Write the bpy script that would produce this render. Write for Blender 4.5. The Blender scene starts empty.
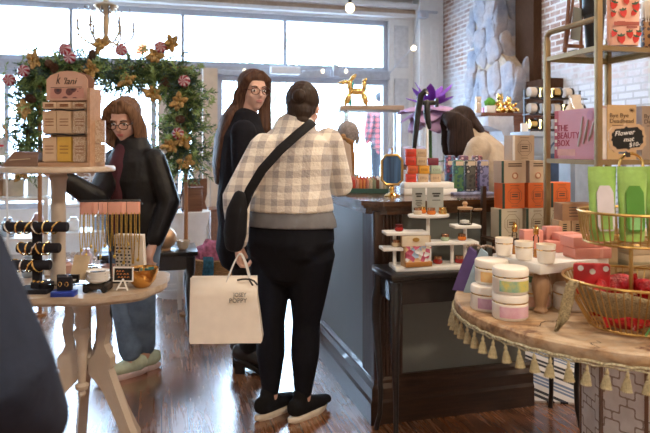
import bpy, bmesh, math, random
from mathutils import Vector, Matrix, Euler, noise
PI=math.pi
D=math.radians
SC=bpy.context.scene
COL=SC.collection
rnd=random.Random(7)
F=612.0; HZ=148.0; CH=1.3
R15=D(15)
U=Vector((-math.sin(R15),math.cos(R15),0)); V=Vector((math.cos(R15),math.sin(R15),0))
def P(px,py,d): return Vector(((px-325)/F*d,d,CH+(HZ-py)/F*d))
def G(px,py,z):
    d=(CH-z)*F/(py-HZ); return Vector(((px-325)/F*d,d,z))
# ---------------------------------------------------------------- materials
def new_mat(name):
    m=bpy.data.materials.new(name); m.use_nodes=True
    nt=m.node_tree; b=nt.nodes['Principled BSDF']; return m,nt,b
def N(nt,t,**k):
    n=nt.nodes.new(t)
    for a,v in k.items():
        if a.startswith('i_'): n.inputs[a[2:].replace('_',' ')].default_value=v
        else: setattr(n,a,v)
    return n
def L(nt,a,b): nt.links.new(a,b)
def rgb(c): return (c[0],c[1],c[2],1)
def coords(nt,scale=(1,1,1),rot=(0,0,0),loc=(0,0,0)):
    tc=N(nt,'ShaderNodeTexCoord'); mp=N(nt,'ShaderNodeMapping')
    mp.inputs['Scale'].default_value=scale; mp.inputs['Rotation'].default_value=rot; mp.inputs['Location'].default_value=loc
    L(nt,tc.outputs['Object'],mp.inputs['Vector']); return mp.outputs['Vector']
def ramp(nt,fac,stops,interp='LINEAR'):
    r=N(nt,'ShaderNodeValToRGB'); r.color_ramp.interpolation=interp
    e=r.color_ramp.elements
    while len(e)<len(stops): e.new(0.5)
    for i,(p,c) in enumerate(stops): e[i].position=p; e[i].color=rgb(c)
    L(nt,fac,r.inputs['Fac']); return r.outputs['Color']
def mix(nt,fac,a,b,mode='MIX'):
    m=N(nt,'ShaderNodeMix',data_type='RGBA',blend_type=mode)
    for s,v in ((0,fac),(6,a),(7,b)):
        if hasattr(v,'is_linked'): L(nt,v,m.inputs[s])
        elif isinstance(v,(int,float)): m.inputs[s].default_value=v
        else: m.inputs[s].default_value=rgb(v)
    return m.outputs[2]
def noise_(nt,vec,scale,detail=3,rough=.5):
    n=N(nt,'ShaderNodeTexNoise'); n.inputs['Scale'].default_value=scale; n.inputs['Detail'].default_value=detail; n.inputs['Roughness'].default_value=rough
    L(nt,vec,n.inputs['Vector']); return n.outputs['Fac']
def math_(nt,op,a,b=None):
    m=N(nt,'ShaderNodeMath',operation=op)
    for i,v in enumerate((a,b)):
        if v is None: continue
        if hasattr(v,'is_linked'): L(nt,v,m.inputs[i])
        else: m.inputs[i].default_value=v
    return m.outputs[0]
def bump(nt,b,h,strength=.3,dist=.01):
    n=N(nt,'ShaderNodeBump'); n.inputs['Strength'].default_value=strength; n.inputs['Distance'].default_value=dist
    L(nt,h,n.inputs['Height']); L(nt,n.outputs['Normal'],b.inputs['Normal'])
MC={}
def mat(name,c,rough=.55,metal=0,var=.12,scale=18,bmp=0,bscale=None,stretch=(1,1,1),emit=0,sheen=0,coat=0,spec=.5):
    if name in MC: return MC[name]
    m,nt,b=new_mat(name); v=coords(nt,stretch)
    nf=noise_(nt,v,scale,4)
    lo=tuple(x*(1-var) for x in c); hi=tuple(min(1,x*(1+var)) for x in c)
    col=ramp(nt,nf,[(.3,lo),(.7,hi)]); L(nt,col,b.inputs['Base Color'])
    b.inputs['Roughness'].default_value=rough; b.inputs['Metallic'].default_value=metal
    b.inputs['Specular IOR Level'].default_value=spec
    if sheen: b.inputs['Sheen Weight'].default_value=sheen
    if coat: b.inputs['Coat Weight'].default_value=coat
    if bmp: bump(nt,b,noise_(nt,v,bscale or scale*3,4),bmp)
    if emit:
        b.inputs['Emission Color'].default_value=rgb(c); b.inputs['Emission Strength'].default_value=emit
    MC[name]=m; return m
def glass(name,c=(1,1,1),gl=.12,rough=.02):
    if name in MC: return MC[name]
    m=bpy.data.materials.new(name); m.use_nodes=True; nt=m.node_tree; nt.nodes.clear()
    t=N(nt,'ShaderNodeBsdfTransparent'); t.inputs[0].default_value=rgb(c)
    g=N(nt,'ShaderNodeBsdfGlossy'); g.inputs['Roughness'].default_value=rough
    lw=N(nt,'ShaderNodeLayerWeight'); lw.inputs['Blend'].default_value=gl
    mx=N(nt,'ShaderNodeMixShader'); o=N(nt,'ShaderNodeOutputMaterial')
    L(nt,lw.outputs['Fresnel'],mx.inputs[0]); L(nt,t.outputs[0],mx.inputs[1]); L(nt,g.outputs[0],mx.inputs[2]); L(nt,mx.outputs[0],o.inputs[0])
    MC[name]=m; return m
def wood(name,a,b_,rough=.45,scale=6,stretch=(1,12,12),bmp=.15,coat=0):
    if name in MC: return MC[name]
    m,nt,b=new_mat(name); v=coords(nt,stretch)
    f=noise_(nt,v,scale,6,.6)
    f2=noise_(nt,coords(nt,(1,1,1)),3,2)
    c=ramp(nt,f,[(.3,a),(.68,b_)]); c=mix(nt,math_(nt,'MULTIPLY',f2,.5),c,tuple(x*.6 for x in a))
    L(nt,c,b.inputs['Base Color']); b.inputs['Roughness'].default_value=rough
    b.inputs['Coat Weight'].default_value=coat
    bump(nt,b,f,bmp); MC[name]=m; return m
# ---------------------------------------------------------------- mesh helpers
def BM(): return bmesh.new()
def bx(bm,c,s,rz=0,bev=0,rot=None):
    g=bmesh.ops.create_cube(bm,size=1); vs=g['verts']
    bmesh.ops.scale(bm,vec=s,verts=vs)
    if bev:
        es=list({e for v in vs for e in v.link_edges})
        r=bmesh.ops.bevel(bm,geom=es,offset=bev,segments=2,affect='EDGES',profile=.5)
        vs=list({v for f in r['faces'] for v in f.verts}|{v for v in vs if v.is_valid})
    M=Matrix.Translation(c)@((rot.to_matrix().to_4x4()) if rot else Matrix.Rotation(rz,4,'Z'))
    bmesh.ops.transform(bm,matrix=M,verts=vs); return vs
def lathe(bm,prof,n=24,c=(0,0,0),M=None,sx=1,sy=1):
    rings=[];c=Vector(c);out=[]
    for r,z in prof:
        if r<1e-5: ring=[bm.verts.new(Vector((0,0,z)))]
        else: ring=[bm.verts.new(Vector((r*sx*math.cos(2*PI*i/n),r*sy*math.sin(2*PI*i/n),z))) for i in range(n)]
        rings.append(ring);out+=ring
    for a,b in zip(rings,rings[1:]):
        for i in range(n):
            j=(i+1)%n
            if len(a)==1 and len(b)==1: continue
            if len(a)==1: f=(a[0],b[j],b[i])
            elif len(b)==1: f=(a[i],a[j],b[0])
            else: f=(a[i],a[j],b[j],b[i])
            try: bm.faces.new(f)
            except ValueError: pass
    for ring,fl in ((rings[0],1),(rings[-1],0)):
        if len(ring)>1:
            bm.faces.new(ring[::-1] if fl else ring)
    X=Matrix.Translation(c)@(M if M else Matrix())
    for v in out: v.co=X@v.co
    return out
def cyl(bm,c,r,h,n=20,M=None,bev=0):
    if bev: pr=[(r-bev,0),(r,bev),(r,h-bev),(r-bev,h)]
    else: pr=[(r,0),(r,h)]
    return lathe(bm,pr,n,c,M)
def loft(bm,pts,rad,side=Vector((1,0,0)),n=14,closed=False,caps=True):
    pts=[Vector(p) for p in pts]; rings=[]; m=len(pts)
    rad=[(r,r) if isinstance(r,(int,float)) else r for r in rad]
    P_=[];R_=[]
    if caps and not closed:
        t0=(pts[0]-pts[1]).normalized(); t1=(pts[-1]-pts[-2]).normalized()
        k0=min(rad[0]); k1=min(rad[-1])
        P_=[pts[0]+t0*k0*.9,pts[0]+t0*k0*.6]+pts+[pts[-1]+t1*k1*.6,pts[-1]+t1*k1*.9]
        R_=[(rad[0][0]*.4,rad[0][1]*.4),(rad[0][0]*.8,rad[0][1]*.8)]+rad+[(rad[-1][0]*.8,rad[-1][1]*.8),(rad[-1][0]*.4,rad[-1][1]*.4)]
    else: P_=pts;R_=rad
    m=len(P_); side=Vector(side)
    for i,(p,r) in enumerate(zip(P_,R_)):
        if closed: t=(P_[(i+1)%m]-P_[i-1])
        else: t=(P_[min(i+1,m-1)]-P_[max(i-1,0)])
        if t.length<1e-9: t=Vector((0,0,1))
        t.normalize()
        s=side-t*side.dot(t)
        if s.length<.05:
            s=Vector((0,1,0))-t*t.y
            if s.length<.05: s=Vector((0,0,1))-t*t.z
        s.normalize(); q=t.cross(s)
        if not closed or True: side=s if i else s
        rings.append([bm.verts.new(p+s*math.cos(2*PI*k/n)*r[0]+q*math.sin(2*PI*k/n)*r[1]) for k in range(n)])
    rng=range(m if closed else m-1)
    for i in rng:
        a=rings[i];b=rings[(i+1)%m]
        for k in range(n):
            j=(k+1)%n; bm.faces.new((a[k],a[j],b[j],b[k]))
    if not closed:
        bm.faces.new(rings[0][::-1]); bm.faces.new(rings[-1])
def tube(bm,pts,r,n=8,closed=False,smooth=0):
    pts=[Vector(p) for p in pts]
    rr=r if isinstance(r,list) else [r]*len(pts)
    for _ in range(smooth):
        q=[];qr=[]
        for i in range(len(pts)-1):
            q+= [pts[i]*.75+pts[i+1]*.25,pts[i]*.25+pts[i+1]*.75]; qr+=[rr[i]*.75+rr[i+1]*.25,rr[i]*.25+rr[i+1]*.75]
        pts=[pts[0]]+q+[pts[-1]];rr=[rr[0]]+qr+[rr[-1]]
    loft(bm,pts,rr,n=n,closed=closed,caps=False)
def ell(bm,c,r,n=16,M=None):
    pr=[(0,-1)]+[(math.sin(PI*i/10),-math.cos(PI*i/10)) for i in range(1,10)]+[(0,1)]
    if isinstance(r,(int,float)): r=(r,r,r)
    S=Matrix.Diagonal((r[0],r[1],r[2],1)); 
    return lathe(bm,pr,n,c,(M@S) if M else S)
def prism(bm,pts,h,M=None,n0=0):
    """2D outline (x,z) extruded along y by h (centred)"""
    M=M or Matrix()
    a=[bm.verts.new(M@Vector((x,-h/2,z))) for x,z in pts]; b=[bm.verts.new(M@Vector((x,h/2,z))) for x,z in pts]
    bm.faces.new(a);bm.faces.new(b[::-1])
    for i in range(len(pts)):
        j=(i+1)%len(pts); bm.faces.new((a[j],a[i],b[i],b[j]))
def slab(bm,pts,z0,z1):
    a=[bm.verts.new((x,y,z0)) for x,y in pts]; b=[bm.verts.new((x,y,z1)) for x,y in pts]
    bm.faces.new(a[::-1]);bm.faces.new(b)
    for i in range(len(pts)):
        j=(i+1)%len(pts); bm.faces.new((a[i],a[j],b[j],b[i]))
def arcpts(r,n=24,a0=0,a1=2*PI,c=(0,0,0),plane='xy',ry=None,end=False):
    o=[];ry=ry or r
    for i in range(n+(1 if end else 0)):
        a=a0+(a1-a0)*i/n; x=r*math.cos(a);y=ry*math.sin(a)
        o.append(Vector(c)+(Vector((x,y,0)) if plane=='xy' else Vector((x,0,y))))
    return o
def obj(name,bm,m,parent=None,loc=(0,0,0),rot=(0,0,0),smooth=True,ang=40):
    bmesh.ops.recalc_face_normals(bm,faces=bm.faces[:])
    for f in bm.faces: f.smooth=smooth
    if smooth:
        for e in bm.edges:
            if len(e.link_faces)==2 and e.calc_face_angle(0)>D(ang): e.smooth=False
    me=bpy.data.meshes.new(name); bm.to_mesh(me); bm.free()
    o=bpy.data.objects.new(name,me); COL.objects.link(o)
    o.location=loc;o.rotation_euler=rot
    if m: me.materials.append(m)
    if parent: o.parent=parent
    return o
def tag(o,label=None,cat=None,group=None,kind=None):
    if label:o['label']=label
    if cat:o['category']=cat
    if group:o['group']=group
    if kind:o['kind']=kind
    return o
def thing(name,label,cat,loc=(0,0,0),rz=0,group=None):
    o=bpy.data.objects.new(name,None); COL.objects.link(o); o.empty_display_size=.1
    o.location=loc;o.rotation_euler=(0,0,rz); return tag(o,label,cat,group)
def struct(name,bm,m,parent=None,loc=(0,0,0),rot=(0,0,0)):
    o=obj(name,bm,m,parent,loc,rot,smooth=False)
    if not parent:o['kind']='structure'
    return o
def dup(root,loc,rz=None,label=None,group=None):
    r=root.copy();COL.objects.link(r);r.location=loc
    if rz is not None:r.rotation_euler=(0,0,rz)
    if label:r['label']=label
    if group:r['group']=group
    for ch in list(root.children):
        c=ch.copy();COL.objects.link(c);c.parent=r
        for g in list(ch.children):
            d=g.copy();COL.objects.link(d);d.parent=c
    return r
def text(s,size,m,parent,loc,rot=(PI/2,0,0),name='lettering',ext=.0006,sx=1,align='CENTER',shear=0):
    cu=bpy.data.curves.new('t','FONT');cu.body=s;cu.size=size;cu.extrude=ext;cu.align_x=align;cu.align_y='CENTER';cu.resolution_u=2;cu.shear=shear
    t=bpy.data.objects.new('t',cu);COL.objects.link(t)
    dg=bpy.context.evaluated_depsgraph_get(); me=bpy.data.meshes.new_from_object(t.evaluated_get(dg))
    bpy.data.objects.remove(t);bpy.data.curves.remove(cu)
    for v in me.vertices:v.co.x*=sx
    me.materials.clear();me.materials.append(m)
    o=bpy.data.objects.new(name,me);COL.objects.link(o);o.location=loc;o.rotation_euler=rot;o.parent=parent;return o
def remesh(name,bm,vox,m,parent=None,sm=3,loc=(0,0,0),rot=(0,0,0)):
    bmesh.ops.recalc_face_normals(bm,faces=bm.faces[:])
    me=bpy.data.meshes.new(name);bm.to_mesh(me);bm.free()
    o=bpy.data.objects.new(name,me);COL.objects.link(o)
    r=o.modifiers.new('r','REMESH');r.mode='VOXEL';r.voxel_size=vox
    s=o.modifiers.new('s','SMOOTH');s.iterations=sm;s.factor=.5
    dg=bpy.context.evaluated_depsgraph_get();dg.update()
    m2=bpy.data.meshes.new_from_object(o.evaluated_get(dg)); m2.name=name
    o.modifiers.clear();o.data=m2
    for p in m2.polygons:p.use_smooth=True
    m2.materials.clear();m2.materials.append(m)
    o.location=loc;o.rotation_euler=rot
    if parent:o.parent=parent
    return o
RM=(0,0,R15)
# ---------------------------------------------------------------- common materials
white=mat('white_paint',(.80,.79,.77),.45,var=.04)
warmwhite=mat('cream_ceramic',(.82,.76,.68),.3,var=.05,coat=.3)
gold=mat('brushed_gold',(.50,.32,.11),.32,1,var=.12)
goldp=mat('polished_gold',(.85,.58,.2),.14,1,var=.05)
black=mat('black_satin',(.012,.012,.014),.35,var=.3)
blackw=mat('black_painted_wood',(.010,.010,.012),.3,var=.4,coat=.3)
darkw=wood('dark_walnut',(.022,.010,.006),(.07,.031,.015),.35,coat=.3)
darkwz=wood('dark_walnut_upright',(.02,.009,.006),(.065,.028,.014),.38,stretch=(12,12,1))
kraft=mat('kraft_card',(.50,.33,.19),.8,var=.06)
clear=glass('clear_glass')
skin=mat('skin',(.60,.34,.25),.5,var=.05)
skin2=mat('skin_fair',(.68,.42,.33),.5,var=.05)
ink=mat('black_ink',(.02,.018,.018),.6)
whiteink=mat('white_ink',(.85,.83,.8),.6)
# ---------------------------------------------------------------- structure (room frame v,u,z)
V_R=3.89;V_L=-3.7;U_W=8.2;U_B=-2.6;ZC=3.6
def floor_mat():
    m,nt,b=new_mat('old_floorboards')
    v=coords(nt); sx=N(nt,'ShaderNodeSeparateXYZ');L(nt,v,sx.inputs[0])
    w=.125
    xs=math_(nt,'DIVIDE',sx.outputs['X'],w); idx=math_(nt,'FLOOR',xs); fr=math_(nt,'FRACT',xs)
    wn=N(nt,'ShaderNodeTexWhiteNoise',noise_dimensions='1D');L(nt,idx,wn.inputs['W'])
    ys=math_(nt,'ADD',math_(nt,'DIVIDE',sx.outputs['Y'],2.6),math_(nt,'MULTIPLY',wn.outputs['Value'],7.3)); iy=math_(nt,'FLOOR',ys); fy=math_(nt,'FRACT',ys)
    wn2=N(nt,'ShaderNodeTexWhiteNoise',noise_dimensions='2D')
    cb=N(nt,'ShaderNodeCombineXYZ');L(nt,idx,cb.inputs[0]);L(nt,iy,cb.inputs[1]);L(nt,cb.outputs[0],wn2.inputs['Vector'])
    gr=noise_(nt,coords(nt,(26,1.6,1)),1.6,6,.62)
    big=noise_(nt,v,1.6,4,.6)
    c=ramp(nt,gr,[(.28,(.10,.036,.014)),(.52,(.235,.088,.034)),(.75,(.36,.155,.065))])
    c=mix(nt,wn2.outputs['Value'],c,mix(nt,.55,c,(.12,.045,.02)))
    wear=ramp(nt,big,[(.42,(0,0,0)),(.7,(1,1,1))]); c=mix(nt,math_(nt,'MULTIPLY',wear,.35),c,(.42,.24,.13))
    gap=math_(nt,'LESS_THAN',fr,.045); gap2=math_(nt,'LESS_THAN',fy,.003); g=math_(nt,'MAXIMUM',gap,gap2)
    c=mix(nt,g,c,(.008,.004,.003)); L(nt,c,b.inputs['Base Color'])
    rr=math_(nt,'ADD',math_(nt,'MULTIPLY',gr,.22),math_(nt,'MULTIPLY',big,.18)); L(nt,math_(nt,'ADD',rr,.06),b.inputs['Roughness'])
    b.inputs['Coat Weight'].default_value=1.0;b.inputs['Coat IOR'].default_value=1.65;b.inputs['Coat Roughness'].default_value=.2
    h=math_(nt,'SUBTRACT',math_(nt,'MULTIPLY',gr,.25),g); bump(nt,b,h,.14,.004)
    return m
bm=BM();bx(bm,((V_R+V_L)/2,(U_W+U_B)/2,-.05),(V_R-V_L+.4,U_W-U_B+.4,.1));struct('floor',bm,floor_mat(),rot=RM)
bm=BM();bx(bm,((V_R+V_L)/2,(U_W+U_B)/2,ZC+.05),(V_R-V_L+.4,U_W-U_B+.4,.1));struct('ceiling',bm,mat('ceiling_plaster',(.75,.71,.66),.9,var=.03),rot=RM)
plaster=mat('warm_plaster',(.72,.68,.62),.9,var=.04,scale=4)
bm=BM();bx(bm,(V_L-.1,(U_W+U_B)/2,ZC/2),(.2,U_W-U_B+.2,ZC));struct('wall_left',bm,plaster,rot=RM)
bm=BM();bx(bm,((V_R+V_L)/2,U_B-.1,ZC/2),(V_R-V_L+.2,.2,ZC));struct('wall_rear',bm,plaster,rot=RM)
def brick_mat():
    m,nt,b=new_mat('whitewash_glare_brick')
    tc=N(nt,'ShaderNodeTexCoord');s=N(nt,'ShaderNodeSeparateXYZ');L(nt,tc.outputs['Object'],s.inputs[0])
    cb=N(nt,'ShaderNodeCombineXYZ');L(nt,s.outputs['Y'],cb.inputs[0]);L(nt,s.outputs['Z'],cb.inputs[1])
    br=N(nt,'ShaderNodeTexBrick');L(nt,cb.outputs[0],br.inputs['Vector'])
    for k,x in (('Scale',1),('Mortar Size',.0105),('Brick Width',.178),('Row Height',.0615),('Mortar Smooth',.2),('Bias',0)): br.inputs[k].default_value=x
    br.inputs['Color1'].default_value=(.30,.125,.07,1);br.inputs['Color2'].default_value=(.50,.30,.22,1);br.inputs['Mortar'].default_value=(.80,.76,.72,1)
    nb=noise_(nt,tc.outputs['Object'],3.2,5,.65); wv=ramp(nt,nb,[(.38,(0,0,0)),(.58,(1,1,1))])  # pale noise patches, like the pale mortar, paint glare into the brick
    yy=N(nt,'ShaderNodeMapRange');yy.inputs['From Min'].default_value=1.6;yy.inputs['From Max'].default_value=2.5;L(nt,s.outputs['Z'],yy.inputs['Value'])
    low=math_(nt,'SUBTRACT',1.0,yy.outputs[0])
    wash=math_(nt,'MINIMUM',math_(nt,'ADD',math_(nt,'MULTIPLY',wv,.5),math_(nt,'MULTIPLY',low,.8)),.92)  # low part is bluish white paint, the patches are painted glare
    c=mix(nt,wash,br.outputs['Color'],(.70,.73,.79)); c=mix(nt,math_(nt,'MULTIPLY',math_(nt,'MULTIPLY',br.outputs['Fac'],.6),low),c,(.30,.28,.28))
    L(nt,c,b.inputs['Base Color']);b.inputs['Roughness'].default_value=.8
    h=math_(nt,'SUBTRACT',math_(nt,'MULTIPLY',noise_(nt,tc.outputs['Object'],30,4),.4),br.outputs['Fac']); bump(nt,b,h,.6,.012)
    return m
bm=BM();bx(bm,(V_R+.1,(U_W+U_B)/2,ZC/2),(.2,U_W-U_B+.2,ZC));struct('wall_right',bm,brick_mat(),rot=RM)
# window wall -------------------------------------------------
def WV(px):
    k=(px-325)/F;c,s=math.cos(R15),math.sin(R15);d=U_W/(c-k*s);return d*(k*c+s),d
def WZ(px,py): return CH+(HZ-py)/F*WV(px)[1]
greyp=mat('grey_window_paint',(.46,.49,.56),.5,var=.05);whitep=mat('white_trim_paint',(.76,.75,.74),.5,var=.04)
beigep=mat('beige_door_paint',(.62,.53,.44),.5,var=.05)
ztop=3.12; zbar=2.38; zsill=.55; vpier=WV(389)[0]
bm=BM()
bx(bm,((V_L+V_R)/2,U_W+.1,(ztop+ZC)/2),(V_R-V_L,.2,ZC-ztop))
bx(bm,((V_L+V_R)/2,U_W+.02,3.18),(V_R-V_L,.26,.05));bx(bm,((V_L+V_R)/2,U_W-.04,3.3),(V_R-V_L,.3,.06))
dl,dr=WV(158)[0],WV(216)[0]
bx(bm,((V_L+dl)/2,U_W+.1,zsill/2),(dl-V_L,.2,zsill));bx(bm,((dr+vpier)/2,U_W+.1,zsill/2),(vpier-dr,.2,zsill))
bx(bm,((vpier+V_R)/2,U_W+.1,ztop/2),(V_R-vpier,.2,ztop))
struct('wall_back',bm,whitep,rot=RM)
bm=BM();bx(bm,((V_L+V_R)/2,U_W-.02,3.24),(V_R-V_L,.14,.055));struct('trim_1',bm,mat('tan_cornice_wood',(.48,.36,.26),.5),rot=RM)
bm=BM();bx(bm,((V_L+V_R)/2,U_W-.06,ZC-.08),(V_R-V_L,.3,.16),bev=.02);struct('trim_2',bm,whitep,rot=RM)
vc0,vc1=WV(413)[0],WV(436)[0]
bm=BM();bx(bm,((vc0+vc1)/2,U_W-.12,ZC/2),(vc1-vc0,.24,ZC));
for k in (.2,.5,.8): bx(bm,(vc0+(vc1-vc0)*k,U_W-.245,ZC/2-.2),(.03,.02,ZC-.8))
struct('trim_3',bm,whitep,rot=RM)
bm=BM();bx(bm,((vpier+vc0)/2,U_W-.01,1.72),(vc0-vpier-.16,.03,1.15));bx(bm,((vpier+vc0)/2,U_W-.01,2.75),(vc0-vpier-.16,.03,.6));struct('trim_4',bm,mat('pale_grey_panel',(.6,.6,.62),.5),rot=RM)
pane=glass('window_pane',(1,1,1),.06)
def window(i,v0,v1,z0,z1,muls=()):
    o=bpy.data.objects.new('window_%d'%i,None);COL.objects.link(o);o.rotation_euler=RM;o['kind']='structure'
    b=BM();w=.07
    bx(b,((v0+v1)/2,U_W+.1,z1-w/2),(v1-v0,.1,w));bx(b,((v0+v1)/2,U_W+.1,z0+w/2),(v1-v0,.1,w))
    for v in (v0+w/2,v1-w/2): bx(b,(v,U_W+.1,(z0+z1)/2),(w,.1,z1-z0))
    for v in muls: bx(b,(v,U_W+.1,(z0+z1)/2),(.045,.08,z1-z0))
    obj('window_frame',b,greyp,o,smooth=False)
    b=BM();bx(b,((v0+v1)/2,U_W+.12,(z0+z1)/2),(v1-v0-.1,.006,z1-z0-.1));obj('pane',b,pane,o,smooth=False)
window(1,V_L,vpier,zbar,ztop,[WV(p)[0] for p in (70,183,286)])
bm=BM();bx(bm,((V_L+vpier)/2,U_W+.06,zbar-.055),(vpier-V_L,.2,.11));struct('trim_5',bm,mat('grey_transom_bar',(.42,.43,.47),.5),rot=RM)
window(2,V_L,dl-.02,zsill,zbar-.11,[WV(5)[0],WV(72)[0]])
window(3,dr+.02,vpier,zsill,zbar-.11,[])
o=bpy.data.objects.new('door_1',None);COL.objects.link(o);o.rotation_euler=RM;o['kind']='structure'
b=BM();zt=zbar-.11
for v in (dl+.07,dr-.09): bx(b,(v,U_W+.08,zt/2),(.14 if v<(dl+dr)/2 else .18,.16,zt))
bx(b,((dl+dr)/2,U_W+.08,zt-.05),(dr-dl,.16,.1))
obj('door_frame',b,beigep,o,smooth=False)
b=BM();a0,a1=dl+.14,dr-.18
bx(b,((a0+a1)/2,U_W+.1,.35),(a1-a0,.05,.7));bx(b,((a0+a1)/2,U_W+.1,1.95),(a1-a0,.05,.22));bx(b,(a0+.06,U_W+.1,1.1),(.12,.05,2.2));bx(b,(a1-.06,U_W+.1,1.1),(.12,.05,2.2))
obj('door_leaf',b,beigep,o,smooth=False)
b=BM();bx(b,((a0+a1)/2,U_W+.1,1.25),(a1-a0-.2,.008,1.3));obj('pane',b,pane,o,smooth=False)
b=BM();cyl(b,(a1-.06,U_W+.06,1.0),.02,.12);obj('door_handle',b,gold,o)
bm=BM();bx(bm,(V_R-.015,(U_W+U_B)/2,.09),(.03,U_W-U_B,.18));struct('baseboard_right',bm,darkw,rot=RM)
# dark timber strip on brick wall right of chimney
bm=BM();bx(bm,(V_R-.05,5.83,2.75),(.10,.34,1.68));bx(bm,(V_R-.08,5.50,1.45),(.16,.40,1.1));struct('trim_6',bm,mat('rough_dark_timber',(.07,.035,.02),.9,var=.3,stretch=(12,12,1),spec=.1),rot=RM)
# outside -----------------------------------------------------
bm=BM();bx(bm,(0,U_W+16,-.25),(70,31.4,.3));struct('ground_outside',bm,mat('pale_pavement',(.55,.55,.55),.9),rot=RM)
# ---------------------------------------------------------------- people
X_=Vector((1,0,0))
def hand(bm,w,dr,nrm,thumb,curl=.35,s=1.0):
    """w wrist, dr finger direction, nrm palm normal (direction palm faces), thumb side vector"""
    dr=Vector(dr).normalized(); nrm=Vector(nrm); nrm=(nrm-dr*nrm.dot(dr)).normalized(); th=Vector(thumb);th=(th-dr*th.dot(dr)-nrm*th.dot(nrm)).normalized()
    w=Vector(w)
    loft(bm,[w-dr*.03,w,w+dr*.04*s,w+dr*.085*s],[(.026*s,.02*s),(.027*s,.018*s),(.038*s,.017*s),(.038*s,.013*s)],side=th)
    for i,(o,l) in enumerate(((.030,.074),(.010,.082),(-.010,.077),(-.029,.060))):
        p=w+dr*.08*s+th*o*s; pts=[p-dr*.015];a=curl*.5;q=p
        for k in range(3):
            seg=l*s*(.42,.32,.26)[k]; d=dr*math.cos(a)+nrm*math.sin(a); pts.append(q); q=q+d*seg; a+=curl*(1.0,1.1,.8)[k]
        pts.append(q); loft(bm,pts,[.0095*s,.0095*s,.009*s,.0085*s,.007*s],n=8)
    p=w+dr*.02*s+th*.022*s; d=(dr*.6+th*.75+nrm*.25).normalized(); d2=(dr*.9+th*.35+nrm*.35).normalized()
    loft(bm,[p,p+d*.035*s,p+d*.035*s+d2*.03*s,p+d*.035*s+d2*.055*s],[.013*s,.012*s,.0105*s,.008*s],n=8)
def head_bm(bm,H):
    def e(c,r): ell(bm,(0,0,0),(1,1,1),M=H@Matrix.Translation(c)@Matrix.Diagonal((*r,1)))
    e((0,-.012,.035),(.073,.092,.086)); e((0,.028,-.03),(.058,.066,.072)); e((0,.058,-.082),(.026,.024,.022)); e((0,.02,-.06),(.05,.055,.05))
    e((0,.045,.04),(.055,.036,.046))
    for s in(-1,1):
        e((s*.036,.062,-.022),(.022,.02,.02)); e((s*.074,-.008,-.005),(.009,.017,.030)); e((s*.03,.078,.03),(.022,.012,.009))
    loft(bm,[H@Vector(p) for p in((0,.084,.022),(0,.094,.0),(0,.108,-.022),(0,.094,-.032))],[.008,.009,.013,.009],n=8)
    e((0,.084,-.052),(.024,.011,.010))
def face_parts(root,H,tone,glasses=None,brow=(.08,.04,.025),lip=(.5,.16,.14)):
    wm=mat('eye_white',(.8,.78,.76),.2);im=mat('brown_iris',(.05,.025,.015),.2)
    for s in(-1,1):
        b=BM();ell(b,(0,0,0),(1,1,1),M=H@Matrix.Translation((s*.031,.078,.006))@Matrix.Diagonal((.0145,.0105,.0075,1)),n=12);e=obj('eye',b,wm,root)
        b=BM();ell(b,(0,0,0),(1,1,1),M=H@Matrix.Translation((s*.031,.0855,.0055))@Matrix.Diagonal((.0062,.0045,.0062,1)),n=10);obj('iris',b,im,e)
        b=BM();tube(b,[H@Vector(p) for p in((s*.015,.092,.026),(s*.03,.093,.031),(s*.048,.083,.027))],.0036,6);obj('eyebrow',b,mat('eyebrow_hair',brow,.8),root)
    b=BM();ell(b,(0,0,0),(1,1,1),M=H@Matrix.Translation((0,.092,-.0495))@Matrix.Diagonal((.021,.006,.0045,1)));ell(b,(0,0,0),(1,1,1),M=H@Matrix.Translation((0,.092,-.057))@Matrix.Diagonal((.018,.0065,.0048,1)))
    obj('lips',b,mat('lips_%.2f'%lip[0],lip,.4),root)
    if glasses:
        b=BM()
        for s in(-1,1):
            c=H@Vector((s*.034,.108,.004)); pts=[H@Vector((s*.034+.027*math.cos(a)*(1 if abs(math.cos(a))<.7 else .98),.108,.003+.019*math.sin(a))) for a in [2*PI*i/20 for i in range(20)]]
            tube(b,pts,.0022,6,closed=True)
            tube(b,[H@Vector((s*.06,.106,.008)),H@Vector((s*.075,.07,.010)),H@Vector((s*.079,-.01,.006))],.002,6)
        tube(b,[H@Vector((-.009,.109,.008)),H@Vector((0,.111,.011)),H@Vector((.009,.109,.008))],.002,6)
        g=obj('glasses',b,glasses,root)
def hairmat(name,a,b_):
    if name in MC:return MC[name]
    m,nt,b=new_mat(name);f=noise_(nt,coords(nt,(70,70,3)),1.5,4,.6);L(nt,ramp(nt,f,[(.3,a),(.7,b_)]),b.inputs['Base Color']);b.inputs['Roughness'].default_value=.6;b.inputs['Specular IOR Level'].default_value=.25
    bump(nt,b,f,.6,.004);MC[name]=m;return m
def W2L(root,p):
    return Matrix.Rotation(-root.rotation_euler.z,4,'Z')@(Vector(p)-root.location)
def torso_rings(J,g=0,lo='pelvis',w=1.0):
    """elliptical rings pelvis->neck. J has pelvis, waist, chest, shoulder heights as centre points with radii"""
    return [(p,(a+g,b+g)) for p,a,b in J]
def limb(bm,pts,rad,g=0,n=12):
    P3=[];R3=[]
    for i in range(len(pts)-1):
        a,b=Vector(pts[i]),Vector(pts[i+1])
        for k in range(4):
            t=k/4;P3.append(a.lerp(b,t));R3.append(rad[i]*(1-t)+rad[i+1]*t+g)
    P3.append(Vector(pts[-1]));R3.append(rad[-1]+g)
    loft(bm,P3,R3,n=n)
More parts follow.
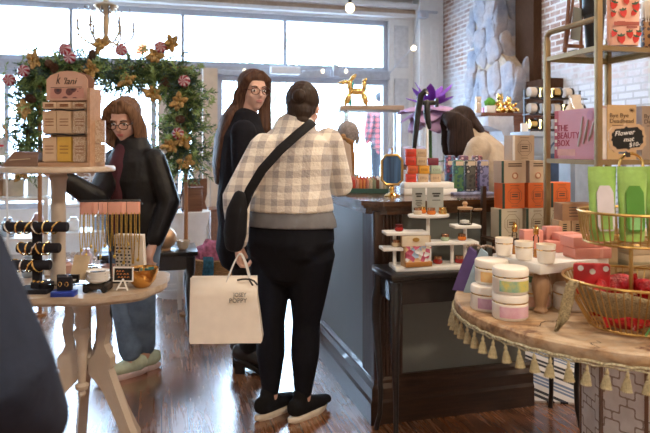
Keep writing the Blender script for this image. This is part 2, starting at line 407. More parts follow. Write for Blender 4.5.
def shoe(root,ank,dirv,upper,sole,name='shoe',heel=0,boot=0,L_=.26):
    d=Vector((dirv[0],dirv[1],0)).normalized();s=Vector((-d.y,d.x,0)); a=Vector(ank)
    M=Matrix(((s.x,d.x,0,a.x),(s.y,d.y,0,a.y),(0,0,1,0),(0,0,0,1)))
    zh=heel
    b=BM()
    pts=[(-.07,.06+zh),(-.05,.055+zh),(0,.05+zh*.9),(.06,.042+zh*.5),(.12,.035+zh*.1),(L_-.085,.03)]
    loft(b,[M@Vector((0,y,z+.012)) for y,z in pts],[(.030,.04),(.036,.048),(.038,.05),(.042,.036),(.044,.028),(.030,.022)],side=s,n=14)
    loft(b,[M@Vector((0,-.02,.06+zh)),M@Vector((0,-.015,.10+zh+boot*.1)),M@Vector((0,-.01,.12+zh+boot))],[(.04,.05),(.040,.048),(.045,.05)] if boot else [(.038,.048),(.036,.044),(.037,.045)],side=s)
    sh=remesh(name,b,.006,upper,root,2)
    b=BM();out=[]
    for i in range(28):
        t=2*PI*i/28; y=.5*(L_)*math.cos(t); x=(.043 if y>0 else .036)*math.sin(t)*(1 if abs(math.sin(t))<.9 else 1)
        out.append((x,y+L_/2-.09))
    n=len(out);lv=[]
    for z in (0,.01,.026,.03):
        ring=[]
        for x,y in out:
            hh=zh*max(0,min(1,(.10-y)/.12)) ; k=1.0 if z in(.01,.026) else .93
            flare=.012*max(0,-(y)/.09) if not heel else 0
            ring.append(b.verts.new(M@Vector((x*k,y*k - flare*(z>.0),(z if z>0 else 0)+hh))))
        lv.append(ring)
    for r0,r1 in zip(lv,lv[1:]):
        for i in range(n): b.faces.new((r0[i],r0[(i+1)%n],r1[(i+1)%n],r1[i]))
    b.faces.new(lv[0][::-1]);b.faces.new(lv[-1])
    if heel: 
        q=[M@Vector((x,y,z)) for z,k in((0,.8),(zh+.005,1)) for x,y in((-.028*k,-.075),(.028*k,-.075),(.028*k,-.075+.055*k),(-.028*k,-.075+.055*k))]
        vs=[b.verts.new(p) for p in q]; 
        for f in((0,1,2,3),(4,5,6,7),(0,1,5,4),(1,2,6,5),(2,3,7,6),(3,0,4,7)): b.faces.new([vs[k] for k in f])
    obj('sole',b,sole,sh)
    return sh,M

# ---- woman in gingham jacket (seen from behind)
pr=thing('person','person seen from behind in cream checked fleece jacket, holding a white paper bag','person',(-.165,2.93,0),D(-22))
def gingham():
    m,nt,b=new_mat('gingham_fleece');tc=N(nt,'ShaderNodeTexCoord');s=N(nt,'ShaderNodeSeparateXYZ');L(nt,tc.outputs['Object'],s.inputs[0])
    nz=noise_(nt,tc.outputs['Object'],3,2)
    def st(o): 
        f=math_(nt,'FRACT',math_(nt,'ADD',math_(nt,'DIVIDE',o,.066),math_(nt,'MULTIPLY',nz,.6))); return math_(nt,'LESS_THAN',f,.48)
    a=math_(nt,'MULTIPLY',math_(nt,'ADD',st(s.outputs['X']),st(s.outputs['Z'])),.5)
    fz=noise_(nt,tc.outputs['Object'],60,4,.6)
    c=ramp(nt,a,[(0,(.80,.745,.66)),(.5,(.585,.53,.48)),(1,(.34,.31,.31))]); c=mix(nt,math_(nt,'MULTIPLY',fz,.25),c,(.85,.75,.62))
    L(nt,c,b.inputs['Base Color']);b.inputs['Roughness'].default_value=.95;b.inputs['Sheen Weight'].default_value=.3
    bump(nt,b,math_(nt,'ADD',fz,math_(nt,'MULTIPLY',noise_(nt,tc.outputs['Object'],9,3),1.5)),.7,.012);return m
Rm=Matrix.Rotation(D(22),4,'Z')
def wl(x,y,z): return W2L(pr,(x,y,z))
pelv=[((0,0,.78),.185,.14),((0,-.01,.86),.215,.165),((0,0,.95),.205,.155)]
upper=[((0,.0,1.03),.185,.145),((0,.005,1.14),.18,.14),((.005,.01,1.25),.185,.135),((.01,.015,1.33),.165,.115),((.01,.025,1.385),.10,.08)]
shL=wl(-.285,2.875,1.30);elL=wl(-.405,2.79,1.07);wrL=wl(-.397,2.80,.865)
shR=wl(.015,2.98,1.33);elR=wl(.075,3.05,1.11);wrR=wl(.06,3.26,1.13)
Hm=Matrix.Translation((.035,.075,1.492))@Euler((D(-16),0,D(6))).to_matrix().to_4x4()
# body
b=BM()
loft(b,[Vector(p) for p,_,_ in pelv+upper],[(a-.02,c-.02) for _,a,c in pelv+upper],n=20)
loft(b,[(.01,.02,1.36),(.025,.05,1.41),(.03,.065,1.45)],[(.065,.06),(.055,.055),(.055,.055)])
head_bm(b,Hm)
for s,w,h_ in((shL,elL,wrL),(shR,elR,wrR)): limb(b,[s,w,h_],[.055,.042,.028])
dz=Vector((0,0,-1))
fk=wl(-.20,3.2,0)-wl(-.5,3.2,0)
hand(b,wrL,(0,.1,-1),wl(-.2,2.9,0)-wl(-.5,2.9,0),wl(-.3,3.2,0)-wl(-.3,2.9,0),1.0)
hand(b,wrR,wrR-elR,(0,0,-1),(-1,.2,0),.5)
an=[wl(-.265,2.975,.075),wl(-.105,2.95,.075)]
hp=[Vector((-.105,0,.80)),Vector((.105,0,.80))]
kn=[wl(-.262,2.96,.46),wl(-.09,2.95,.46)]
for i in range(2): limb(b,[hp[i],kn[i],kn[i].lerp(an[i],.35),an[i],an[i]-Vector((0,0,.03))],[.09,.058,.055,.034,.034])
remesh('body',b,.007,skin2,pr,3)
b=BM()
loft(b,[Vector(p) for p,_,_ in upper[:]],[(a+.012,c+.012) for _,a,c in upper],n=24)
loft(b,[(0,0,1.0),(0,0,1.06),(0,0,1.12)],[(.215,.175),(.205,.168),(.19,.155)],n=24,caps=False)
loft(b,[(.01,.02,1.36),(.015,.03,1.41),(.02,.035,1.435)],[(.10,.085),(.075,.075),(.068,.07)])
for s,e_,w_ in((shL,elL,wrL),(shR,elR,wrR)): limb(b,[s,e_,e_.lerp(w_,.93)],[.074,.066,.048])
remesh('checked_jacket',b,.009,gingham(),pr,4)
b=BM();loft(b,[(0,-.002,.925),(0,0,.97),(0,0,1.04)],[(.232,.18),(.22,.174),(.19,.15)],n=24,caps=False)
remesh('grey_shirt_hem',b,.009,mat('grey_jersey',(.16,.16,.17),.9),pr,2)
legm=mat('black_leggings',(.006,.007,.012),.8,bmp=.1,spec=.2)
b=BM();loft(b,[Vector(p) for p,_,_ in pelv],[(a+.006,c+.006) for _,a,c in pelv],n=24)
loft(b,[(-.085,-.09,.83),(-.085,-.075,.90)],[(.095,.07),(.085,.06)]);loft(b,[(.085,-.09,.83),(.085,-.075,.90)],[(.095,.07),(.085,.06)])
for i in range(2): limb(b,[hp[i],hp[i].lerp(kn[i],.55),kn[i],kn[i].lerp(an[i],.4),an[i]+Vector((0,0,.045))],[.118,.092,.068,.070,.042])
remesh('leggings',b,.009,legm,pr,4)
blk=mat('black_knit_shoe',(.009,.009,.011),.85,bmp=.3,spec=.2);solem=mat('cream_rubber_sole',(.72,.64,.54),.6)
fd=wl(.6,3.6,0)-wl(0,3.0,0); fd=wl(1,4.15,0)-wl(0,3.0,0)
for a in an: 
    s,M=shoe(pr,a,fd,blk,solem,'shoe',L_=.255)
    b=BM()
    for k in range(3): tube(b,[M@Vector((-.022,.05+k*.02,.078-k*.008)),M@Vector((0,.055+k*.02,.092-k*.009)),M@Vector((.022,.05+k*.02,.078-k*.008))],.003,5)
    tube(b,[M@Vector((0,.045,.10)),M@Vector((.02,.04,.125)),M@Vector((.035,.05,.10))],.0025,5,smooth=1)
    obj('laces',b,mat('black_lace',(.03,.03,.035),.8),s)
hd=hairmat('dark_brown_hair',(.014,.008,.006),(.05,.028,.018))
b=BM()
def he(b,H,c,r): ell(b,(0,0,0),(1,1,1),M=H@Matrix.Translation(c)@Matrix.Diagonal((*r,1)))
he(b,Hm,(0,-.028,.035),(.084,.092,.094));he(b,Hm,(0,-.055,-.03),(.066,.055,.06));he(b,Hm,(.01,-.06,-.085),(.045,.035,.03))
for i in range(9):
    a=i*.7; 
    he(b,Hm,(.012+.018*math.cos(a),-.118,.022+.018*math.sin(a)),(.016,.02,.016))
he(b,Hm,(.012,-.122,.022),(.03,.022,.03))
remesh('hair',b,.005,hd,pr,1)
face_parts(pr,Hm,skin2)
# crossbody bag (rests on her) : own thing
cb=thing('crossbody_bag','black crossbody bag with wide strap worn over the checked jacket','bag',pr.location,pr.rotation_euler.z)
blkf=mat('black_nylon',(.007,.007,.010),.7,bmp=.2,spec=.25)
b=BM()
def sp(px,py,d): return W2L(pr,P(px,py,d))
st=[(313,122,2.83),(309,125,2.79),(298,134,2.745),(280,150,2.715),(262,170,2.70),(250,190,2.70),(241,212,2.70),(236,232,2.72)]
loft(b,[sp(*q) for q in st],[(.022,.005)]*len(st),side=W2L(pr,pr.location+Vector((.8,-.1,-.6))),n=8)
obj('strap',b,blkf,cb)
b=BM();c=sp(236,222,2.70);loft(b,[c+Vector((-.01,0,-.105)),c+Vector((-.005,0,-.05)),c+Vector((.005,0,.05)),c+Vector((.02,0,.12))],[(.045,.03),(.055,.042),(.05,.04),(.03,.02)],n=16)
remesh('bag_body',b,.007,blkf,cb,3)
# ---- woman with long hair and glasses
p2=thing('person','person with long brown hair, glasses and a dark coat facing the checked jacket','person',(-.475,3.56,0),D(-82))
def w2(x,y,z): return W2L(p2,(x,y,z))
H2=Matrix.Translation((0,.055,1.63))@Euler((D(-6),0,D(-66))).to_matrix().to_4x4()
tor=[((0,0,.86),.15,.12),((0,0,.97),.165,.13),((0,0,1.10),.15,.115),((0,.01,1.25),.165,.125),((0,.005,1.37),.165,.105),((0,.01,1.44),.10,.075)]
shL=Vector((-.175,.0,1.385));shR=Vector((.175,0,1.385));elL=Vector((-.23,-.03,1.10));elR=Vector((.23,.0,1.10));wrL=Vector((-.16,.20,1.08));wrR=Vector((.15,.22,1.10))
b=BM();loft(b,[Vector(p) for p,_,_ in tor],[(a-.02,c-.02) for _,a,c in tor],n=20)
loft(b,[(0,.01,1.42),(0,.03,1.50),(0,.04,1.55)],[.055,.05,.05]);head_bm(b,H2)
for s,w,h_ in((shL,elL,wrL),(shR,elR,wrR)): limb(b,[s,w,h_],[.05,.04,.026]); hand(b,h_,h_-w,(0,0,-1),(-1 if h_ is wrR else 1,.2,0),.7)
an2=[w2(-.47,3.64,.16),w2(-.44,3.53,.16)]
for i,sx in((0,-1),(1,1)): limb(b,[(sx*.085,0,.90),(sx*.085,.01,.52),an2[i],an2[i]-Vector((0,0,.06))],[.085,.055,.038,.036])
remesh('body',b,.007,skin2,p2,3)
coatm=mat('dark_wool_coat',(.009,.009,.014),.9,bmp=.2,spec=.2)
b=BM();loft(b,[Vector((0,0,.72))]+[Vector(p) for p,_,_ in tor],[(.20,.16)]+[(a+.02,c+.025) for _,a,c in tor],n=24)
for s,e_,w_ in((shL,elL,wrL),(shR,elR,wrR)): limb(b,[s,e_,e_.lerp(w_,.93)],[.075,.06,.045])
loft(b,[(0,-.01,1.40),(0,-.012,1.44)],[(.085,.070),(.075,.05)])
remesh('coat',b,.009,coatm,p2,4)
b=BM()
for i,sx in((0,-1),(1,1)): limb(b,[(sx*.085,0,.88),(sx*.088,.01,.52),an2[i]],[.10,.068,.055])
remesh('trousers',b,.009,mat('black_trousers',(.007,.008,.012),.8),p2,3)
bl=mat('black_boot_leather',(.012,.011,.013),.3,coat=.3)
for a in an2: shoe(p2,a,w2(.5,3.4,0)-w2(-.1,3.5,0),bl,black,'ankle_boot',heel=.055,boot=.05,L_=.25)
hb=hairmat('long_brown_hair',(.030,.014,.009),(.12,.055,.03))
b=BM();he(b,H2,(0,.004,.078),(.074,.076,.056));he(b,H2,(0,-.03,.042),(.083,.088,.092));he(b,H2,(0,-.06,-.03),(.075,.05,.07))
for sx in(-1,1):
    pts=[H2@Vector((sx*.025,.06,.115)),H2@Vector((sx*.062,.052,.07)),H2@Vector((sx*.082,.0,-.02)),H2@Vector((sx*.084,-.01,-.09))]
    e=pts[-1]; q=(e.x*1.15,e.y+(.02 if sx>0 else -.02))
    pts+=[Vector((e.x*1.1,e.y,1.42)),Vector((e.x*1.35+(-.03 if sx<0 else .02),e.y+.005,1.32)),Vector((e.x*1.4+(-.05 if sx<0 else .02),e.y,1.18))]
    loft(b,pts,[(.015,.01),(.02,.028),(.018,.036),(.02,.04),(.026,.045),(.028,.04),(.012,.02)],side=Vector((1,0,0)),n=12)
back=H2@Vector((0,-.095,-.02))
loft(b,[H2@Vector((0,-.075,.06)),back,Vector((-.02,-.09,1.47)),Vector((-.03,-.13,1.36)),Vector((-.04,-.15,1.2)),Vector((-.045,-.15,1.10))],[(.06,.04),(.08,.04),(.10,.04),(.12,.035),(.10,.03),(.05,.015)],n=16)
remesh('hair',b,.006,hb,p2,2)
face_parts(p2,H2,skin2,glasses=mat('dark_red_glasses_frame',(.06,.012,.015),.25),lip=(.55,.22,.2))
# ---- woman with bob, leather jacket
p3=thing('person','person with brown bob, glasses and black leather jacket looking down at the jewellery','person',(-1.085,3.50,0),D(146))
def w3(x,y,z): return W2L(p3,(x,y,z))
H3=Matrix.Translation((.0,.07,1.455))@Euler((D(-22),0,D(28))).to_matrix().to_4x4()
tor=[((0,0,.80),.155,.125),((0,0,.90),.17,.135),((0,0,1.0),.165,.13),((0,.01,1.12),.17,.13),((0,.01,1.23),.165,.11),((0,.02,1.30),.10,.075)]
shL=Vector((-.158,0,1.235));shR=Vector((.165,0.01,1.235))
elR=w3(-1.27,3.27,1.02)+Vector((.03,.0,0));wrR=w3(-1.335,3.12,1.145);elR=w3(-1.20,3.22,1.03)
elL=Vector((-.245,-.03,1.0));wrL=Vector((-.23,.06,.79))
b=BM();loft(b,[Vector(p) for p,_,_ in tor],[(a-.02,c-.02) for _,a,c in tor],n=20)
loft(b,[(0,.01,1.27),(0,.03,1.35),(0,.045,1.40)],[.055,.05,.05]);head_bm(b,H3)
limb(b,[shL,elL,wrL],[.05,.04,.026]);limb(b,[shR,elR,wrR],[.05,.04,.026])
hand(b,wrR,wrR-elR+Vector((0,0,.0)),w3(-1.3,3.5,1)-w3(-1.3,3.2,1),(0,0,1),.9);hand(b,wrL,wrL-elL,(0,0,-1),(1,0,0),.8)
an3=[w3(-1.055,3.58,.075),w3(-1.11,3.49,.075)]
for i,sx in((0,-1),(1,1)): limb(b,[(sx*.085,0,.84),(sx*.08,.02,.47),an3[i],an3[i]-Vector((0,0,.03))],[.08,.055,.036,.034])
remesh('body',b,.007,skin,p3,3)
lth=mat('black_leather',(.006,.0055,.0065),.45,bmp=.5,bscale=25,spec=.3)
b=BM();loft(b,[Vector((0,0,.78))]+[Vector(p) for p,_,_ in tor[1:]],[(.185,.15)]+[(a+.022,c+.022) for _,a,c in tor[1:]],n=24)
for s,e_,w_ in((shL,elL,wrL),(shR,elR,wrR)): limb(b,[s,e_,e_.lerp(w_,.90)],[.068,.063,.05])
loft(b,[(0,-.02,1.25),(0,-.025,1.31)],[(.10,.07),(.085,.045)])
remesh('leather_jacket',b,.008,lth,p3,3)
b=BM();loft(b,[(-.005,.115,.86),(-.005,.125,1.05),(-.005,.12,1.2),(0,.085,1.30)],[(.06,.05),(.072,.05),(.068,.045),(.05,.035)],n=16)
remesh('plum_top',b,.007,mat('plum_knit',(.06,.012,.02),.9),p3,2)
def denim():
    m,nt,b=new_mat('blue_denim');v=coords(nt);f=noise_(nt,v,9,4);w=noise_(nt,coords(nt,(400,400,60)),1,2)
    c=ramp(nt,f,[(.35,(.05,.085,.15)),(.7,(.14,.21,.32))]);c=mix(nt,math_(nt,'MULTIPLY',w,.35),c,(.25,.32,.42));L(nt,c,b.inputs['Base Color']);b.inputs['Roughness'].default_value=.9;bump(nt,b,f,.4,.01);return m
b=BM();loft(b,[(0,0,.76),(0,0,.88)],[(.16,.13),(.155,.125)],n=20)
for i,sx in((0,-1),(1,1)): limb(b,[(sx*.085,0,.82),(sx*.082,.02,.47),an3[i]+Vector((0,0,.07))],[.098,.078,.064])
remesh('jeans',b,.008,denim(),p3,3)
tr=mat('pale_green_mesh_shoe',(.46,.52,.40),.8,bmp=.2);pk=mat('pink_grey_sole',(.55,.42,.42),.6)
for a in an3: 
    s,M=shoe(p3,a,w3(-1.6,3.15,0)-w3(-1.105,3.5,0),tr,pk,'shoe',L_=.27)
    b=BM()
    for k in range(4): tube(b,[M@Vector((-.025,.045+k*.02,.078-k*.007)),M@Vector((0,.05+k*.02,.094-k*.008)),M@Vector((.025,.045+k*.02,.078-k*.007))],.003,5)
    obj('laces',b,white,s)
hc=hairmat('auburn_bob_hair',(.07,.032,.018),(.26,.14,.075))
b=BM();he(b,H3,(0,.004,.078),(.074,.076,.056));he(b,H3,(0,-.03,.042),(.085,.09,.092));he(b,H3,(0,-.055,-.03),(.082,.055,.085))
for sx in(-1,1):
    pts=[H3@Vector(q) for q in((sx*.02,.052,.122),(sx*.062,.05,.08),(sx*.083,.03,.02),(sx*.09,.02,-.05),(sx*.088,.025,-.115),(sx*.07,.045,-.14))]
    loft(b,pts,[(.018,.02),(.018,.032),(.02,.042),(.022,.048),(.022,.045),(.012,.02)],side=Vector((1,0,0)),n=12)
remesh('hair',b,.006,hc,p3,2)
face_parts(p3,H3,skin,glasses=mat('dark_glasses_frame',(.02,.015,.015),.25))
# ---- shop assistant bending behind the counter
p4=thing('person','person with straight dark hair and cream sweater bending behind the counter','person',(1.16,3.98,0),D(74))
tor=[((0,0,.86),.15,.12),((0,.0,1.0),.165,.13),((0,.05,1.13),.165,.13),((0,.13,1.25),.175,.125),((0,.18,1.32),.15,.10),((0,.21,1.36),.09,.07)]
H4=Matrix.Translation((.0,.265,1.44))@Euler((D(-30),0,D(18))).to_matrix().to_4x4()
shL=Vector((-.18,.15,1.30));shR=Vector((.18,.15,1.30));elL=Vector((-.24,.25,1.07));elR=Vector((.24,.24,1.07));wrL=Vector((-.12,.42,1.10));wrR=Vector((.10,.42,1.10))
b=BM();loft(b,[Vector(p) for p,_,_ in tor],[(a-.02,c-.02) for _,a,c in tor],n=20)
loft(b,[(0,.19,1.33),(0,.24,1.39)],[.055,.05]);head_bm(b,H4)
for s,w,h_ in((shL,elL,wrL),(shR,elR,wrR)): limb(b,[s,w,h_],[.05,.04,.026]); hand(b,h_,h_-w,(0,0,-1),(-1 if h_ is wrR else 1,.2,0),.7)
for sx in(-1,1): limb(b,[(sx*.085,0,.88),(sx*.09,.01,.48),(sx*.09,0,.08),(sx*.09,0,.05)],[.08,.055,.036,.034])
remesh('body',b,.008,skin2,p4,3)
b=BM();loft(b,[Vector((0,0,.82))]+[Vector(p) for p,_,_ in tor],[(.18,.145)]+[(a+.02,c+.02) for _,a,c in tor],n=24)
for s,e_,w_ in((shL,elL,wrL),(shR,elR,wrR)): limb(b,[s,e_,e_.lerp(w_,.93)],[.078,.062,.045])
remesh('sweater',b,.01,mat('cream_ribbed_knit',(.46,.37,.28),.95,bmp=.5,bscale=60),p4,4)
b=BM()
for sx in(-1,1): limb(b,[(sx*.085,0,.88),(sx*.09,.01,.48),(sx*.09,0,.09)],[.10,.07,.06])
loft(b,[(0,0,.8),(0,0,.92)],[(.155,.125),(.15,.12)],n=20);remesh('trousers',b,.01,mat('black_trousers',(.01,.01,.01),.8),p4,3)
for sx in(-1,1): shoe(p4,(sx*.09,0,.07),(0,1),blk,solem)
b=BM();he(b,H4,(0,.010,.070),(.079,.082,.064));he(b,H4,(0,-.03,.042),(.086,.09,.094));he(b,H4,(0,-.055,-.03),(.084,.06,.10))
for sx in(-1,1):
    pts=[H4@Vector(q) for q in((sx*.02,.05,.122),(sx*.066,.045,.08),(sx*.085,.03,.02))]
    e=pts[-1];pts+=[e+Vector((sx*.01,-.01,-.10)),e+Vector((sx*.02,-.015,-.17)),e+Vector((sx*.02,-.015,-.20))]
    loft(b,pts,[(.018,.03),(.018,.06),(.024,.085),(.026,.095),(.024,.09),(.012,.07)],side=Vector((1,0,0)),n=14)
loft(b,[H4@Vector((0,-.09,0)),(0,.15,1.42),(0,.12,1.33)],[(.07,.03),(.085,.03),(.06,.02)])
remesh('hair',b,.007,hairmat('espresso_hair',(.010,.005,.004),(.04,.018,.013)),p4,2)
face_parts(p4,H4,skin2)
# ---- passer-by outside, plaid shirt
q=P(381,148,10.2)
p5=thing('person','person in dark plaid shirt and dark beanie standing outside the back window','person',(q.x,q.y,.44),D(20))
def plaid():
    m,nt,b=new_mat('dark_red_plaid');s=N(nt,'ShaderNodeSeparateXYZ');L(nt,coords(nt),s.inputs[0])
    def st(o,p): return math_(nt,'LESS_THAN',math_(nt,'FRACT',math_(nt,'DIVIDE',o,p)),.45)
    a=math_(nt,'MULTIPLY',math_(nt,'ADD',st(s.outputs['X'],.09),st(s.outputs['Z'],.09)),.5)
    L(nt,ramp(nt,a,[(0,(.30,.05,.05)),(.5,(.10,.03,.035)),(1,(.015,.012,.02))]),b.inputs['Base Color']);return m
H5=Matrix.Translation((0,.03,1.66));b=BM();head_bm(b,H5);loft(b,[(0,0,.9),(0,0,1.1),(0,0,1.4),(0,.0,1.5),(0,.01,1.58)],[(.15,.11),(.14,.1),(.17,.1),(.09,.07),(.05,.05)])
for sx in(-1,1):
    limb(b,[(sx*.085,0,.92),(sx*.09,.01,.5),(sx*.09,0,.06)],[.09,.055,.038]); limb(b,[(sx*.19,0,1.43),(sx*.24,0,1.15),(sx*.2,.12,.95)],[.05,.04,.028]); hand(b,(sx*.2,.12,.95),(0,.3,-1),(-sx,0,0),(0,1,0),.5)
remesh('body',b,.01,skin,p5,3)
b=BM();loft(b,[(0,0,.85),(0,0,1.1),(0,0,1.38),(0,.0,1.50)],[(.18,.15),(.175,.14),(.20,.13),(.10,.085)],n=20)
for sx in(-1,1): limb(b,[(sx*.19,0,1.42),(sx*.25,0,1.15),(sx*.205,.1,.98)],[.08,.065,.05])
remesh('plaid_shirt',b,.012,plaid(),p5,3)
b=BM();loft(b,[(0,0,.86),(0,0,.95)],[(.15,.12),(.15,.12)],n=20)
for sx in(-1,1): limb(b,[(sx*.085,0,.9),(sx*.09,.01,.5),(sx*.09,0,.07)],[.105,.075,.065]); 
remesh('trousers',b,.012,mat('black_trousers',(.01,.01,.01),.8),p5,3)
b=BM();he(b,H5,(0,-.02,.05),(.092,.105,.09));remesh('beanie',b,.008,mat('charcoal_knit',(.03,.03,.035),.9),p5,2)
for sx in(-1,1): shoe(p5,(sx*.09,0,.07),(0,1),blk,solem)
bm=BM();bx(bm,(q.x,q.y+.6,.17),(3.2,2.2,.54));struct('ground_step',bm,mat('pale_pavement',(.55,.55,.55),.9))
# ---- foreground customer, only coat sleeve and side in frame
p0=thing('person','person in dark navy coat cropped at the left edge of the frame','person',(-.80,.90,0),D(-15))
tor=[((0,0,.80),.17,.13),((0,0,.95),.19,.15),((0,0,1.10),.17,.135),((0,.01,1.25),.18,.13),((0,.01,1.36),.165,.11),((0,.02,1.44),.10,.075)]
H0=Matrix.Translation((0,.05,1.59));b=BM();loft(b,[Vector(p) for p,_,_ in tor],[(a-.03,c-.03) for _,a,c in tor],n=20)
loft(b,[(0,.01,1.40),(0,.035,1.52)],[.055,.05]);head_bm(b,H0)
def w0(x,y,z):return W2L(p0,(x,y,z))
shR=w0(-.620,.86,1.33);elR=w0(-.462,.86,.98);wrR=w0(-.50,1.06,.82)
shL=Vector((-.18,0,1.37));elL=Vector((-.24,0,1.1));wrL=Vector((-.2,.1,.86))
limb(b,[shR,elR,wrR],[.05,.04,.026]);limb(b,[shL,elL,wrL],[.05,.04,.026]);hand(b,wrR,wrR-elR,(-1,0,0),(0,1,0),.7);hand(b,wrL,(0,.2,-1),(1,0,0),(0,1,0),.5)
for sx in(-1,1): limb(b,[(sx*.085,0,.86),(sx*.09,.01,.48),(sx*.09,0,.08),(sx*.09,0,.05)],[.09,.055,.036,.034])
remesh('body',b,.009,skin,p0,3)
navy=mat('dark_navy_coat',(.026,.034,.058),.9,bmp=.25,bscale=80,spec=.15)
b=BM();loft(b,[Vector((0,0,.45)),Vector((0,0,.65))]+[Vector(p) for p,_,_ in tor],[(.27,.22),(.245,.19)]+[(a+.03,c+.03) for _,a,c in tor],n=24)
limb(b,[shR,elR,elR.lerp(wrR,.9)],[.085,.078,.06]);limb(b,[shL,elL,wrL],[.08,.07,.055])
remesh('coat',b,.01,navy,p0,5)
b=BM()
for sx in(-1,1): limb(b,[(sx*.085,0,.86),(sx*.09,.01,.48),(sx*.09,0,.09)],[.10,.07,.06])
remesh('trousers',b,.01,mat('black_trousers',(.01,.01,.01),.8),p0,3)
for sx in(-1,1): shoe(p0,(sx*.09,0,.07),(0,1),blk,solem)
b=BM();he(b,H0,(0,-.03,.042),(.085,.09,.092));he(b,H0,(0,-.05,-.03),(.08,.055,.08));remesh('hair',b,.008,hd,p0,2)
face_parts(p0,H0,skin)
# ---- shopping bag
bagm=mat('white_kraft_paper_bag',(.84,.77,.68),.7,var=.04,bmp=.2,bscale=6)
c=P(227,148,2.75)
bg=thing('shopping_bag','large white paper shopping bag with black lettering hanging from a hand','bag',(c.x,c.y,.437),D(2))
b=BM();w,dp,h=.160,.05,.285;rings=[]
for z,k in((0,.97),(.01,1),(.1,1.0),(.2,1.0),(h,1.0)):
    kk=1-.55*(z/h)
    rings.append([b.verts.new((x*w*k+ ((-.03*z/h+.006*math.sin(z*30)) if x>0 else 0),y*dp*kk,z)) for x,y in((-1,-1),(-.3,-1.06),(.35,-.96),(1,-1),(1.0,0),(1,1),(0,1),(-1,1),(-.97,0))])
for a,c_ in zip(rings,rings[1:]):
    for i in range(9): b.faces.new((a[i],a[(i+1)%9],c_[(i+1)%9],c_[i]))
b.faces.new(rings[0][::-1]);o=obj('bag_body',b,bagm,bg,ang=20);sm=o.modifiers.new('t','SOLIDIFY');sm.thickness=.002
b=BM()
for y in(-.022,.022): tube(b,[(-.0,y,h-.02),(.03,y,h+.06),(.06,y*.3,h+.115),(.085,y,h+.06),(.105,y,h-.02)],.0035,6,smooth=2)
obj('handle',b,white,bg)
text('JOSEY',.027,ink,bg,(.062,-.044,.212),(PI/2-.06,0,D(0)),sx=.8);text('POPPY',.028,ink,bg,(.054,-.046,.187),(PI/2-.06,0,0),sx=.95)
b=BM();tube(b,[(.05,-.03,h-.01),(.08,-.05,h),(.12,-.045,h-.005),(.14,-.04,h-.03)],.004,6,smooth=1);tube(b,[(.10,-.04,h),(.12,-.05,h-.03)],.004,6);obj('ribbon',b,ink,bg)
# ================================================================ counter
A=Vector((.215,2.86,0))
def C(v,u,z=0): return A+V*v+U*u+Vector((0,0,z))
panel=mat('grey_olive_panel_paint',(.17,.185,.17),.45,var=.06,scale=3)
bluep=mat('blue_grey_panel_paint',(.17,.19,.195),.4,var=.05,scale=3)
ct=thing('shop_counter','L-shaped shop counter with walnut top, reeded corner post and grey painted panels','counter',A,R15)
b=BM();FD=.60;WW=.50;FL=.87;WL=1.76
slab(b,[(.05,.05),(FL-.02,.05),(FL-.02,FD),(WW,FD),(WW,WL),(.05,WL)],.02,1.0);obj('carcass',b,panel,ct,smooth=False)
b=BM();bx(b,(.045,WL/2+.07,.58),(.012,WL-.14,.80));obj('side_panel',b,bluep,ct,smooth=False)
def mould(b,pts_fn):
    pass
b=BM()
prof=[(0,0),(0,.10),(.008,.115),(.008,.165),(.022,.185),(.022,.20),(.034,.215),(.06,.215),(.06,0)]
# side moulding (along u) and front moulding (along v)
vs=[[b.verts.new((x,0+x,z)) for x,z in prof],[b.verts.new((x,WL,z)) for x,z in prof]]
for i in range(len(prof)-1): b.faces.new((vs[0][i],vs[0][i+1],vs[1][i+1],vs[1][i]))
b.faces.new(vs[1])
vs=[[b.verts.new((x,x,z)) for x,z in prof],[b.verts.new((FL,x,z)) for x,z in prof]]
for i in range(len(prof)-1): b.faces.new((vs[0][i],vs[0][i+1],vs[1][i+1],vs[1][i]))
b.faces.new(vs[1]);obj('base_moulding',b,darkw,ct,smooth=False)
b=BM();bx(b,(.05,.05,.60),(.05,.05,.80),bev=.004);bx(b,(.10,.046,.6),(.10,.03,.8))
for k in range(6): cyl(b,(.072+k*.018,.030,.22),.008,.76,8)
obj('reeded_post',b,darkwz,ct)
b=BM();bx(b,(.035,.13,.60),(.02,.14,.80));obj('corner_stile',b,darkwz,ct)
def top_outline(e): return [(.0-e,.08-e),(.08-e,-e),(FL+e*.5,-e),(FL+e*.5,FD+.02),(WW+.02,FD+.02),(WW+.02,WL+.01),(-e,WL+.01)]
b=BM();slab(b,top_outline(.03),1.028,1.05);slab(b,top_outline(.015),1.012,1.0285);slab(b,top_outline(0),.985,1.0125)
obj('countertop',b,wood('counter_walnut_top',(.04,.018,.009),(.13,.058,.026),.25,stretch=(2,10,10),coat=.4),ct,smooth=False)
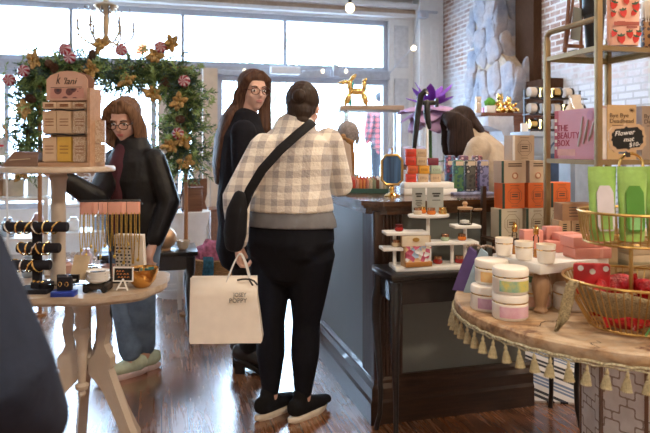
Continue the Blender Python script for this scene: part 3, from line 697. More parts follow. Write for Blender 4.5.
# ================================================================ console table (black, cabriole)
T1=Vector((.283,2.588,0))
def T(v,u,z=0): return T1+V*v+U*u+Vector((0,0,z))
tb=thing('console_table','black console table with cabriole legs in front of the counter','table',T1,R15)
TL=.965;TD=.26
b=BM();bx(b,(TL/2,TD/2,.7475),(TL,TD,.025),bev=.006);bx(b,(TL/2,TD/2,.729),(TL-.02,TD-.02,.012));obj('tabletop',b,blackw,tb)
b=BM();bx(b,(TL/2,TD/2,.675),(TL-.06,TD-.05,.095));obj('apron',b,blackw,tb,smooth=False)
for vx,sx in((.028,-1),(TL-.028,1)):
    for uy,sy in((.028,-1),(TD-.028,1)):
        b=BM()
        prof=[(.0,.725,.024),(.0,.66,.026),(.016,.60,.025),(.020,.52,.022),(.012,.42,.018),(.0,.30,.0145),(-.008,.18,.012),(-.004,.08,.011),(.010,.03,.012),(.016,.0,.013)]
        k=.25 
        loft(b,[Vector((vx+sx*o*(.55 if sx<0 else .4),uy+sy*o*.9,z)) for o,z,r in prof],[r for o,z,r in prof],n=10,caps=False);obj('leg',b,blackw,tb)
# ================================================================ white tiered riser stand on console
ts=thing('tiered_display_stand','white tiered display stand with small jars on the black console table','display stand',T(.03,.10,.7605),D(8))
# local x across, in metres; d about 2.72
def TS(px,py,d=2.74): return P(px,py,d)
Mi=Matrix.Rotation(-D(8),4,'Z')
def tl(px,py,d=2.74): return Mi@(P(px,py,d+(px-425)*.0006)-ts.location)
def shelf(name,p0x,p1x,py,d,dep,th=.014,oval=False):
    a=tl(p0x,py,d);c=tl(p1x,py,d);m=(a+c)/2;w=(c-a).length
    b=BM()
    if oval: lathe(b,[(w/2-.004,0),(w/2,.004),(w/2,th-.003),(w/2-.003,th)],32,(m.x,m.y,m.z-th/2),sy=dep/w)
    else: bx(b,m,(w,dep,th),bev=.003)
    o=obj(name,b,white,ts,rot=(0,0,0));return m
zb=None
b=BM();bx(b,(.215,.03,.010),(.395,.13,.020),bev=.004);obj('base',b,white,ts)
defs=[('oval',408,449,215.5,.11,True),('ul',384,426,232.5,.10,False),('ll',381,412,248,.09,False),('mr',422,475,242,.10,False),('ur',452,478,226,.085,False)]
SH={}
for nm,x0,x1,py,dep,ov in defs: SH[nm]=shelf('shelf',x0,x1,py,2.74,dep,oval=ov)
def post(px,z1,d=2.745,z0=.018):
    p=tl(px,200,d);b=BM();cyl(b,(p.x,p.y,z0),.0085,z1-z0,14);obj('post',b,white,ts)
post(428,SH['oval'].z);post(394.5,SH['ul'].z);post(452,SH['mr'].z);post(465,SH['ur'].z)
# small jars
def jar_small(name,label,loc,col,lidm,r=.020,h=.030,group='small balm jars on the white tiered stand'):
    t=thing(name,label,'jar',loc,0,group);b=BM();lathe(b,[(r*.8,0),(r,.004),(r,h*.45),(r*.78,h*.62),(r*.78,h*.64)],18);obj('jar_body',b,col,t)
    b=BM();lathe(b,[(r*.85,h*.62),(r*.86,h*.98),(r*.8,h)],18);obj('lid',b,lidm,t);return t
rl=mat('red_jar_glass',(.30,.012,.012),.1,coat=1);og=mat('orange_jar_glass',(.65,.17,.02),.1,coat=1);gn=mat('pale_green_jar',(.36,.45,.30),.2,coat=.6);cr=mat('cream_jar',(.62,.50,.36),.2,coat=.5)
rg=mat('rose_gold_lid',(.60,.34,.22),.25,1);dk=mat('dark_red_lid',(.16,.02,.02),.3,.6)
def onS(nm,px,dy=0): 
    m=SH[nm];q=tl(px,200,2.74); return ts.matrix_world_loc(q,m,dy) if False else (ts.location+Matrix.Rotation(D(8),4,'Z')@Vector((q.x,m.y+dy,m.z+.0071)))
def onB(px,dy=0):
    q=tl(px,200,2.70);return ts.location+Matrix.Rotation(D(8),4,'Z')@Vector((q.x,.03+dy-.02,.0201))
for nm,px,dy,c_,ld,lb,dz in (('ul',399,0,rl,dk,'dark red balm jar on the upper left shelf of the white stand',0),('ll',396,0,cr,rg,'cream balm jar on the lower left shelf of the white stand',0),
  ('mr',445,0,gn,rg,'pale green balm jar on the right shelf of the white stand',0),('mr',462,0,og,rg,'orange balm jar on the right shelf beside the green jar',0),
  ('oval',417,-.01,cr,rg,'cream balm jar at left on the oval top shelf',0),('oval',430,-.02,og,rg,'orange red balm jar in the middle of the oval top shelf',0),('oval',442,-.01,goldp,goldp,'gold tin at right on the oval top shelf',0),('oval',424,.03,og,goldp,'orange balm jar with gold lid behind on the oval top shelf',0)):
    jar_small('balm_jar',lb,onS(nm,px,dy),c_,ld)
jar_small('balm_jar','red balm jar on the stand base beside the window gift box',onB(441,.02),rl,rg,.022,.034)
jar_small('balm_jar','red balm jar on the stand base at the right end',onB(463,.02),rl,rg,.022,.034)
# glass jar with wooden lid
q=onS('ur',465);t=thing('glass_jar','clear glass jar with round wooden lid holding white bars','jar',q,0)
b=BM();lathe(b,[(.030,0),(.032,.004),(.032,.068),(.029,.068),(.029,.005),(0,.005)],24);obj('jar_body',b,clear,t)
b=BM();lathe(b,[(.033,.069),(.034,.078),(.012,.081),(.007,.084),(.013,.094),(.008,.103),(0,.104)],24);obj('lid',b,wood('pale_wood',(.45,.26,.13),(.66,.42,.24),.5),t)
for k in range(4):
    tt=tag(obj('soap_bar',(lambda b:(bx(b,(0,0,.008),(.03,.014,.013),bev=.003),b)[1])(BM()),white,None,q+Vector((-.008+.011*(k%2),-.006+.012*(k//2),.0055)),(0,0,k*.5)),'small white bar inside the glass jar with wooden lid','soap','white bars in the glass jar')
# window gift box
q=onB(417,-.03);t=thing('gift_box','cream gift box with clear window and wooden tray of wrapped sweets','box',q,R15)
b=BM();bx(b,(0,.02,.066),(.125,.045,.132));obj('box_body',b,kraft,t,smooth=False)
b=BM();bx(b,(-.01,-.004,.112),(.13,.004,.045),bev=.001);obj('header_card',b,mat('cream_card',(.70,.60,.45),.8),t)
b=BM();lathe(b,[(.016,0),(.016,.002)],16,(-.01,-.0075,.118),Matrix.Rotation(PI/2,4,'X'),sy=.6);obj('logo',b,mat('gold_ink',(.5,.3,.08),.4,.5),t)
def candy():
    m,nt,b=new_mat('mixed_wrapped_sweets');vo=N(nt,'ShaderNodeTexVoronoi');vo.inputs['Scale'].default_value=55;L(nt,coords(nt),vo.inputs['Vector'])
    s=N(nt,'ShaderNodeSeparateColor');L(nt,vo.outputs['Color'],s.inputs[0]);L(nt,ramp(nt,s.outputs[0],[(0,(.55,.12,.2)),(.25,(.7,.6,.5)),(.45,(.35,.45,.6)),(.65,(.75,.5,.3)),(.85,(.8,.78,.8))],'CONSTANT'),b.inputs['Base Color']);b.inputs['Roughness'].default_value=.25
    bump(nt,b,vo.outputs['Distance'],.8,.01);return m
b=BM();bx(b,(0,-.006,.055),(.118,.02,.068));obj('sweets',b,candy(),t);b=BM();bx(b,(0,-.008,.011),(.124,.026,.022),bev=.002);obj('tray',b,wood('honey_wood',(.42,.17,.04),(.6,.28,.08),.4),t)
# sign cards on oval shelf
for i,(px,w,lb) in enumerate(((421,.062,'left of two grey sign cards behind the jars on the oval shelf'),(439,.075,'right of two grey sign cards behind the jars on the oval shelf'))):
    q=onS('oval',px if i==0 else 438,.036+.004*i);t=thing('sign_card',lb,'sign',q,D(4 if i else 10))
    b=BM();bx(b,(0,0,.058),(w,.003,.115));obj('card',b,mat('grey_card',(.33,.35,.33),.6),t,smooth=False)
    b=BM()
    for z,ww,hh in((.088,.5,.007),(.077,.36,.007),(.058,.5,.003),(.05,.4,.003),(.042,.5,.003),(.034,.3,.003)):
        if i and z<.07 and z!=.058: continue
        bx(b,(.005*i,-.0022,z),(w*ww,.001,hh))
    obj('print',b,ink,t,smooth=False)
# ================================================================ things on counter
CZ=1.0501
def K(px,py): 
    p=G(px,py,CZ-.0001);p.z=CZ;return p
# white boxes with stacked soaps
q=Vector((0,3.32,CZ));bq=P(428,148,3.32);bq.z=CZ
for k,(w,dx,lb) in enumerate(((.285,0,'flat white box at the bottom of the pair under the coloured soaps'),(.268,-.008,'flat white box on top of the pair under the coloured soaps'))):
    b=BM();bx(b,(0,0,.0165),(w,.13,.0325),bev=.003);tag(obj('flat_box',b,white,None,bq+Vector((dx,0,k*.033)),(0,0,D(3))),lb,'box','flat white boxes under the soaps')
sc={'r':('vivid red',(.50,.035,.015)),'t':('beige',(.50,.36,.23)),'c':('cream',(.62,.52,.36)),'m':('maroon',(.17,.02,.035)),'o':('orange red',(.52,.09,.02)),'y':('yellow',(.60,.28,.02)),'g':('pale green',(.40,.50,.38))}
sw=.058;sh=.0445
rows=[('rtt',(-.098)),('oyg',(-.085)),('rt',-.10),('rt',-.10)]
rows=[[('r',-.095),('t',-.03),('t',.035)],[('o',-.085),('y',-.025),('g',.040)],[('r',-.095),('t',-.038),('m',.026)],[('r',-.095),('t',-.038)]]
soapname=['bottom','second','third','top']
for i,row in enumerate(rows):
    for j,(c_,x) in enumerate(row):
        nm,cc=sc[c_]
        hh=.040 if c_=='m' else sh
        t=thing('soap_box','%s soap box, number %s from left in the %s row of the coloured stack'%(nm,['one','two','three'][j],soapname[i]),'box',bq+Vector((x,-.01+.004*i,.066+i*(sh+.0005))),D(rnd.uniform(-4,4)),'coloured soap boxes on the counter')
        b=BM();bx(b,(0,0,hh/2),(sw-.002,.055,hh-.001),bev=.002);obj('box_body',b,mat('soap_'+c_,cc,.6),t)
        b=BM();
        for ss in(-1,1): tube(b,[(ss*.012,-.028,hh*.65),(ss*.016,-.0285,hh*.5),(ss*.012,-.028,hh*.35)],.0011,4)
        for k in(-1,0,1): tube(b,[(k*.006,-.028,hh*.62),(k*.006,-.0285,hh*.38)],.0009,4)
        obj('print',b,mat('brown_ink',(.12,.05,.03),.7),t)
# mirror stand
q=P(392,148,3.16);q.z=CZ
t=thing('mirror_stand','gold framed octagonal table mirror on a footed stand, with a painted blue reflection','mirror',q,D(-6))
b=BM();lathe(b,[(.042,0),(.042,.006),(.03,.012),(.012,.02),(.010,.035),(.016,.042),(.010,.05),(.012,.062)],24);obj('base',b,goldp,t)
oc=[(-.052,.085),(-.030,.062),(.030,.062),(.052,.085),(.052,.185),(.030,.213),(-.030,.213),(-.052,.185)]
b=BM();tube(b,[Vector((x,0,z)) for x,z in oc],.0075,8,closed=True);cyl(b,(0,0,.213),.004,.028,8);ell(b,(0,0,.243),.007);obj('frame',b,gold,t)
def reflection_paint():
    m,nt,b=new_mat('painted_blue_reflection');f=noise_(nt,coords(nt,(60,1,2)),1.2,2);L(nt,ramp(nt,f,[(.35,(.012,.035,.09)),(.65,(.05,.13,.28))]),b.inputs['Base Color']);b.inputs['Roughness'].default_value=.15;return m  # streaky blue painted on the mirror face in place of a reflection
b=BM();prism(b,[(x*.97,z*.97+.004) for x,z in oc],.006);obj('mirror_face',b,reflection_paint(),t,smooth=False)
# tray of lip balms
q=P(366,148,3.45);q.z=CZ
tr_=thing('display_tray','teal edged low tray holding rows of small lip balm tubes','tray',q,D(-14))
b=BM();bx(b,(0,0,.006),(.27,.15,.012),bev=.003)
for x,y,w,d_ in((0,-.073,.27,.006),(0,.073,.27,.006),(-.133,0,.006,.15),(.133,0,.006,.15)): bx(b,(x,y,.014),(w,d_,.024))
obj('tray_body',b,mat('teal_tray',(.05,.13,.11),.4),tr_)
cols=[('red',(.5,.06,.04)),('dusty pink',(.55,.25,.2)),('orange',(.6,.22,.08)),('cream',(.65,.55,.42)),('sage',(.3,.36,.25)),('brown',(.2,.08,.05)),('white',(.75,.72,.68))]
R_=Matrix.Rotation(D(-14),4,'Z')
proto=None
for r_ in range(3):
    for k in range(13):
        nm,cc=cols[(k*3+r_*2)%4 if k<8 else 3+(k+r_)%4]
        if k<6:nm,cc=cols[(k+r_)%3]
        pos=q+R_@Vector((-.117+k*.0193,-.05+r_*.048,.0125))
        b=BM();lathe(b,[(.0075,0),(.008,.002),(.008,.055+.008*r_),(.0065,.062+.008*r_),(0,.062+.008*r_)],10)
        tag(obj('lip_balm_tube',b,mat('balm_'+nm,cc,.4),None,pos),'%s lip balm tube, row %s of the teal tray'%(nm,['one, nearest','two','three, farthest'][r_]),'lip balm','lip balm tubes in the teal tray')
# patterned pouches
def pattern(nm,base,c2,c3,sc_=45):
    if nm in MC:return MC[nm]
    m,nt,b=new_mat(nm);vo=N(nt,'ShaderNodeTexVoronoi');vo.inputs['Scale'].default_value=sc_;L(nt,coords(nt),vo.inputs['Vector'])
    c=ramp(nt,vo.outputs['Distance'],[(.22,c2),(.30,base),(.5,base),(.56,c3)],'CONSTANT');L(nt,c,b.inputs['Base Color']);b.inputs['Roughness'].default_value=.5;MC[nm]=m;return m
pouches=[(458,3.30,'teal_leaf_print',(.02,.075,.085),(.05,.2,.12),(.07,.16,.06),'teal and green leaf print eyeglass case'),(470,3.30,'monochrome_leaf_print',(.035,.033,.035),(.4,.37,.33),(.08,.08,.07),'black and cream leaf print eyeglass case'),(483,3.30,'lilac_floral_print',(.10,.10,.2),(.35,.33,.5),(.22,.22,.42),'lilac floral eyeglass case at the right end of the row'),
 (450,3.40,'plum_floral_print',(.10,.02,.06),(.35,.1,.2),(.05,.1,.2),'plum floral eyeglass case at the back left of the row'),(463,3.40,'berry_floral_print',(.16,.06,.1),(.5,.35,.4),(.1,.05,.1),'berry floral eyeglass case in the back row'),(477,3.40,'dark_floral_print',(.05,.03,.04),(.5,.4,.42),(.3,.1,.12),'dark floral eyeglass case in the back row')]
for px,d,nm,a,c2,c3,lb in pouches:
    q=P(px,148,d);q.z=CZ+.0152
    t=thing('eyeglass_case',lb,'case',q,D(8),'patterned eyeglass cases on the counter');b=BM();bx(b,(0,0,.085+(.012 if d>3.35 else 0)),(.056,.045,.17+(.024 if d>3.35 else 0)),bev=.012);obj('case_body',b,pattern(nm,a,c2,c3),t)
    b=BM();bx(b,(0,-.0235,.152),(.040,.002,.022));obj('price_label',b,mat('tan_label',(.6,.48,.36),.7),t,smooth=False)
q=P(468,148,3.32);q.z=CZ
b=BM();bx(b,(0,.02,.0075),(.23,.2,.015),bev=.004);tag(obj('display_mat',b,mat('lilac_blue_box',(.22,.25,.42),.5,var=.4,scale=40),None,q,(0,0,D(10))),'lilac and blue flat box under the patterned eyeglass cases','box')
# carved wood frame
q=P(343,148,4.15);q.z=CZ
t=thing('carved_frame','ornate carved gilt wood easel frame beside the checked jacket','frame',q,D(35))
b=BM();o=[(-.09,.0),(-.085,.15),(-.075,.27),(0,.31),(.075,.27),(.085,.15),(.09,.0)]
tube(b,[Vector((x,.0,z+.014)) for x,z in o],.014,8,closed=True)
for x,z in((-.07,.29),(-.045,.30),(0,.33),(.045,.30),(.07,.29)): ell(b,(x,0,z),(.024,.015,.018),8)
obj('frame_rim',b,wood('gilt_wood',(.20,.09,.02),(.48,.25,.08),.4),t);b=BM();prism(b,[(x*.9,z*.95+.012) for x,z in o],.006);obj('frame_back',b,mat('beige_velvet',(.5,.4,.33),.9),t,smooth=False)
# black necklace bust on teal glass box
q=C(.33,1.55,CZ)
b=BM();bx(b,(0,0,.03),(.2,.13,.06),bev=.003);tag(obj('display_box',b,mat('teal_glass_box',(.12,.36,.36),.1,coat=.5),None,q,RM),'pale teal box under the black necklace bust','box')
def bust(name,label,loc,rz,m,s=1,pend=True):
    t=thing(name,label,'bust',loc,rz)
    b=BM();pr_=[(.0,.05,.03),(.02,.075,.035),(.08,.075,.04),(.12,.055,.035),(.15,.036,.03),(.20,.033,.03)]
    loft(b,[Vector((0,z*.0+.0,z*s)) for z,a,c_ in pr_],[(a*s,c_*s) for z,a,c_ in pr_],n=20,caps=False);obj('bust_body',b,m,t)
    b=BM();tube(b,[(-.035*s,-.02*s,.18*s),(-.03*s,-.043*s,.12*s),(0,-.047*s,.075*s),(.03*s,-.043*s,.12*s),(.035*s,-.02*s,.18*s)],.0022*s,5,smooth=2)
    if pend: bx(b,(0,-.05*s,.06*s),(.012*s,.006*s,.035*s),bev=.002)
    obj('necklace',b,mat('silver',(.75,.72,.68),.2,1),t);return t
bust('necklace_bust','black velvet necklace bust with silver pendant near the gilt frame',q+Vector((0,0,.061)),D(0),mat('black_velvet',(.012,.011,.015),.95),1.05)
# ================================================================ glass showcase with balloon dog
q=P(372,148,4.95);q.z=0
sc_=thing('glass_showcase','tall glass showcase with pale wooden top by the back window','display case',q,D(3))
W_=.215;DZ=.16
b=BM();bx(b,(0,0,.35),(2*W_,2*DZ,.7));obj('plinth',b,white,sc_,smooth=False)
b=BM();bx(b,(-.02,0,1.615),(2*W_+.07,2*DZ+.04,.036),bev=.004);obj('top_board',b,wood('pale_oak',(.42,.29,.19),(.60,.44,.31),.5),sc_)
b=BM()
for x in(-W_,W_):
    for y in(-DZ,DZ): bx(b,(x*.98,y*.97,1.15),(.012,.012,.9))
for z in(1.0,1.3): bx(b,(0,-DZ*.97,z),(2*W_,.006,.006));bx(b,(0,DZ*.97,z),(2*W_,.006,.006))
obj('case_frame',b,mat('silver_frame',(.6,.62,.64),.3,.9),sc_,smooth=False)
for x,y,w,d_ in((0,-DZ,2*W_,.004),(0,DZ,2*W_,.004),(-W_,0,.004,2*DZ),(W_,0,.004,2*DZ)):
    b=BM();bx(b,(x,y,1.15),(w,d_,.89));obj('glass_panel',b,clear,sc_,smooth=False)
for z in(1.0,1.3):
    b=BM();bx(b,(0,0,z),(2*W_-.02,2*DZ-.02,.006));obj('glass_shelf',b,glass('blue_glass',(.8,.93,.97),.2),sc_,smooth=False)
# balloon dog
q=P(356,148,4.95)
dg=thing('balloon_dog','gold balloon dog figurine on the wooden top of the showcase','figurine',Vector((q.x,4.95,1.634)),D(0))
b=BM()
def bal(a,c_,r): 
    a=Vector(a);c_=Vector(c_);loft(b,[a,a.lerp(c_,.15),a.lerp(c_,.5),a.lerp(c_,.85),c_],[r*.55,r*.9,r,r*.9,r*.55],side=Vector((0,1,0)),n=12)
for y in(-.022,.022):
    bal((-.085,y,.022),(-.05,y,.105),.024);bal((.085,y,.022),(.055,y,.105),.024)
bal((-.05,0,.125),(.06,0,.125),.028);bal((-.055,0,.14),(-.045,0,.215),.022)
bal((-.06,0,.205),(-.135,0,.190),.018)
for y in(-.015,.015): bal((-.045,y,.215),(-.005,y,.255),.018)
bal((.06,0,.14),(.07,0,.205),.018);bal((.055,0,.20),(.085,0,.225),.014)
obj('dog_body',b,goldp,dg)
for x,y,z in((-.03,.03,.18),(.075,.03,.17),(-.045,.045,.045)): b=BM();ell(b,(x,y,z),(.014,.012,.042),8);obj('teal_side',b,mat('teal_chrome',(.05,.45,.5),.15,.9),dg)
# grey fur display head
q=P(373,148,4.55)
t=thing('fur_hat','fluffy grey faux fur hat on a stand behind the necklace bust','hat',Vector((q.x,4.55,1.05)) ,0)
b=BM();ell(b,(0,0,.37),(.082,.08,.085),20)
ob=b
for i in range(900):
    a=rnd.uniform(0,2*PI);z=rnd.uniform(-.6,1);r=math.sqrt(1-z*z) if abs(z)<1 else 0
    n=Vector((r*math.cos(a),r*math.sin(a),z));p=Vector((0,0,.37))+Vector((n.x*.08,n.y*.078,n.z*.083));s=n.orthogonal().normalized()*.004
    e=p+n*.012+Vector((0,0,-.03-.03*(z<0)))
    b.faces.new([b.verts.new(p-s),b.verts.new(p+s),b.verts.new(e)])
obj('fur',b,mat('grey_faux_fur',(.30,.26,.24),.95,var=.35,scale=60),t);b=BM();cyl(b,(0,0,0),.04,.01);cyl(b,(0,0,.01),.008,.29,10);obj('stand',b,gold,t)
# fur hat sits on counter wing end: extend its support
t.location=C(.40,1.66,CZ)+Vector((0,0,0))
# ================================================================ phone arms/scanner, flower
def P2(px,d,z): 
    q=P(px,148,d);q.z=z;return q
q=P2(416,3.75,0)
t=thing('scanner_stand','black angled hand-held device on a pale upright pole by the purple flower','stand',Vector((q.x,3.75,CZ)),0)
t.location=Vector((P(414,0,3.50).x,3.50,0))
b=BM();cyl(b,(0,0,1.0505),.045,.012,24);cyl(b,(0,0,1.06),.0125,.24,12);obj('pole',b,mat('champagne_metal',(.62,.56,.48),.35,.7),t)
b=BM();loft(b,[(0,0,1.29),(.010,0,1.38),(.022,0,1.50),(.038,-.01,1.60),(.062,-.02,1.625)],[(.012,.012),(.015,.015),(.017,.018),(.018,.017),(.016,.014)],n=12);obj('device_body',b,black,t)
b=BM();cyl(b,(0,0,0),.014,.012,16,Matrix.Translation((.064,-.03,1.61))@Matrix.Rotation(D(60),4,'Y'));obj('device_head',b,mat('silver',(.75,.72,.68),.2,1),t)
t=thing('clamp_stand','black clamp on a thin white pole in front of the purple flower','stand',Vector((P(427,0,3.52).x,3.52,0)),0)
b=BM();cyl(b,(0,0,1.0505),.04,.012,24);cyl(b,(0,0,1.06),.008,.48,10);obj('pole',b,white,t)
b=BM();bx(b,(.01,0,1.56),(.10,.03,.025),bev=.006);bx(b,(.055,0,1.56),(.018,.04,.05),bev=.005);bx(b,(-.045,0,1.56),(.014,.04,.04),bev=.004);loft(b,[(.0,0,1.56),(.0,0,1.49),(.012,0,1.42)],[.018,.02,.014],n=10);obj('clamp',b,black,t)
q=P(430,112,4.35)
t=thing('paper_flower','giant purple and lilac paper flower on a stem','flower',Vector((q.x,4.35,0)),D(10))
pm=mat('violet_petal',(.22,.05,.50),.7,var=.25,scale=8);pm2=mat('lilac_petal',(.55,.36,.62),.7,var=.15,scale=8)
def petal(b,az,el,l,w,cz,cup=.3):
    d=Vector((math.cos(az)*math.cos(el),math.sin(az)*math.cos(el),math.sin(el)));s=Vector((-math.sin(az),math.cos(az),0));n=d.cross(s)*-1
    rows=[]
    for i in range(7):
        t_=i/6;ww=w*math.sin(PI*min(1,.12+t_*.85))**.7*(1 if t_<.95 else .3)
        p=Vector((0,0,cz))+d*l*t_+n*cup*l*(t_**2-.2*t_)
        rows.append([b.verts.new(p+s*ww*k+n*(.25*ww*abs(k)**2)) for k in(-1,-.4,.4,1)])
    for a,c_ in zip(rows,rows[1:]):
        for k in range(3): b.faces.new((a[k],a[k+1],c_[k+1],c_[k]))
for k in range(15):
    b=BM();petal(b,k*2*PI/15,D((4,-14,-32)[k%3]),.25,.105,1.60,.35);o=obj('petal',b,pm2,t);s=o.modifiers.new('s','SOLIDIFY');s.thickness=.002
for k in range(12):
    b=BM();petal(b,k*2*PI/12+.2,D(rnd.choice((25,48,65))),rnd.uniform(.17,.25),.040,1.60,.15);o=obj('petal',b,pm,t);s=o.modifiers.new('s','SOLIDIFY');s.thickness=.002
b=BM();tube(b,[(0,0,.0),(.01,0,.8),(0,0,1.6)],.012,8);cyl(b,(0,0,0),.13,.02);petal(b,D(190),D(30),.16,.03,1.12,.1);petal(b,D(-10),D(10),.16,.03,1.2,.1);obj('stem',b,mat('leaf_green',(.08,.22,.06),.7),t)
# lilac side table w/ cloth behind counter
q=P(408,148,5.6);t=thing('side_table','wooden side table with lilac cushion near the back window','table',Vector((q.x,5.6,0)),R15)
b=BM();bx(b,(0,0,1.12),(.40,.35,.03));[bx(b,(sx*.17,sy*.14,.555),(.03,.03,1.11)) for sx in(-1,1) for sy in(-1,1)];bx(b,(0,0,.8),(.36,.30,.02));obj('table_frame',b,wood('mid_brown_wood',(.12,.055,.03),(.25,.13,.07),.45),t,smooth=False)
b=BM();bx(b,(0,0,.09),(.34,.26,.18),bev=.06);tag(obj('cushion',b,mat('lilac_fabric',(.42,.40,.55),.9),None,Vector((q.x,5.6,1.136)),(0,0,R15)),'pale lilac cushion on the side table by the window','cushion')
for k in range(6):
    b=BM();bx(b,(0,0,.06),(.05,.12,.12),bev=.01);tag(obj('folded_cloth',b,mat('cloth_%d'%(k%3),[(.2,.22,.4),(.5,.45,.6),(.3,.1,.15)][k%3],.9),None,Vector((q.x,5.6,.811))+V*(-.14+k*.055),(0,0,R15)),'small folded cloth on the lower shelf of the side table','cloth','folded cloths on the side table shelf')
# ================================================================ round table
RC=Vector((1.04,2.17,0));RR=.57
def rustic():
    m,nt,b=new_mat('rustic_round_tabletop')
    tc=N(nt,'ShaderNodeTexCoord');v=coords(nt,(2.2,9,9),(0,0,.35));f=noise_(nt,v,3,7,.65);big=noise_(nt,coords(nt),5,5,.65)
    c=ramp(nt,f,[(.28,(.09,.045,.02)),(.45,(.30,.17,.08)),(.60,(.50,.33,.18)),(.8,(.64,.49,.33))])
    c=mix(nt,ramp(nt,big,[(.48,(0,0,0)),(.64,(.7,.7,.7))]),c,(.54,.44,.33))
    sp=noise_(nt,coords(nt,(1,1,1),(0,0,0),(3,1,0)),7,6,.7);c=mix(nt,ramp(nt,sp,[(.60,(0,0,0)),(.68,(1,1,1))]),c,(.13,.055,.03))
    L(nt,c,b.inputs['Base Color']);b.inputs['Roughness'].default_value=.55;bump(nt,b,f,.35,.006);return m
rt=thing('round_table','round rustic wooden display table with tassel fringe and lattice painted pedestal','table',RC,0)
b=BM();lathe(b,[(0,.702),(RR-.02,.702),(RR-.004,.706),(RR-.002,.722),(RR,.727),(RR-.002,.744),(RR-.008,.75),(0,.75)],96);obj('tabletop',b,rustic(),rt,ang=30)
# cracks
for a,r0,r1,w in((D(215),.35,.50,.004),(D(238),.50,.575,.005),(D(200),.40,.52,.003)):
    pts=[Vector((math.cos(a+.03*math.sin(k*2))*(r0+(r1-r0)*k/5),math.sin(a+.03*math.sin(k*2))*(r0+(r1-r0)*k/5),.7503)) for k in range(6)]
    s=Vector((-math.sin(a),math.cos(a),0));b=BM()
    for p,q in zip(pts,pts[1:]): b.faces.new([b.verts.new(x) for x in(p-s*w*.5,p+s*w*.5,q+s*w*.5,q-s*w*.5)])
    obj('crack',b,mat('dark_crack',(.03,.012,.008),.9),rt,smooth=False)
def lattice():
    m,nt,b=new_mat('quatrefoil_lattice');tc=N(nt,'ShaderNodeTexCoord');s=N(nt,'ShaderNodeSeparateXYZ');L(nt,tc.outputs['Object'],s.inputs[0])
    # angle around the pedestal as horizontal coordinate
    ang=math_(nt,'ARCTAN2',s.outputs['Y'],s.outputs['X']);h=math_(nt,'MULTIPLY',ang,.24)
    kx=2*PI/.105;kz=2*PI/.115
    cx=math_(nt,'COSINE',math_(nt,'MULTIPLY',h,kx));cz=math_(nt,'COSINE',math_(nt,'MULTIPLY',s.outputs['Z'],kz))
    hx=math_(nt,'MULTIPLY',h,kx/2);hz=math_(nt,'MULTIPLY',s.outputs['Z'],kz/2)
    p=math_(nt,'ADD',hx,hz);q=math_(nt,'SUBTRACT',hx,hz)
    f1=math_(nt,'COSINE',math_(nt,'ADD',p,math_(nt,'MULTIPLY',math_(nt,'SINE',math_(nt,'MULTIPLY',q,4)),.30)))
    f2=math_(nt,'COSINE',math_(nt,'ADD',q,math_(nt,'MULTIPLY',math_(nt,'SINE',math_(nt,'MULTIPLY',p,4)),.30)))
    ln=math_(nt,'LESS_THAN',math_(nt,'MINIMUM',math_(nt,'ABSOLUTE',f1),math_(nt,'ABSOLUTE',f2)),.14)
    nz=noise_(nt,tc.outputs['Object'],14,5,.6);base=ramp(nt,nz,[(.35,(.68,.64,.60)),(.65,(.82,.79,.75))])
    c=mix(nt,math_(nt,'MULTIPLY',ln,.85),base,(.27,.19,.13));L(nt,c,b.inputs['Base Color']);b.inputs['Roughness'].default_value=.6;return m
b=BM();n=10;lathe(b,[(.24,.0),(.24,.7)],n,M=Matrix.Rotation(D(21),4,'Z'));obj('pedestal',b,lattice(),rt,loc=(.125,0,0),smooth=False)
b=BM()
for k in range(n):
    a=D(21)+k*2*PI/n;bx(b,(.125+.24*math.cos(a),.24*math.sin(a),.35),(.010,.012,.70),a)
obj('pedestal_corner_strip',b,mat('brown_edge_line',(.20,.12,.08),.6),rt,smooth=False)
# braid & tassels
b=BM();pts=[Vector(((RR+.004)*math.cos(2*PI*i/160),(RR+.004)*math.sin(2*PI*i/160),.712+.0022*math.sin(i*2.1))) for i in range(160)];tube(b,pts,.0045,6,closed=True)
pts=[Vector(((RR+.004)*math.cos(2*PI*i/160),(RR+.004)*math.sin(2*PI*i/160),.704+.003*math.sin(i*2.1+2))) for i in range(160)];tube(b,pts,.003,6,closed=True)
obj('braid_trim',b,mat('olive_cream_braid',(.40,.36,.24),.9,var=.6,scale=160),rt)
tas=mat('cream_tassel_thread',(.50,.43,.26),.9,var=.25,scale=120,bmp=.6)
b=BM();lathe(b,[(.002,0),(.003,-.006),(.0055,-.010),(.0055,-.016),(.0035,-.0185),(.0065,-.022),(.009,-.036),(.0135,-.052),(.0145,-.054)],12)
for k in range(16):
    a=k*2*PI/16;tube(b,[(.006*math.cos(a),.006*math.sin(a),-.022),(.0145*math.cos(a),.0145*math.sin(a),-.056)],.0015,4)
t0=obj('tassel',b,tas,rt);NT=72
for k in range(NT):
    a=2*PI*k/NT+.03
    o=t0 if k==0 else t0.copy()
    if k:COL.objects.link(o);o.parent=rt
    o.location=((RR+.006)*math.cos(a),(RR+.006)*math.sin(a),.702);o.rotation_euler=(rnd.uniform(-.08,.08),rnd.uniform(-.08,.08),a)
TZ=.7503
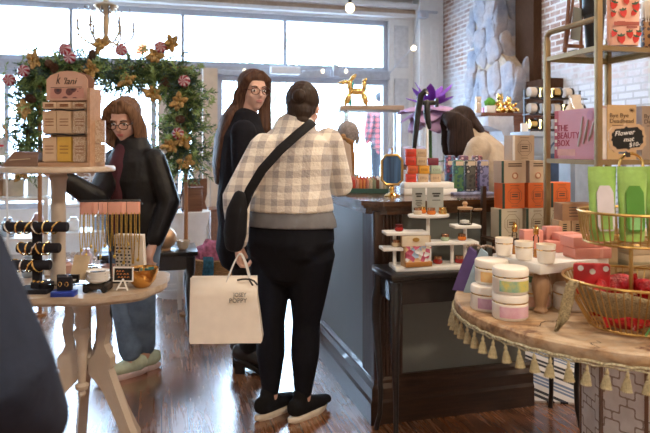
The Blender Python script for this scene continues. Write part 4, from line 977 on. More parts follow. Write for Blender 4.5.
# ---------------- round cosmetic jars
def label_mat(nm,a,c_):
    if nm in MC:return MC[nm]
    m,nt,b=new_mat(nm);f=noise_(nt,coords(nt),22,4,.6);L(nt,ramp(nt,f,[(.4,a),(.6,c_)]),b.inputs['Base Color']);b.inputs['Roughness'].default_value=.5;MC[nm]=m;return m
def pjar(loc,rz,lab,label,r=.057,h=.082,group='stacked scrub jars on the round table'):
    t=thing('scrub_jar',label,'jar',loc,rz,group)
    b=BM();lathe(b,[(r*.93,0),(r,.006),(r,h*.60),(r*.95,h*.63),(r*.95,h*.66)],36);obj('jar_body',b,warmwhite,t)
    b=BM();lathe(b,[(r*.965,h*.635),(r*.965,h*.685)],36);obj('gold_band',b,goldp,t)
    b=BM();lathe(b,[(r*.97,h*.68),(r*1.01,h*.71),(r*1.01,h*.92),(r*.95,h*.985),(r*.8,h),(0,h)],36);obj('lid',b,warmwhite,t)
    b=BM();rr=r+.0008;N_=14;a0,a1=D(-90-62),D(-90+48)
    lo=[b.verts.new((rr*math.cos(a0+(a1-a0)*i/N_),rr*math.sin(a0+(a1-a0)*i/N_),h*.12)) for i in range(N_+1)];hi=[b.verts.new((v.co.x,v.co.y,h*.54)) for v in lo]
    for i in range(N_): b.faces.new((lo[i],lo[i+1],hi[i+1],hi[i]))
    obj('label',b,lab,t);return t
lp=label_mat('mauve_label',(.50,.28,.42),(.62,.42,.55));lpk=label_mat('pink_label',(.62,.33,.42),(.70,.45,.52));lg=label_mat('green_yellow_label',(.20,.42,.34),(.62,.55,.15));ly=label_mat('yellow_label',(.75,.42,.16),(.78,.55,.25));lpe=label_mat('peach_label',(.72,.42,.32),(.75,.52,.42))
j1=P(510,148,1.99);j1.z=TZ;pjar(j1,D(12),lpk,'white scrub jar with pink label at the bottom of the front stack')
pjar(j1+Vector((.001,0,.0825)),D(10),lg,'white scrub jar with green and yellow label on top of the front stack')
j2=P(484,148,2.10);j2.z=TZ;j2.x+=.012;pjar(j2,D(14),lp,'white scrub jar with mauve label at the bottom of the left stack')
pjar(j2+Vector((.022,.03,.0825)),D(8),ly,'white scrub jar with yellow orange label on top of the left stack')
j3=P(534,148,2.13);j3.z=TZ;pjar(j3,D(-10),lpe,'white scrub jar with peach label at the bottom of the back stack')
pjar(j3+Vector((0,0,.0825)),D(-10),label_mat('dark_green_label',(.1,.25,.18),(.2,.38,.2)),'small white jar with dark green label on top of the back stack',.04,.050)
j4=P(571,148,2.10);j4.z=TZ;pjar(j4,D(-10),white,'plain white jar under the riser behind the sparkly pennant',group=None)
# ---------------- white riser on turned leg
RA=Vector((.70,1.99,0));ra=math.atan2(.413,.911)
rs=thing('display_riser','white rectangular riser tray on turned wooden legs holding cups and pink boxes','riser',Vector((RA.x,RA.y,TZ)),ra)
RZ=.920
b=BM();bx(b,(.155,.118,RZ-TZ-.0165),(.31,.236,.033),bev=.003);obj('riser_top',b,white,rs)
lw_=wood('turned_oak',(.30,.17,.09),(.50,.32,.19),.5,stretch=(10,10,1))
hl=RZ-TZ-.034
prof=[(.021,0),(.024,.008),(.018,.016),(.017,.022),(.020,.035),(.029,.075),(.030,.095),(.026,.115),(.018,.124),(.022,.130),(.022,.134),(.017,.139),(.024,hl)]
for x,y in((.045,.045),(.265,.045),(.045,.19),(.265,.19)):
    b=BM();lathe(b,prof,24,(x,y,0));obj('leg',b,lw_,rs)
def RS(x,y): return rs.location+Matrix.Rotation(ra,4,'Z')@Vector((x,y,RZ-TZ+.0005))
def atr(px,d): 
    p=P(px,148,d);p.z=RZ+.0005;return p
for px,d,lb in((504,2.10,'white ceramic cup with gold rim line, left of the three on the riser'),(524,2.02,'white ceramic cup with gold rim line, middle of the three on the riser'),(546,1.96,'white ceramic cup with gold lettering, nearest the riser corner')):
    t=thing('ceramic_cup',lb,'cup',atr(px,d*1.03),0,'white cups on the riser')
    b=BM();r=.031;lathe(b,[(.022,0),(.0265,.004),(.0295,.03),(r,.060),(r,.063),(r-.003,.063),(r-.004,.035),(.02,.012),(0,.012)],30);obj('cup_body',b,warmwhite,t)
    b=BM();lathe(b,[(.0302,.043),(.0306,.0465)],30);obj('gold_line',b,goldp,t)
    b=BM();tube(b,[Vector((-.012+.002*k,-.0262+.0002*k,.038-.004*k+.003*math.sin(k*2))) for k in range(7)],.0011,4);obj('motif',b,ink,t)
for px,d,am,lb in((514.5,2.13,(.75,.35,.06),'slim gold capped bottle of amber oil on the riser'),(536,2.06,(.6,.35,.5),'slim gold capped bottle of pink oil on the riser')):
    t=thing('perfume_bottle',lb,'bottle',atr(px,d*1.03),0,'slim perfume bottles on the riser')
    b=BM();lathe(b,[(.009,0),(.010,.003),(.010,.072),(.007,.076),(.007,.08)],16);obj('glass_body',b,glass('bottle_glass',(.95,.9,.85),.3),t)
    b=BM();lathe(b,[(.0085,.003),(.0085,.03)],14);obj('oil',b,mat('oil_%.1f'%am[1],am,.1,coat=1),t)
    b=BM();lathe(b,[(.0085,.08),(.0095,.083),(.0095,.100),(.006,.104),(.006,.112),(0,.113)],16);obj('cap',b,mat('amber_gold_cap',(.55,.30,.09),.25,.9),t)
pinkb=mat('coral_pink_box',(.66,.27,.22),.6,var=.06)
pinks=[(587,2.08,0,.135,.08,.036,8,'coral pink slim box at the bottom of the front right pair'),(582,2.09,.037,.12,.08,.036,12,'coral pink slim box on top of the front right pair'),
 (559,2.19,0,.095,.05,.040,10,'coral pink slim box behind the nearest cup'),(566,2.20,.041,.085,.05,.028,10,'coral pink slim box stacked behind the nearest cup'),(531,2.23,0,.075,.045,.075,8,'upright coral pink box behind the middle cup'),(552,2.25,0,.06,.04,.085,6,'tall coral pink box at the back of the riser')]
for px,d,z,w,dd,h,rz,lb in pinks:
    p=atr(px,d*1.025);p.z+=z
    t=thing('pink_box',lb,'box',p,D(rz),'coral pink boxes on the riser');b=BM();bx(b,(0,0,h/2),(w,dd,h-.001),bev=.0015);obj('box_body',b,pinkb,t)
    b=BM();bx(b,(w*.22,-dd/2-.0003,h/2),(.012,.0008,h-.002));obj('seal_strip',b,mat('pale_pink_strip',(.72,.36,.30),.5),t,smooth=False)
# ---------------- purple card pouches w/ bead handle at table left edge
q=P(479,148,2.30)
for k,(dx,cn,cc,lb) in enumerate(((0,'violet_card',(.11,.07,.22),'dark violet pointed gift bag behind the mauve jar'),(.035,'pale_blue_card',(.35,.48,.58),'pale blue pointed gift bag behind the mauve jar'))):
    t=thing('gift_pouch',lb,'gift bag',Vector((q.x-.03+dx,2.36-.03*k,TZ)),D(-25+10*k))
    b=BM();prism(b,[(-.055,0),(.055,0),(.035,.15),(.01,.17),(-.02,.10)],.03);obj('pouch_body',b,mat(cn,cc,.8),t,smooth=False)
    b=BM()
    for i in range(8): ell(b,(.0+i*.009,-.0,.168+.010*math.sin(PI*i/7)),.0055,8)
    obj('bead_handle',b,mat('wood_bead',(.3,.22,.17),.5,var=.5,scale=90),t)
# ---------------- two-tier gold wire basket
BC=Vector((.935,1.87,0))
bk=thing('tiered_wire_basket','two-tier gold wire basket stand with ring handle','basket',Vector((BC.x,BC.y,TZ)),0)
def wire_basket(name,rt_,rb_,z0,z1,nw):
    b=BM();tube(b,arcpts(rt_,48,c=(0,0,z1)),.0042,8,closed=True);tube(b,arcpts(rb_,48,c=(0,0,z0)),.0038,8,closed=True)
    tube(b,arcpts(rb_*.55,32,c=(0,0,z0)),.002,6,closed=True)
    for k in range(nw):
        a=2*PI*k/nw;c_,s=math.cos(a),math.sin(a);tube(b,[(rt_*c_,rt_*s,z1),((rt_*.45+rb_*.55)*c_*1.02,(rt_*.45+rb_*.55)*s*1.02,z0+(z1-z0)*.45),(rb_*c_,rb_*s,z0)],.0021,5)
    for k in range(8):
        a=PI*k/8;tube(b,[(rb_*math.cos(a),rb_*math.sin(a),z0),(-rb_*math.cos(a),-rb_*math.sin(a),z0)],.0018,5)
    return obj(name,b,gold,bk)
wire_basket('lower_basket',.195,.122,.012,.152,56)
wire_basket('upper_basket',.150,.134,.264,.357,44)
b=BM();cyl(b,(0,0,.012),.0065,.45,12);obj('centre_post',b,gold,bk)
b=BM();tube(b,arcpts(.036,28,c=(0,0,.497),plane='xz'),.0045,8,closed=True);obj('ring_handle',b,goldp,bk)
for k in range(3):
    a=D(270+120*k);b=BM();ell(b,(.116*math.cos(a),.116*math.sin(a),.006),.0062,10);obj('foot',b,goldp,bk)
# red packets
def redfoil():
    m,nt,b=new_mat('red_foil_packet');f=noise_(nt,coords(nt),26,4,.7);L(nt,ramp(nt,f,[(.38,(.28,.008,.012)),(.6,(.60,.02,.025)),(.70,(.8,.55,.55))]),b.inputs['Base Color']);b.inputs['Roughness'].default_value=.2;bump(nt,b,f,.8,.02);return m
rf=redfoil()
pk_n=0
for k,(a,r,z,tl_,w) in enumerate([(200,.06,.02,.5,.13),(250,.075,.02,.6,.14),(300,.075,.02,.6,.14),(345,.06,.02,.5,.13),(120,.09,.02,.4,.12),(60,.09,.02,.4,.12),(150,.085,.075,.7,.12),(30,.085,.075,.7,.12),(90,.08,.085,.7,.12),(330,.085,.085,.9,.11)]):
    t=thing('sweet_packet',['shiny red packet lying low in the lower gold basket','shiny red packet sticking up in the lower gold basket'][z>.05],'packet',BC+Vector((r*math.cos(D(a)),r*math.sin(D(a)),TZ+z)),D(a+90),'red packets in the lower gold basket')
    b=BM();ell(b,(0,0,.03),(w*.5,.022,.034),14)
    bx(b,(w*.5,0,.03),(.02,.003,.045));bx(b,(-w*.5,0,.03),(.02,.003,.045));obj('packet_body',b,rf,t,rot=(0,tl_*.3*(-1)**k,0))
# dotted red packet + clear one
t=thing('sweet_packet','red packet with white dots standing at the back of the lower gold basket','packet',BC+Vector((-.09,.07,TZ+.09)),D(-10))
b=BM();bx(b,(0,0,.045),(.11,.02,.10),bev=.008);obj('packet_body',b,mat('red_card',(.5,.015,.02),.4),t)
b=BM()
for x,z in((-.03,.03),(.0,.07),(.03,.035),(.04,.08),(-.035,.08),(.005,.02)): lathe(b,[(.009,0),(.009,.001)],12,(x,-.0105,z),Matrix.Rotation(PI/2,4,'X'))
obj('white_dots',b,whiteink,t)
# green stems
b=BM();tube(b,[(-.05,-.18,.03),(.0,-.17,.10),(.05,-.15,.16),(.09,-.14,.17)],.003,6,smooth=1);tube(b,[(.06,-.17,.08),(.10,-.165,.15)],.005,6);tag(obj('stem',b,mat('leaf_green',(.08,.22,.06),.7),None,BC+Vector((0,0,TZ))),'green twig lying over the packets in the lower gold basket','twig')
# sparkly pennant / kraft glitter pieces
gl=mat('glitter_champagne',(.42,.34,.20),.45,.5,var=.6,scale=260,bmp=.8,bscale=300)
q=P(561,148,1.80)
b=BM();pts=[(-.012,.155),(.035,.150),(.025,.05),(.008,.02),(-.045,-.015),(-.03,.06)]
t=thing('glitter_fabric','sparkly champagne cloth draped over the left rim of the lower gold basket','fabric',Vector((BC.x-.205,BC.y-.03,TZ)),D(-10))
vs=[]
pr2=[((-.045,.006),(-.035,.006)),((-.035,.05),(-.005,.045)),((-.026,.10),(.008,.09)),((-.012,.145),(.016,.135)),((.0,.158),(.03,.157))]
b=BM();rows=[]
for i,(a,c_) in enumerate(pr2): rows.append([b.verts.new((a[0]+(c_[0]-a[0])*k/4,-.03-.008*math.sin(k*1.7+i)-.0*i,a[1]+(c_[1]-a[1])*k/4)) for k in range(5)])
for a,c_ in zip(rows[:5],rows[1:5]):
    for k in range(4): b.faces.new((a[k],a[k+1],c_[k+1],c_[k]))
o=obj('draped_cloth',b,gl,t,ang=80);s=o.modifiers.new('s','SOLIDIFY');s.thickness=.003
b=BM()
rows=[]
for i in range(8):
    a=D(178+15.5*i);row=[]
    for k in range(5):
        z=.148-.004*i-(.100-.007*i)*k/4+.006*math.sin(i*1.9);R_=.122+(z-.012)/.14*.073-.014-.004*math.sin(i*2.3+k)
        row.append(b.verts.new(Matrix.Rotation(D(10),3,'Z')@Vector((.205+R_*math.cos(a),.03+R_*math.sin(a),z))))
    rows.append(row)
for a,c_ in zip(rows,rows[1:]):
    for k in range(4): b.faces.new((a[k],a[k+1],c_[k+1],c_[k]))
o=obj('gathered_cloth',b,gl,t,ang=80);s=o.modifiers.new('s','SOLIDIFY');s.thickness=.003
# green pouches
gp=mat('lime_green_pouch',(.28,.48,.11),.3,var=.3,scale=16,coat=.3,bmp=.5,bscale=14);gp2=mat('dark_green_window',(.08,.26,.03),.3)
for k,(px,d,rz,lb) in enumerate(((602,1.845,4,'lime green resealable pouch at the left in the upper gold basket'),(632,1.835,-2,'lime green resealable pouch in front of the ring handle'),(660,1.86,-14,'lime green resealable pouch at the right in the upper gold basket'))):
    p=P(px,148,d);p.z=TZ+.268
    t=thing('green_pouch',lb,'pouch',p,D(rz),'lime green pouches in the upper gold basket')
    w=.044;b=BM();loft(b,[(0,0,.004),(0,0,.03),(0,0,.12),(0,0,.185),(0,0,.215)],[(w*.80,.022),(w*.84,.024),(w*.92,.018),(w,.008),(w,.002)],n=18,caps=False);obj('pouch_body',b,gp,t)
    b=BM();bx(b,(0,-.0,.216),(2*w,.003,.02));obj('top_seal',b,gp,t,smooth=False)
    b=BM();o=[(-.026,.05),(-.02,.035),(.02,.035),(.026,.05),(.026,.15),(.015,.17),(-.015,.17),(-.026,.15)];prism(b,o,.002,Matrix.Translation((0,-.032,0))@Matrix.Rotation(-.1,4,'X'));obj('window_label',b,mat('pale_lilac_label',(.62,.58,.62),.4) if k!=1 else gp2,t,smooth=False)
    b=BM();prism(b,[(-.018,.04),(.018,.04),(.018,.085),(-.018,.085)],.002,Matrix.Translation((0,-.034,0))@Matrix.Rotation(-.1,4,'X'));obj('front_print',b,gp if k!=1 else mat('mint_window',(.25,.55,.2),.2),t,smooth=False)
# chalkboard tag clipped on ring
q=P(630,138,1.80)
t=thing('chalkboard_sign','small black chalkboard sign with scalloped wooden frame and white writing above the gold ring','sign',Vector((q.x,1.81,q.z-.04)),D(0))
t.rotation_euler=(0,D(-6),0)
def scal(w,h,k=.012): return [(-w,-h+k),(-w+k*.6,-h+k*.6),(-w+k,-h),(-.006,-h),(0,-h-.005),(.006,-h),(w-k,-h),(w-k*.6,-h+k*.6),(w,-h+k),(w,-.005),(w+.004,0),(w,.005),(w,h-k),(w-k*.6,h-k*.6),(w-k,h),(.006,h),(0,h+.005),(-.006,h),(-w+k,h),(-w+k*.6,h-k*.6),(-w,h-k),(-w,.005),(-w-.004,0),(-w,-.005)]
b=BM();prism(b,[(x,z+.04) for x,z in scal(.053,.038)],.006);obj('frame',b,wood('tag_wood',(.50,.32,.18),(.68,.46,.28),.5),t,smooth=False)
b=BM();prism(b,[(x,z+.04) for x,z in scal(.045,.030)],.0075);obj('chalkboard',b,mat('chalkboard',(.01,.01,.011),.8),t,smooth=False)
text('Flower',.021,whiteink,t,(-.008,-.0042,.056),shear=.3);text('mat',.020,whiteink,t,(.002,-.0042,.036),shear=.3);text('$10-',.018,whiteink,t,(.018,-.0042,.019),shear=.2)
b=BM();bx(b,(0,.004,-.002),(.012,.008,.03),bev=.002);bx(b,(0,.03,-.004),(.006,.05,.006));obj('clip',b,mat('dark_clip',(.05,.04,.03),.4),t)
# ================================================================ etagere (gold shelf)
E=Vector((1.005,2.25,0));ez0=TZ
et=thing('etagere','gold metal tabletop shelf unit with glass shelves, standing on the round table','shelf',Vector((E.x,E.y,TZ)),R15)
EW=.30;ED=.31
em=mat('antique_gold_paint',(.30,.205,.10),.45,.7,var=.08)
zt=1.778-TZ;z2=1.668-TZ;z1=1.247-TZ
w=.0125
for x in(0,EW):
    for y in(0,ED):
        b=BM();bx(b,(x,y,(zt-.03)/2 if y else .60),(.022,.022,(zt-.03) if y else 1.20),bev=.003);obj('post',b,em,et)
for x in(0,EW):
    b=BM();tube(b,[(x,ED,zt-.04),(x,ED,zt-.015),(x,ED-.02,zt),(x,ED*.5,zt),(x,0,zt+.0)],.0115,8);obj('top_side_rail',b,em,et)
b=BM();
for x in(0,EW): tube(b,[(x,0,1.19),(x+.004,.0,1.26),(x+.02,0,1.30)],.012,8)
bx(b,(EW/2,0,1.31),(EW+.02,.02,.02));obj('top_arch',b,em,et)
for z,nm in((z2,'upper'),(z1,'lower'),(.10,'bottom')):
    b=BM()
    bx(b,(EW/2,0,z),(EW,.018,.018));bx(b,(EW/2,ED,z),(EW,.018,.018));bx(b,(0,ED/2,z),(.018,ED,.018));bx(b,(EW,ED/2,z),(.018,ED,.018));fr_=obj('shelf_frame',b,em,et,smooth=False)
    b=BM();bx(b,(EW/2,ED/2,z+.006),(EW-.018,ED-.018,.006));obj('shelf_glass',b,glass('shelf_glass',(.75,.82,.80),.2),fr_,smooth=False)
def EL(x,y,z): return et.location+Matrix.Rotation(R15,4,'Z')@Vector((x,y,z))
LZ=z1+.0095
# beauty box: face parallel to the left side
t=thing('beauty_box','pink box with red lettering and white spine on the lower shelf of the gold unit','box',EL(.012,.04,LZ),R15-PI/2)
# local x runs from back(-) to front(+)... rz=R15-90: local +x = -U direction (towards camera), face normal -y -> -V
Lb=.245;Hb=.195
pkm=mat('rose_pink_box',(.66,.30,.36),.5,var=.03)
t.location=EL(.035,ED/2-.005,LZ)
b=BM();bx(b,(0,0,Hb/2),(Lb,.05,Hb),bev=.001);obj('box_body',b,pkm,t,smooth=False)
b=BM();bx(b,(-Lb/2+.012,-.0253,Hb/2),(.024,.001,Hb-.002));obj('spine',b,mat('deep_pink_spine',(.50,.14,.20),.5),t,smooth=False)
b=BM();bx(b,(Lb/2+.0003,0,Hb/2),(.001,.048,Hb-.004));obj('pale_side',b,mat('pale_side_card',(.62,.56,.55),.6),t,smooth=False)
redi=mat('crimson_ink',(.40,.03,.06),.6)
for s_,z in(('THE',.122),('BEAUTY',.092),('BOX',.062)): text(s_,.036,redi,t,(-Lb/2+.018,-.0262,z),sx=1.05,align='LEFT')
for k in range(5): 
    b=BM();bx(b,(-Lb/2+.010,-.0262,.155-k*.028),(.014,.001,.012));obj('spine_print',b,whiteink,t,smooth=False)
b=BM();bx(b,(-Lb/2+.075,-.0258,.026),(.11,.001,.026));obj('footer_label',b,mat('pale_pink_strip',(.72,.5,.5),.5),t,smooth=False)
b=BM();lathe(b,[(.020,0),(.020,.001)],24,(Lb/2-.028,-.0255,Hb-.028),Matrix.Rotation(PI/2,4,'X'));obj('round_badge',b,mat('mauve_badge',(.60,.28,.42),.5),t)
b=BM()
for k in range(3): tube(b,[(.045+k*.03-.02,-.0262,.05+.01*k),(.05+k*.03-.01,-.0262,.10),(.045+k*.03+.008,-.0262,.165-.012*k)],[.004,.006,.002],6)
obj('illustration',b,mat('silver_grey_print',(.50,.42,.42),.4,.3),t)
# kraft boxes
kr1=mat('ochre_card',(.52,.34,.17),.7,var=.04);kr2=mat('taupe_card',(.36,.27,.21),.7,var=.04)
for k,(px,d,m_,lb) in enumerate(((619,2.31,kr1,'ochre card box with dark lettering behind the chalkboard sign'),(653,2.37,kr2,'taupe card box with dark lettering at the right edge of the gold shelf'))):
    p=P(px,148,d);p.z=et.location.z+LZ
    t=thing('card_box',lb,'box',p,D(3));w_=.112
    b=BM();bx(b,(0,0,.1025),(w_,.04,.205),bev=.001);obj('box_body',b,m_,t,smooth=False)
    dk_=mat('dark_brown_ink',(.09,.05,.03),.7)
    text('Bye Bye',.023,dk_,t,(-w_/2+.008,-.0208,.165),align='LEFT');text('Deadhead',.023,dk_,t,(-w_/2+.008,-.0208,.144),align='LEFT')
    b=BM();bx(b,(.005,-.0206,.128),(.085,.0008,.0025));obj('rule',b,dk_,t,smooth=False)
    b=BM()
    for i in range(9): 
        a=i*.7;tube(b,[(.038,-.0208,.185),(.038+.011*math.cos(a),-.0208,.185+.009*math.sin(a))],.0009,4)
    obj('sprig_motif',b,dk_,t)
    b=BM();ell(b,(-.0 if k==0 else .02,-.0205,.105 if k==0 else .09),(.012 if k==0 else .022,.001,.009 if k==0 else .035),16);obj('pale_motif',b,mat('pale_motif',(.66,.52,.38),.6),t)
UZ=z2+.0095
# strawberry bag
def straw():
    m,nt,b=new_mat('coral_pouch_film');L(nt,ramp(nt,noise_(nt,coords(nt),6,2),[(.3,(.72,.36,.26)),(.7,(.80,.48,.36))]),b.inputs['Base Color']);b.inputs['Roughness'].default_value=.3;return m
p=P(623,148,2.30);p.z=et.location.z+UZ
t=thing('strawberry_pouch','coral pouch printed with red strawberries on the top gold shelf','pouch',p,D(2))
w_=.062;b=BM();loft(b,[(0,0,.006),(0,0,.03),(0,0,.14),(0,0,.23)],[(w_*.9,.028),(w_,.026),(w_,.018),(w_,.004)],n=20,caps=False);obj('pouch_body',b,straw(),t)
sr=mat('strawberry_red',(.62,.04,.03),.4);sg=mat('strawberry_leaf',(.05,.10,.06),.6)
def berry(b,x,z,s,a,y):
    M=Matrix.Translation((x,y,z))@Matrix.Rotation(a,4,'Y');o=[(0,-.014*s),(.008*s,-.006*s),(.011*s,.004*s),(.007*s,.010*s),(-.007*s,.010*s),(-.011*s,.004*s),(-.008*s,-.006*s)];prism(b,o,.002,M);return M
bb=[(-.045,.155,1.1,.3),(.0,.170,.95,-.2),(.04,.150,1.15,-.3),(-.012,.125,1.1,-.2),(-.045,.185,1,.2),(.045,.192,1,.2),(.028,.125,.8,.6),(-.047,.122,.8,.3),(.012,.045,1.0,-.2),(-.02,.028,1.2,-.1),(-.045,.05,.9,.4),(.035,.028,1,.2),(.05,.048,.9,.1),(-.01,.20,1,.1)]
for x,z,s,a in bb:
    b=BM();berry(b,x,z,s*1.15,a,-(.027-.05*max(0,z-.03)*.5)*(1-(abs(x)/.062)**2)**.5-.002)
    so=obj('strawberry_print',b,sr,t,smooth=False);b=BM()
    M=Matrix.Translation((x,-(.027-.05*max(0,z-.03)*.5)*(1-(abs(x)/.062)**2)**.5-.003,z))@Matrix.Rotation(a,4,'Y');prism(b,[(-.010*s,.009*s),(-.012*s,.015*s),(-.004*s,.013*s),(0,.018*s),(.004*s,.013*s),(.012*s,.015*s),(.010*s,.009*s),(0,.006*s)],.002,M);obj('leaf_print',b,sg,so,smooth=False)
b=BM();bx(b,(0,-.0255,.085),(.095,.001,.014));bx(b,(.02,-.0262,.072),(.04,.001,.006));bx(b,(-.02,-.026,.09),(.03,.001,.008));obj('brand_print',b,mat('rust_print',(.42,.10,.07),.5),t,smooth=False)
# black cylinder, easel frame
p=P(594,148,2.44);p.z=et.location.z+UZ
p=EL(.118,.17,UZ)
t=thing('black_tumbler','black stepped cylindrical tumbler on the top gold shelf left of the strawberry pouch','tumbler',p,0)
b=BM();lathe(b,[(.028,0),(.030,.004),(.034,.07),(.040,.15)],24);obj('tumbler_body',b,black,t);b=BM();lathe(b,[(.042,.15),(.044,.155),(.045,.24),(.04,.245),(0,.245)],24);obj('lid',b,black,t)
p=EL(-.0,.22,UZ)
t=thing('easel_frame','brown wooden easel with grey print at the left of the top gold shelf','frame',EL(.045,.20,UZ),D(18))
wb=wood('chestnut_wood',(.16,.065,.03),(.33,.15,.08),.45,stretch=(10,10,1))
b=BM()
tube(b,[(-.045,0,.006),(.0,.02,.27)],.0075,6);tube(b,[(.035,0,.006),(.055,.02,.27)],.0075,6)
tube(b,[(0,.05,.006),(.02,.02,.25)],.006,6);bx(b,(-.003,-.004,.03),(.09,.014,.012));obj('easel_legs',b,wb,t)
b=BM();bx(b,(.013,-.003,.12),(.045,.004,.13),rot=Euler((0,D(7),0)));obj('print_card',b,mat('grey_print',(.25,.27,.25),.5),t,smooth=False)
p=P(653,148,2.36);p.z=et.location.z+UZ
t=thing('printed_bag','dark leopard print bag with white fringe at the right of the top gold shelf','bag',p,0)
b=BM();bx(b,(0,0,.06),(.085,.04,.12),bev=.012);obj('bag_body',b,pattern('leopard_print',(.05,.02,.015),(.01,.005,.005),(.35,.18,.07),60),t)
b=BM();bx(b,(0,0,.155),(.08,.035,.07),bev=.008)
for k in range(9): tube(b,[(-.038+k*.0095,-.02,.13),(-.038+k*.0095,-.022,.105)],.0028,5)
obj('fringed_top',b,mat('cream_fringe',(.65,.60,.52),.9),t)
# green/dark glass pieces lying on the glass shelf back
for k,(x,y,cc) in enumerate(((.10,.25,(.06,.09,.05)),(.17,.26,(.10,.16,.10)),(.235,.25,(.5,.5,.55)))):
    b=BM();bx(b,(0,0,.012),(.055,.05,.024),bev=.004);tag(obj('glass_block',b,mat('block_%d'%k,cc,.15,coat=.5),None,EL(x,y,UZ),RM),['dark olive','mossy green','pale grey'][k]+' small box at the back of the top gold shelf','box')
# brown kraft boxes in the shelf unit (lower glass) raised on a cream carton
p=P(573,148,2.44)
t=thing('carton','cream carton supporting the brown kraft boxes behind the pink boxes','box',Vector((p.x+.02,2.44,TZ)),D(5));b=BM();bx(b,(0,.01,.095),(.16,.11,.19));obj('carton_body',b,mat('cream_card',(.70,.60,.45),.8),t,smooth=False)
for k in range(3):
    w_=.048;t=thing('kraft_box','small kraft box with black lettering and blue base, %s of three in a row'%['left','middle','right'][k],'box',Vector((p.x-.047+k*.051,2.44,TZ+.1905)),D(5),'small kraft boxes with blue base')
    b=BM();bx(b,(0,0,.036),(w_,.06,.072));obj('box_body',b,kraft,t,smooth=False);b=BM();bx(b,(0,-.0003,.010),(w_+.0006,.0606,.020));obj('blue_base',b,mat('royal_blue',(.05,.12,.45),.5),t,smooth=False)
    b=BM();
    for z in(.058,.050,.042,.034): bx(b,(0,-.0306,z),(.016,.0008,.004))
    obj('print',b,ink,t,smooth=False)
t=thing('kraft_box','long kraft box with lines of dark print lying on the row of small kraft boxes','box',Vector((p.x+.008,2.45,TZ+.263)),D(7));b=BM();bx(b,(0,0,.034),(.135,.07,.068));obj('box_body',b,mat('brown_card',(.36,.20,.11),.75),t,smooth=False)
b=BM()
for z in(.052,.042,.03,.018): bx(b,(.01,-.0355,z),(.10,.0008,.0028))
obj('print',b,ink,t,smooth=False)
# stacked boxes behind basket at right
p=P(602,148,2.52)
for k,(px,d,w_,h,cc,nm,lb) in enumerate(((603,2.50,.07,.15,(.32,.2,.1),'brown_card2','brown upright carton behind the lower gold basket'),)):
    q=P(px+6,148,2.36);t=thing('carton',lb,'box',Vector((q.x,2.40,TZ)),D(6));b=BM();bx(b,(0,0,.125),(.075,.06,.25));obj('carton_body',b,mat(nm,cc,.75),t,smooth=False)
for k in range(5):
    q=P(646,148,2.40);b=BM();bx(b,(0,0,.022),(.17,.10,.044),bev=.002);tag(obj('flat_box',b,mat('beige_box',(.55,.42,.28),.7),None,Vector((q.x,2.42,TZ+k*.0455)),(0,0,D(5+k))),'flat beige box in the stack behind the basket post, %s from bottom'%['first','second','third','fourth','fifth'][k],'box','flat beige boxes behind the basket')
# ================================================================ box display rack on console (dark wood ladder)
RK=T(.50,.17,.7605)
rk=thing('display_rack','dark wooden ladder rack behind the orange and cream boxes','rack',T(.515,.065,.7605),R15)
def rkl(p): return Matrix.Rotation(-R15,4,'Z')@(p-rk.location)
dbase=2.86
xl=P(491,148,dbase).x;xr=P(577,148,dbase+.1).x
b=BM();
p0=rkl(Vector((xl,dbase,.7605)));
bx(b,(.195,.04,.118),(.41,.11,.014));obj('shelf_board',b,darkw,rk,smooth=False)
for x in(.012,.385):
    b=BM();bx(b,(x,.105,.18),(.02,.02,.36));obj('upright',b,darkwz,rk,smooth=False)
    b=BM();bx(b,(x,.0,.056),(.02,.02,.112));obj('front_foot',b,darkwz,rk,smooth=False)
b=BM();cyl(b,(0,0,0),.006,.05,10,Matrix.Translation((-.04,.105,.25))@Matrix.Rotation(PI/2,4,'Y'));obj('peg',b,lw_,rk)
b=BM();cyl(b,(0,0,0),.006,.40,10,Matrix.Translation((.02,.105,.30))@Matrix.Rotation(PI/2,4,'Y'));obj('rung',b,darkwz,rk)
RKZ=.7605+.1255
crm=mat('stone_card',(.50,.44,.33),.7,var=.03);orm=mat('burnt_orange_card',(.60,.12,.02),.6,var=.03);tnm=mat('tan_card',(.50,.37,.26),.7,var=.03);dgs=mat('dark_green_spine',(.012,.05,.04),.5)
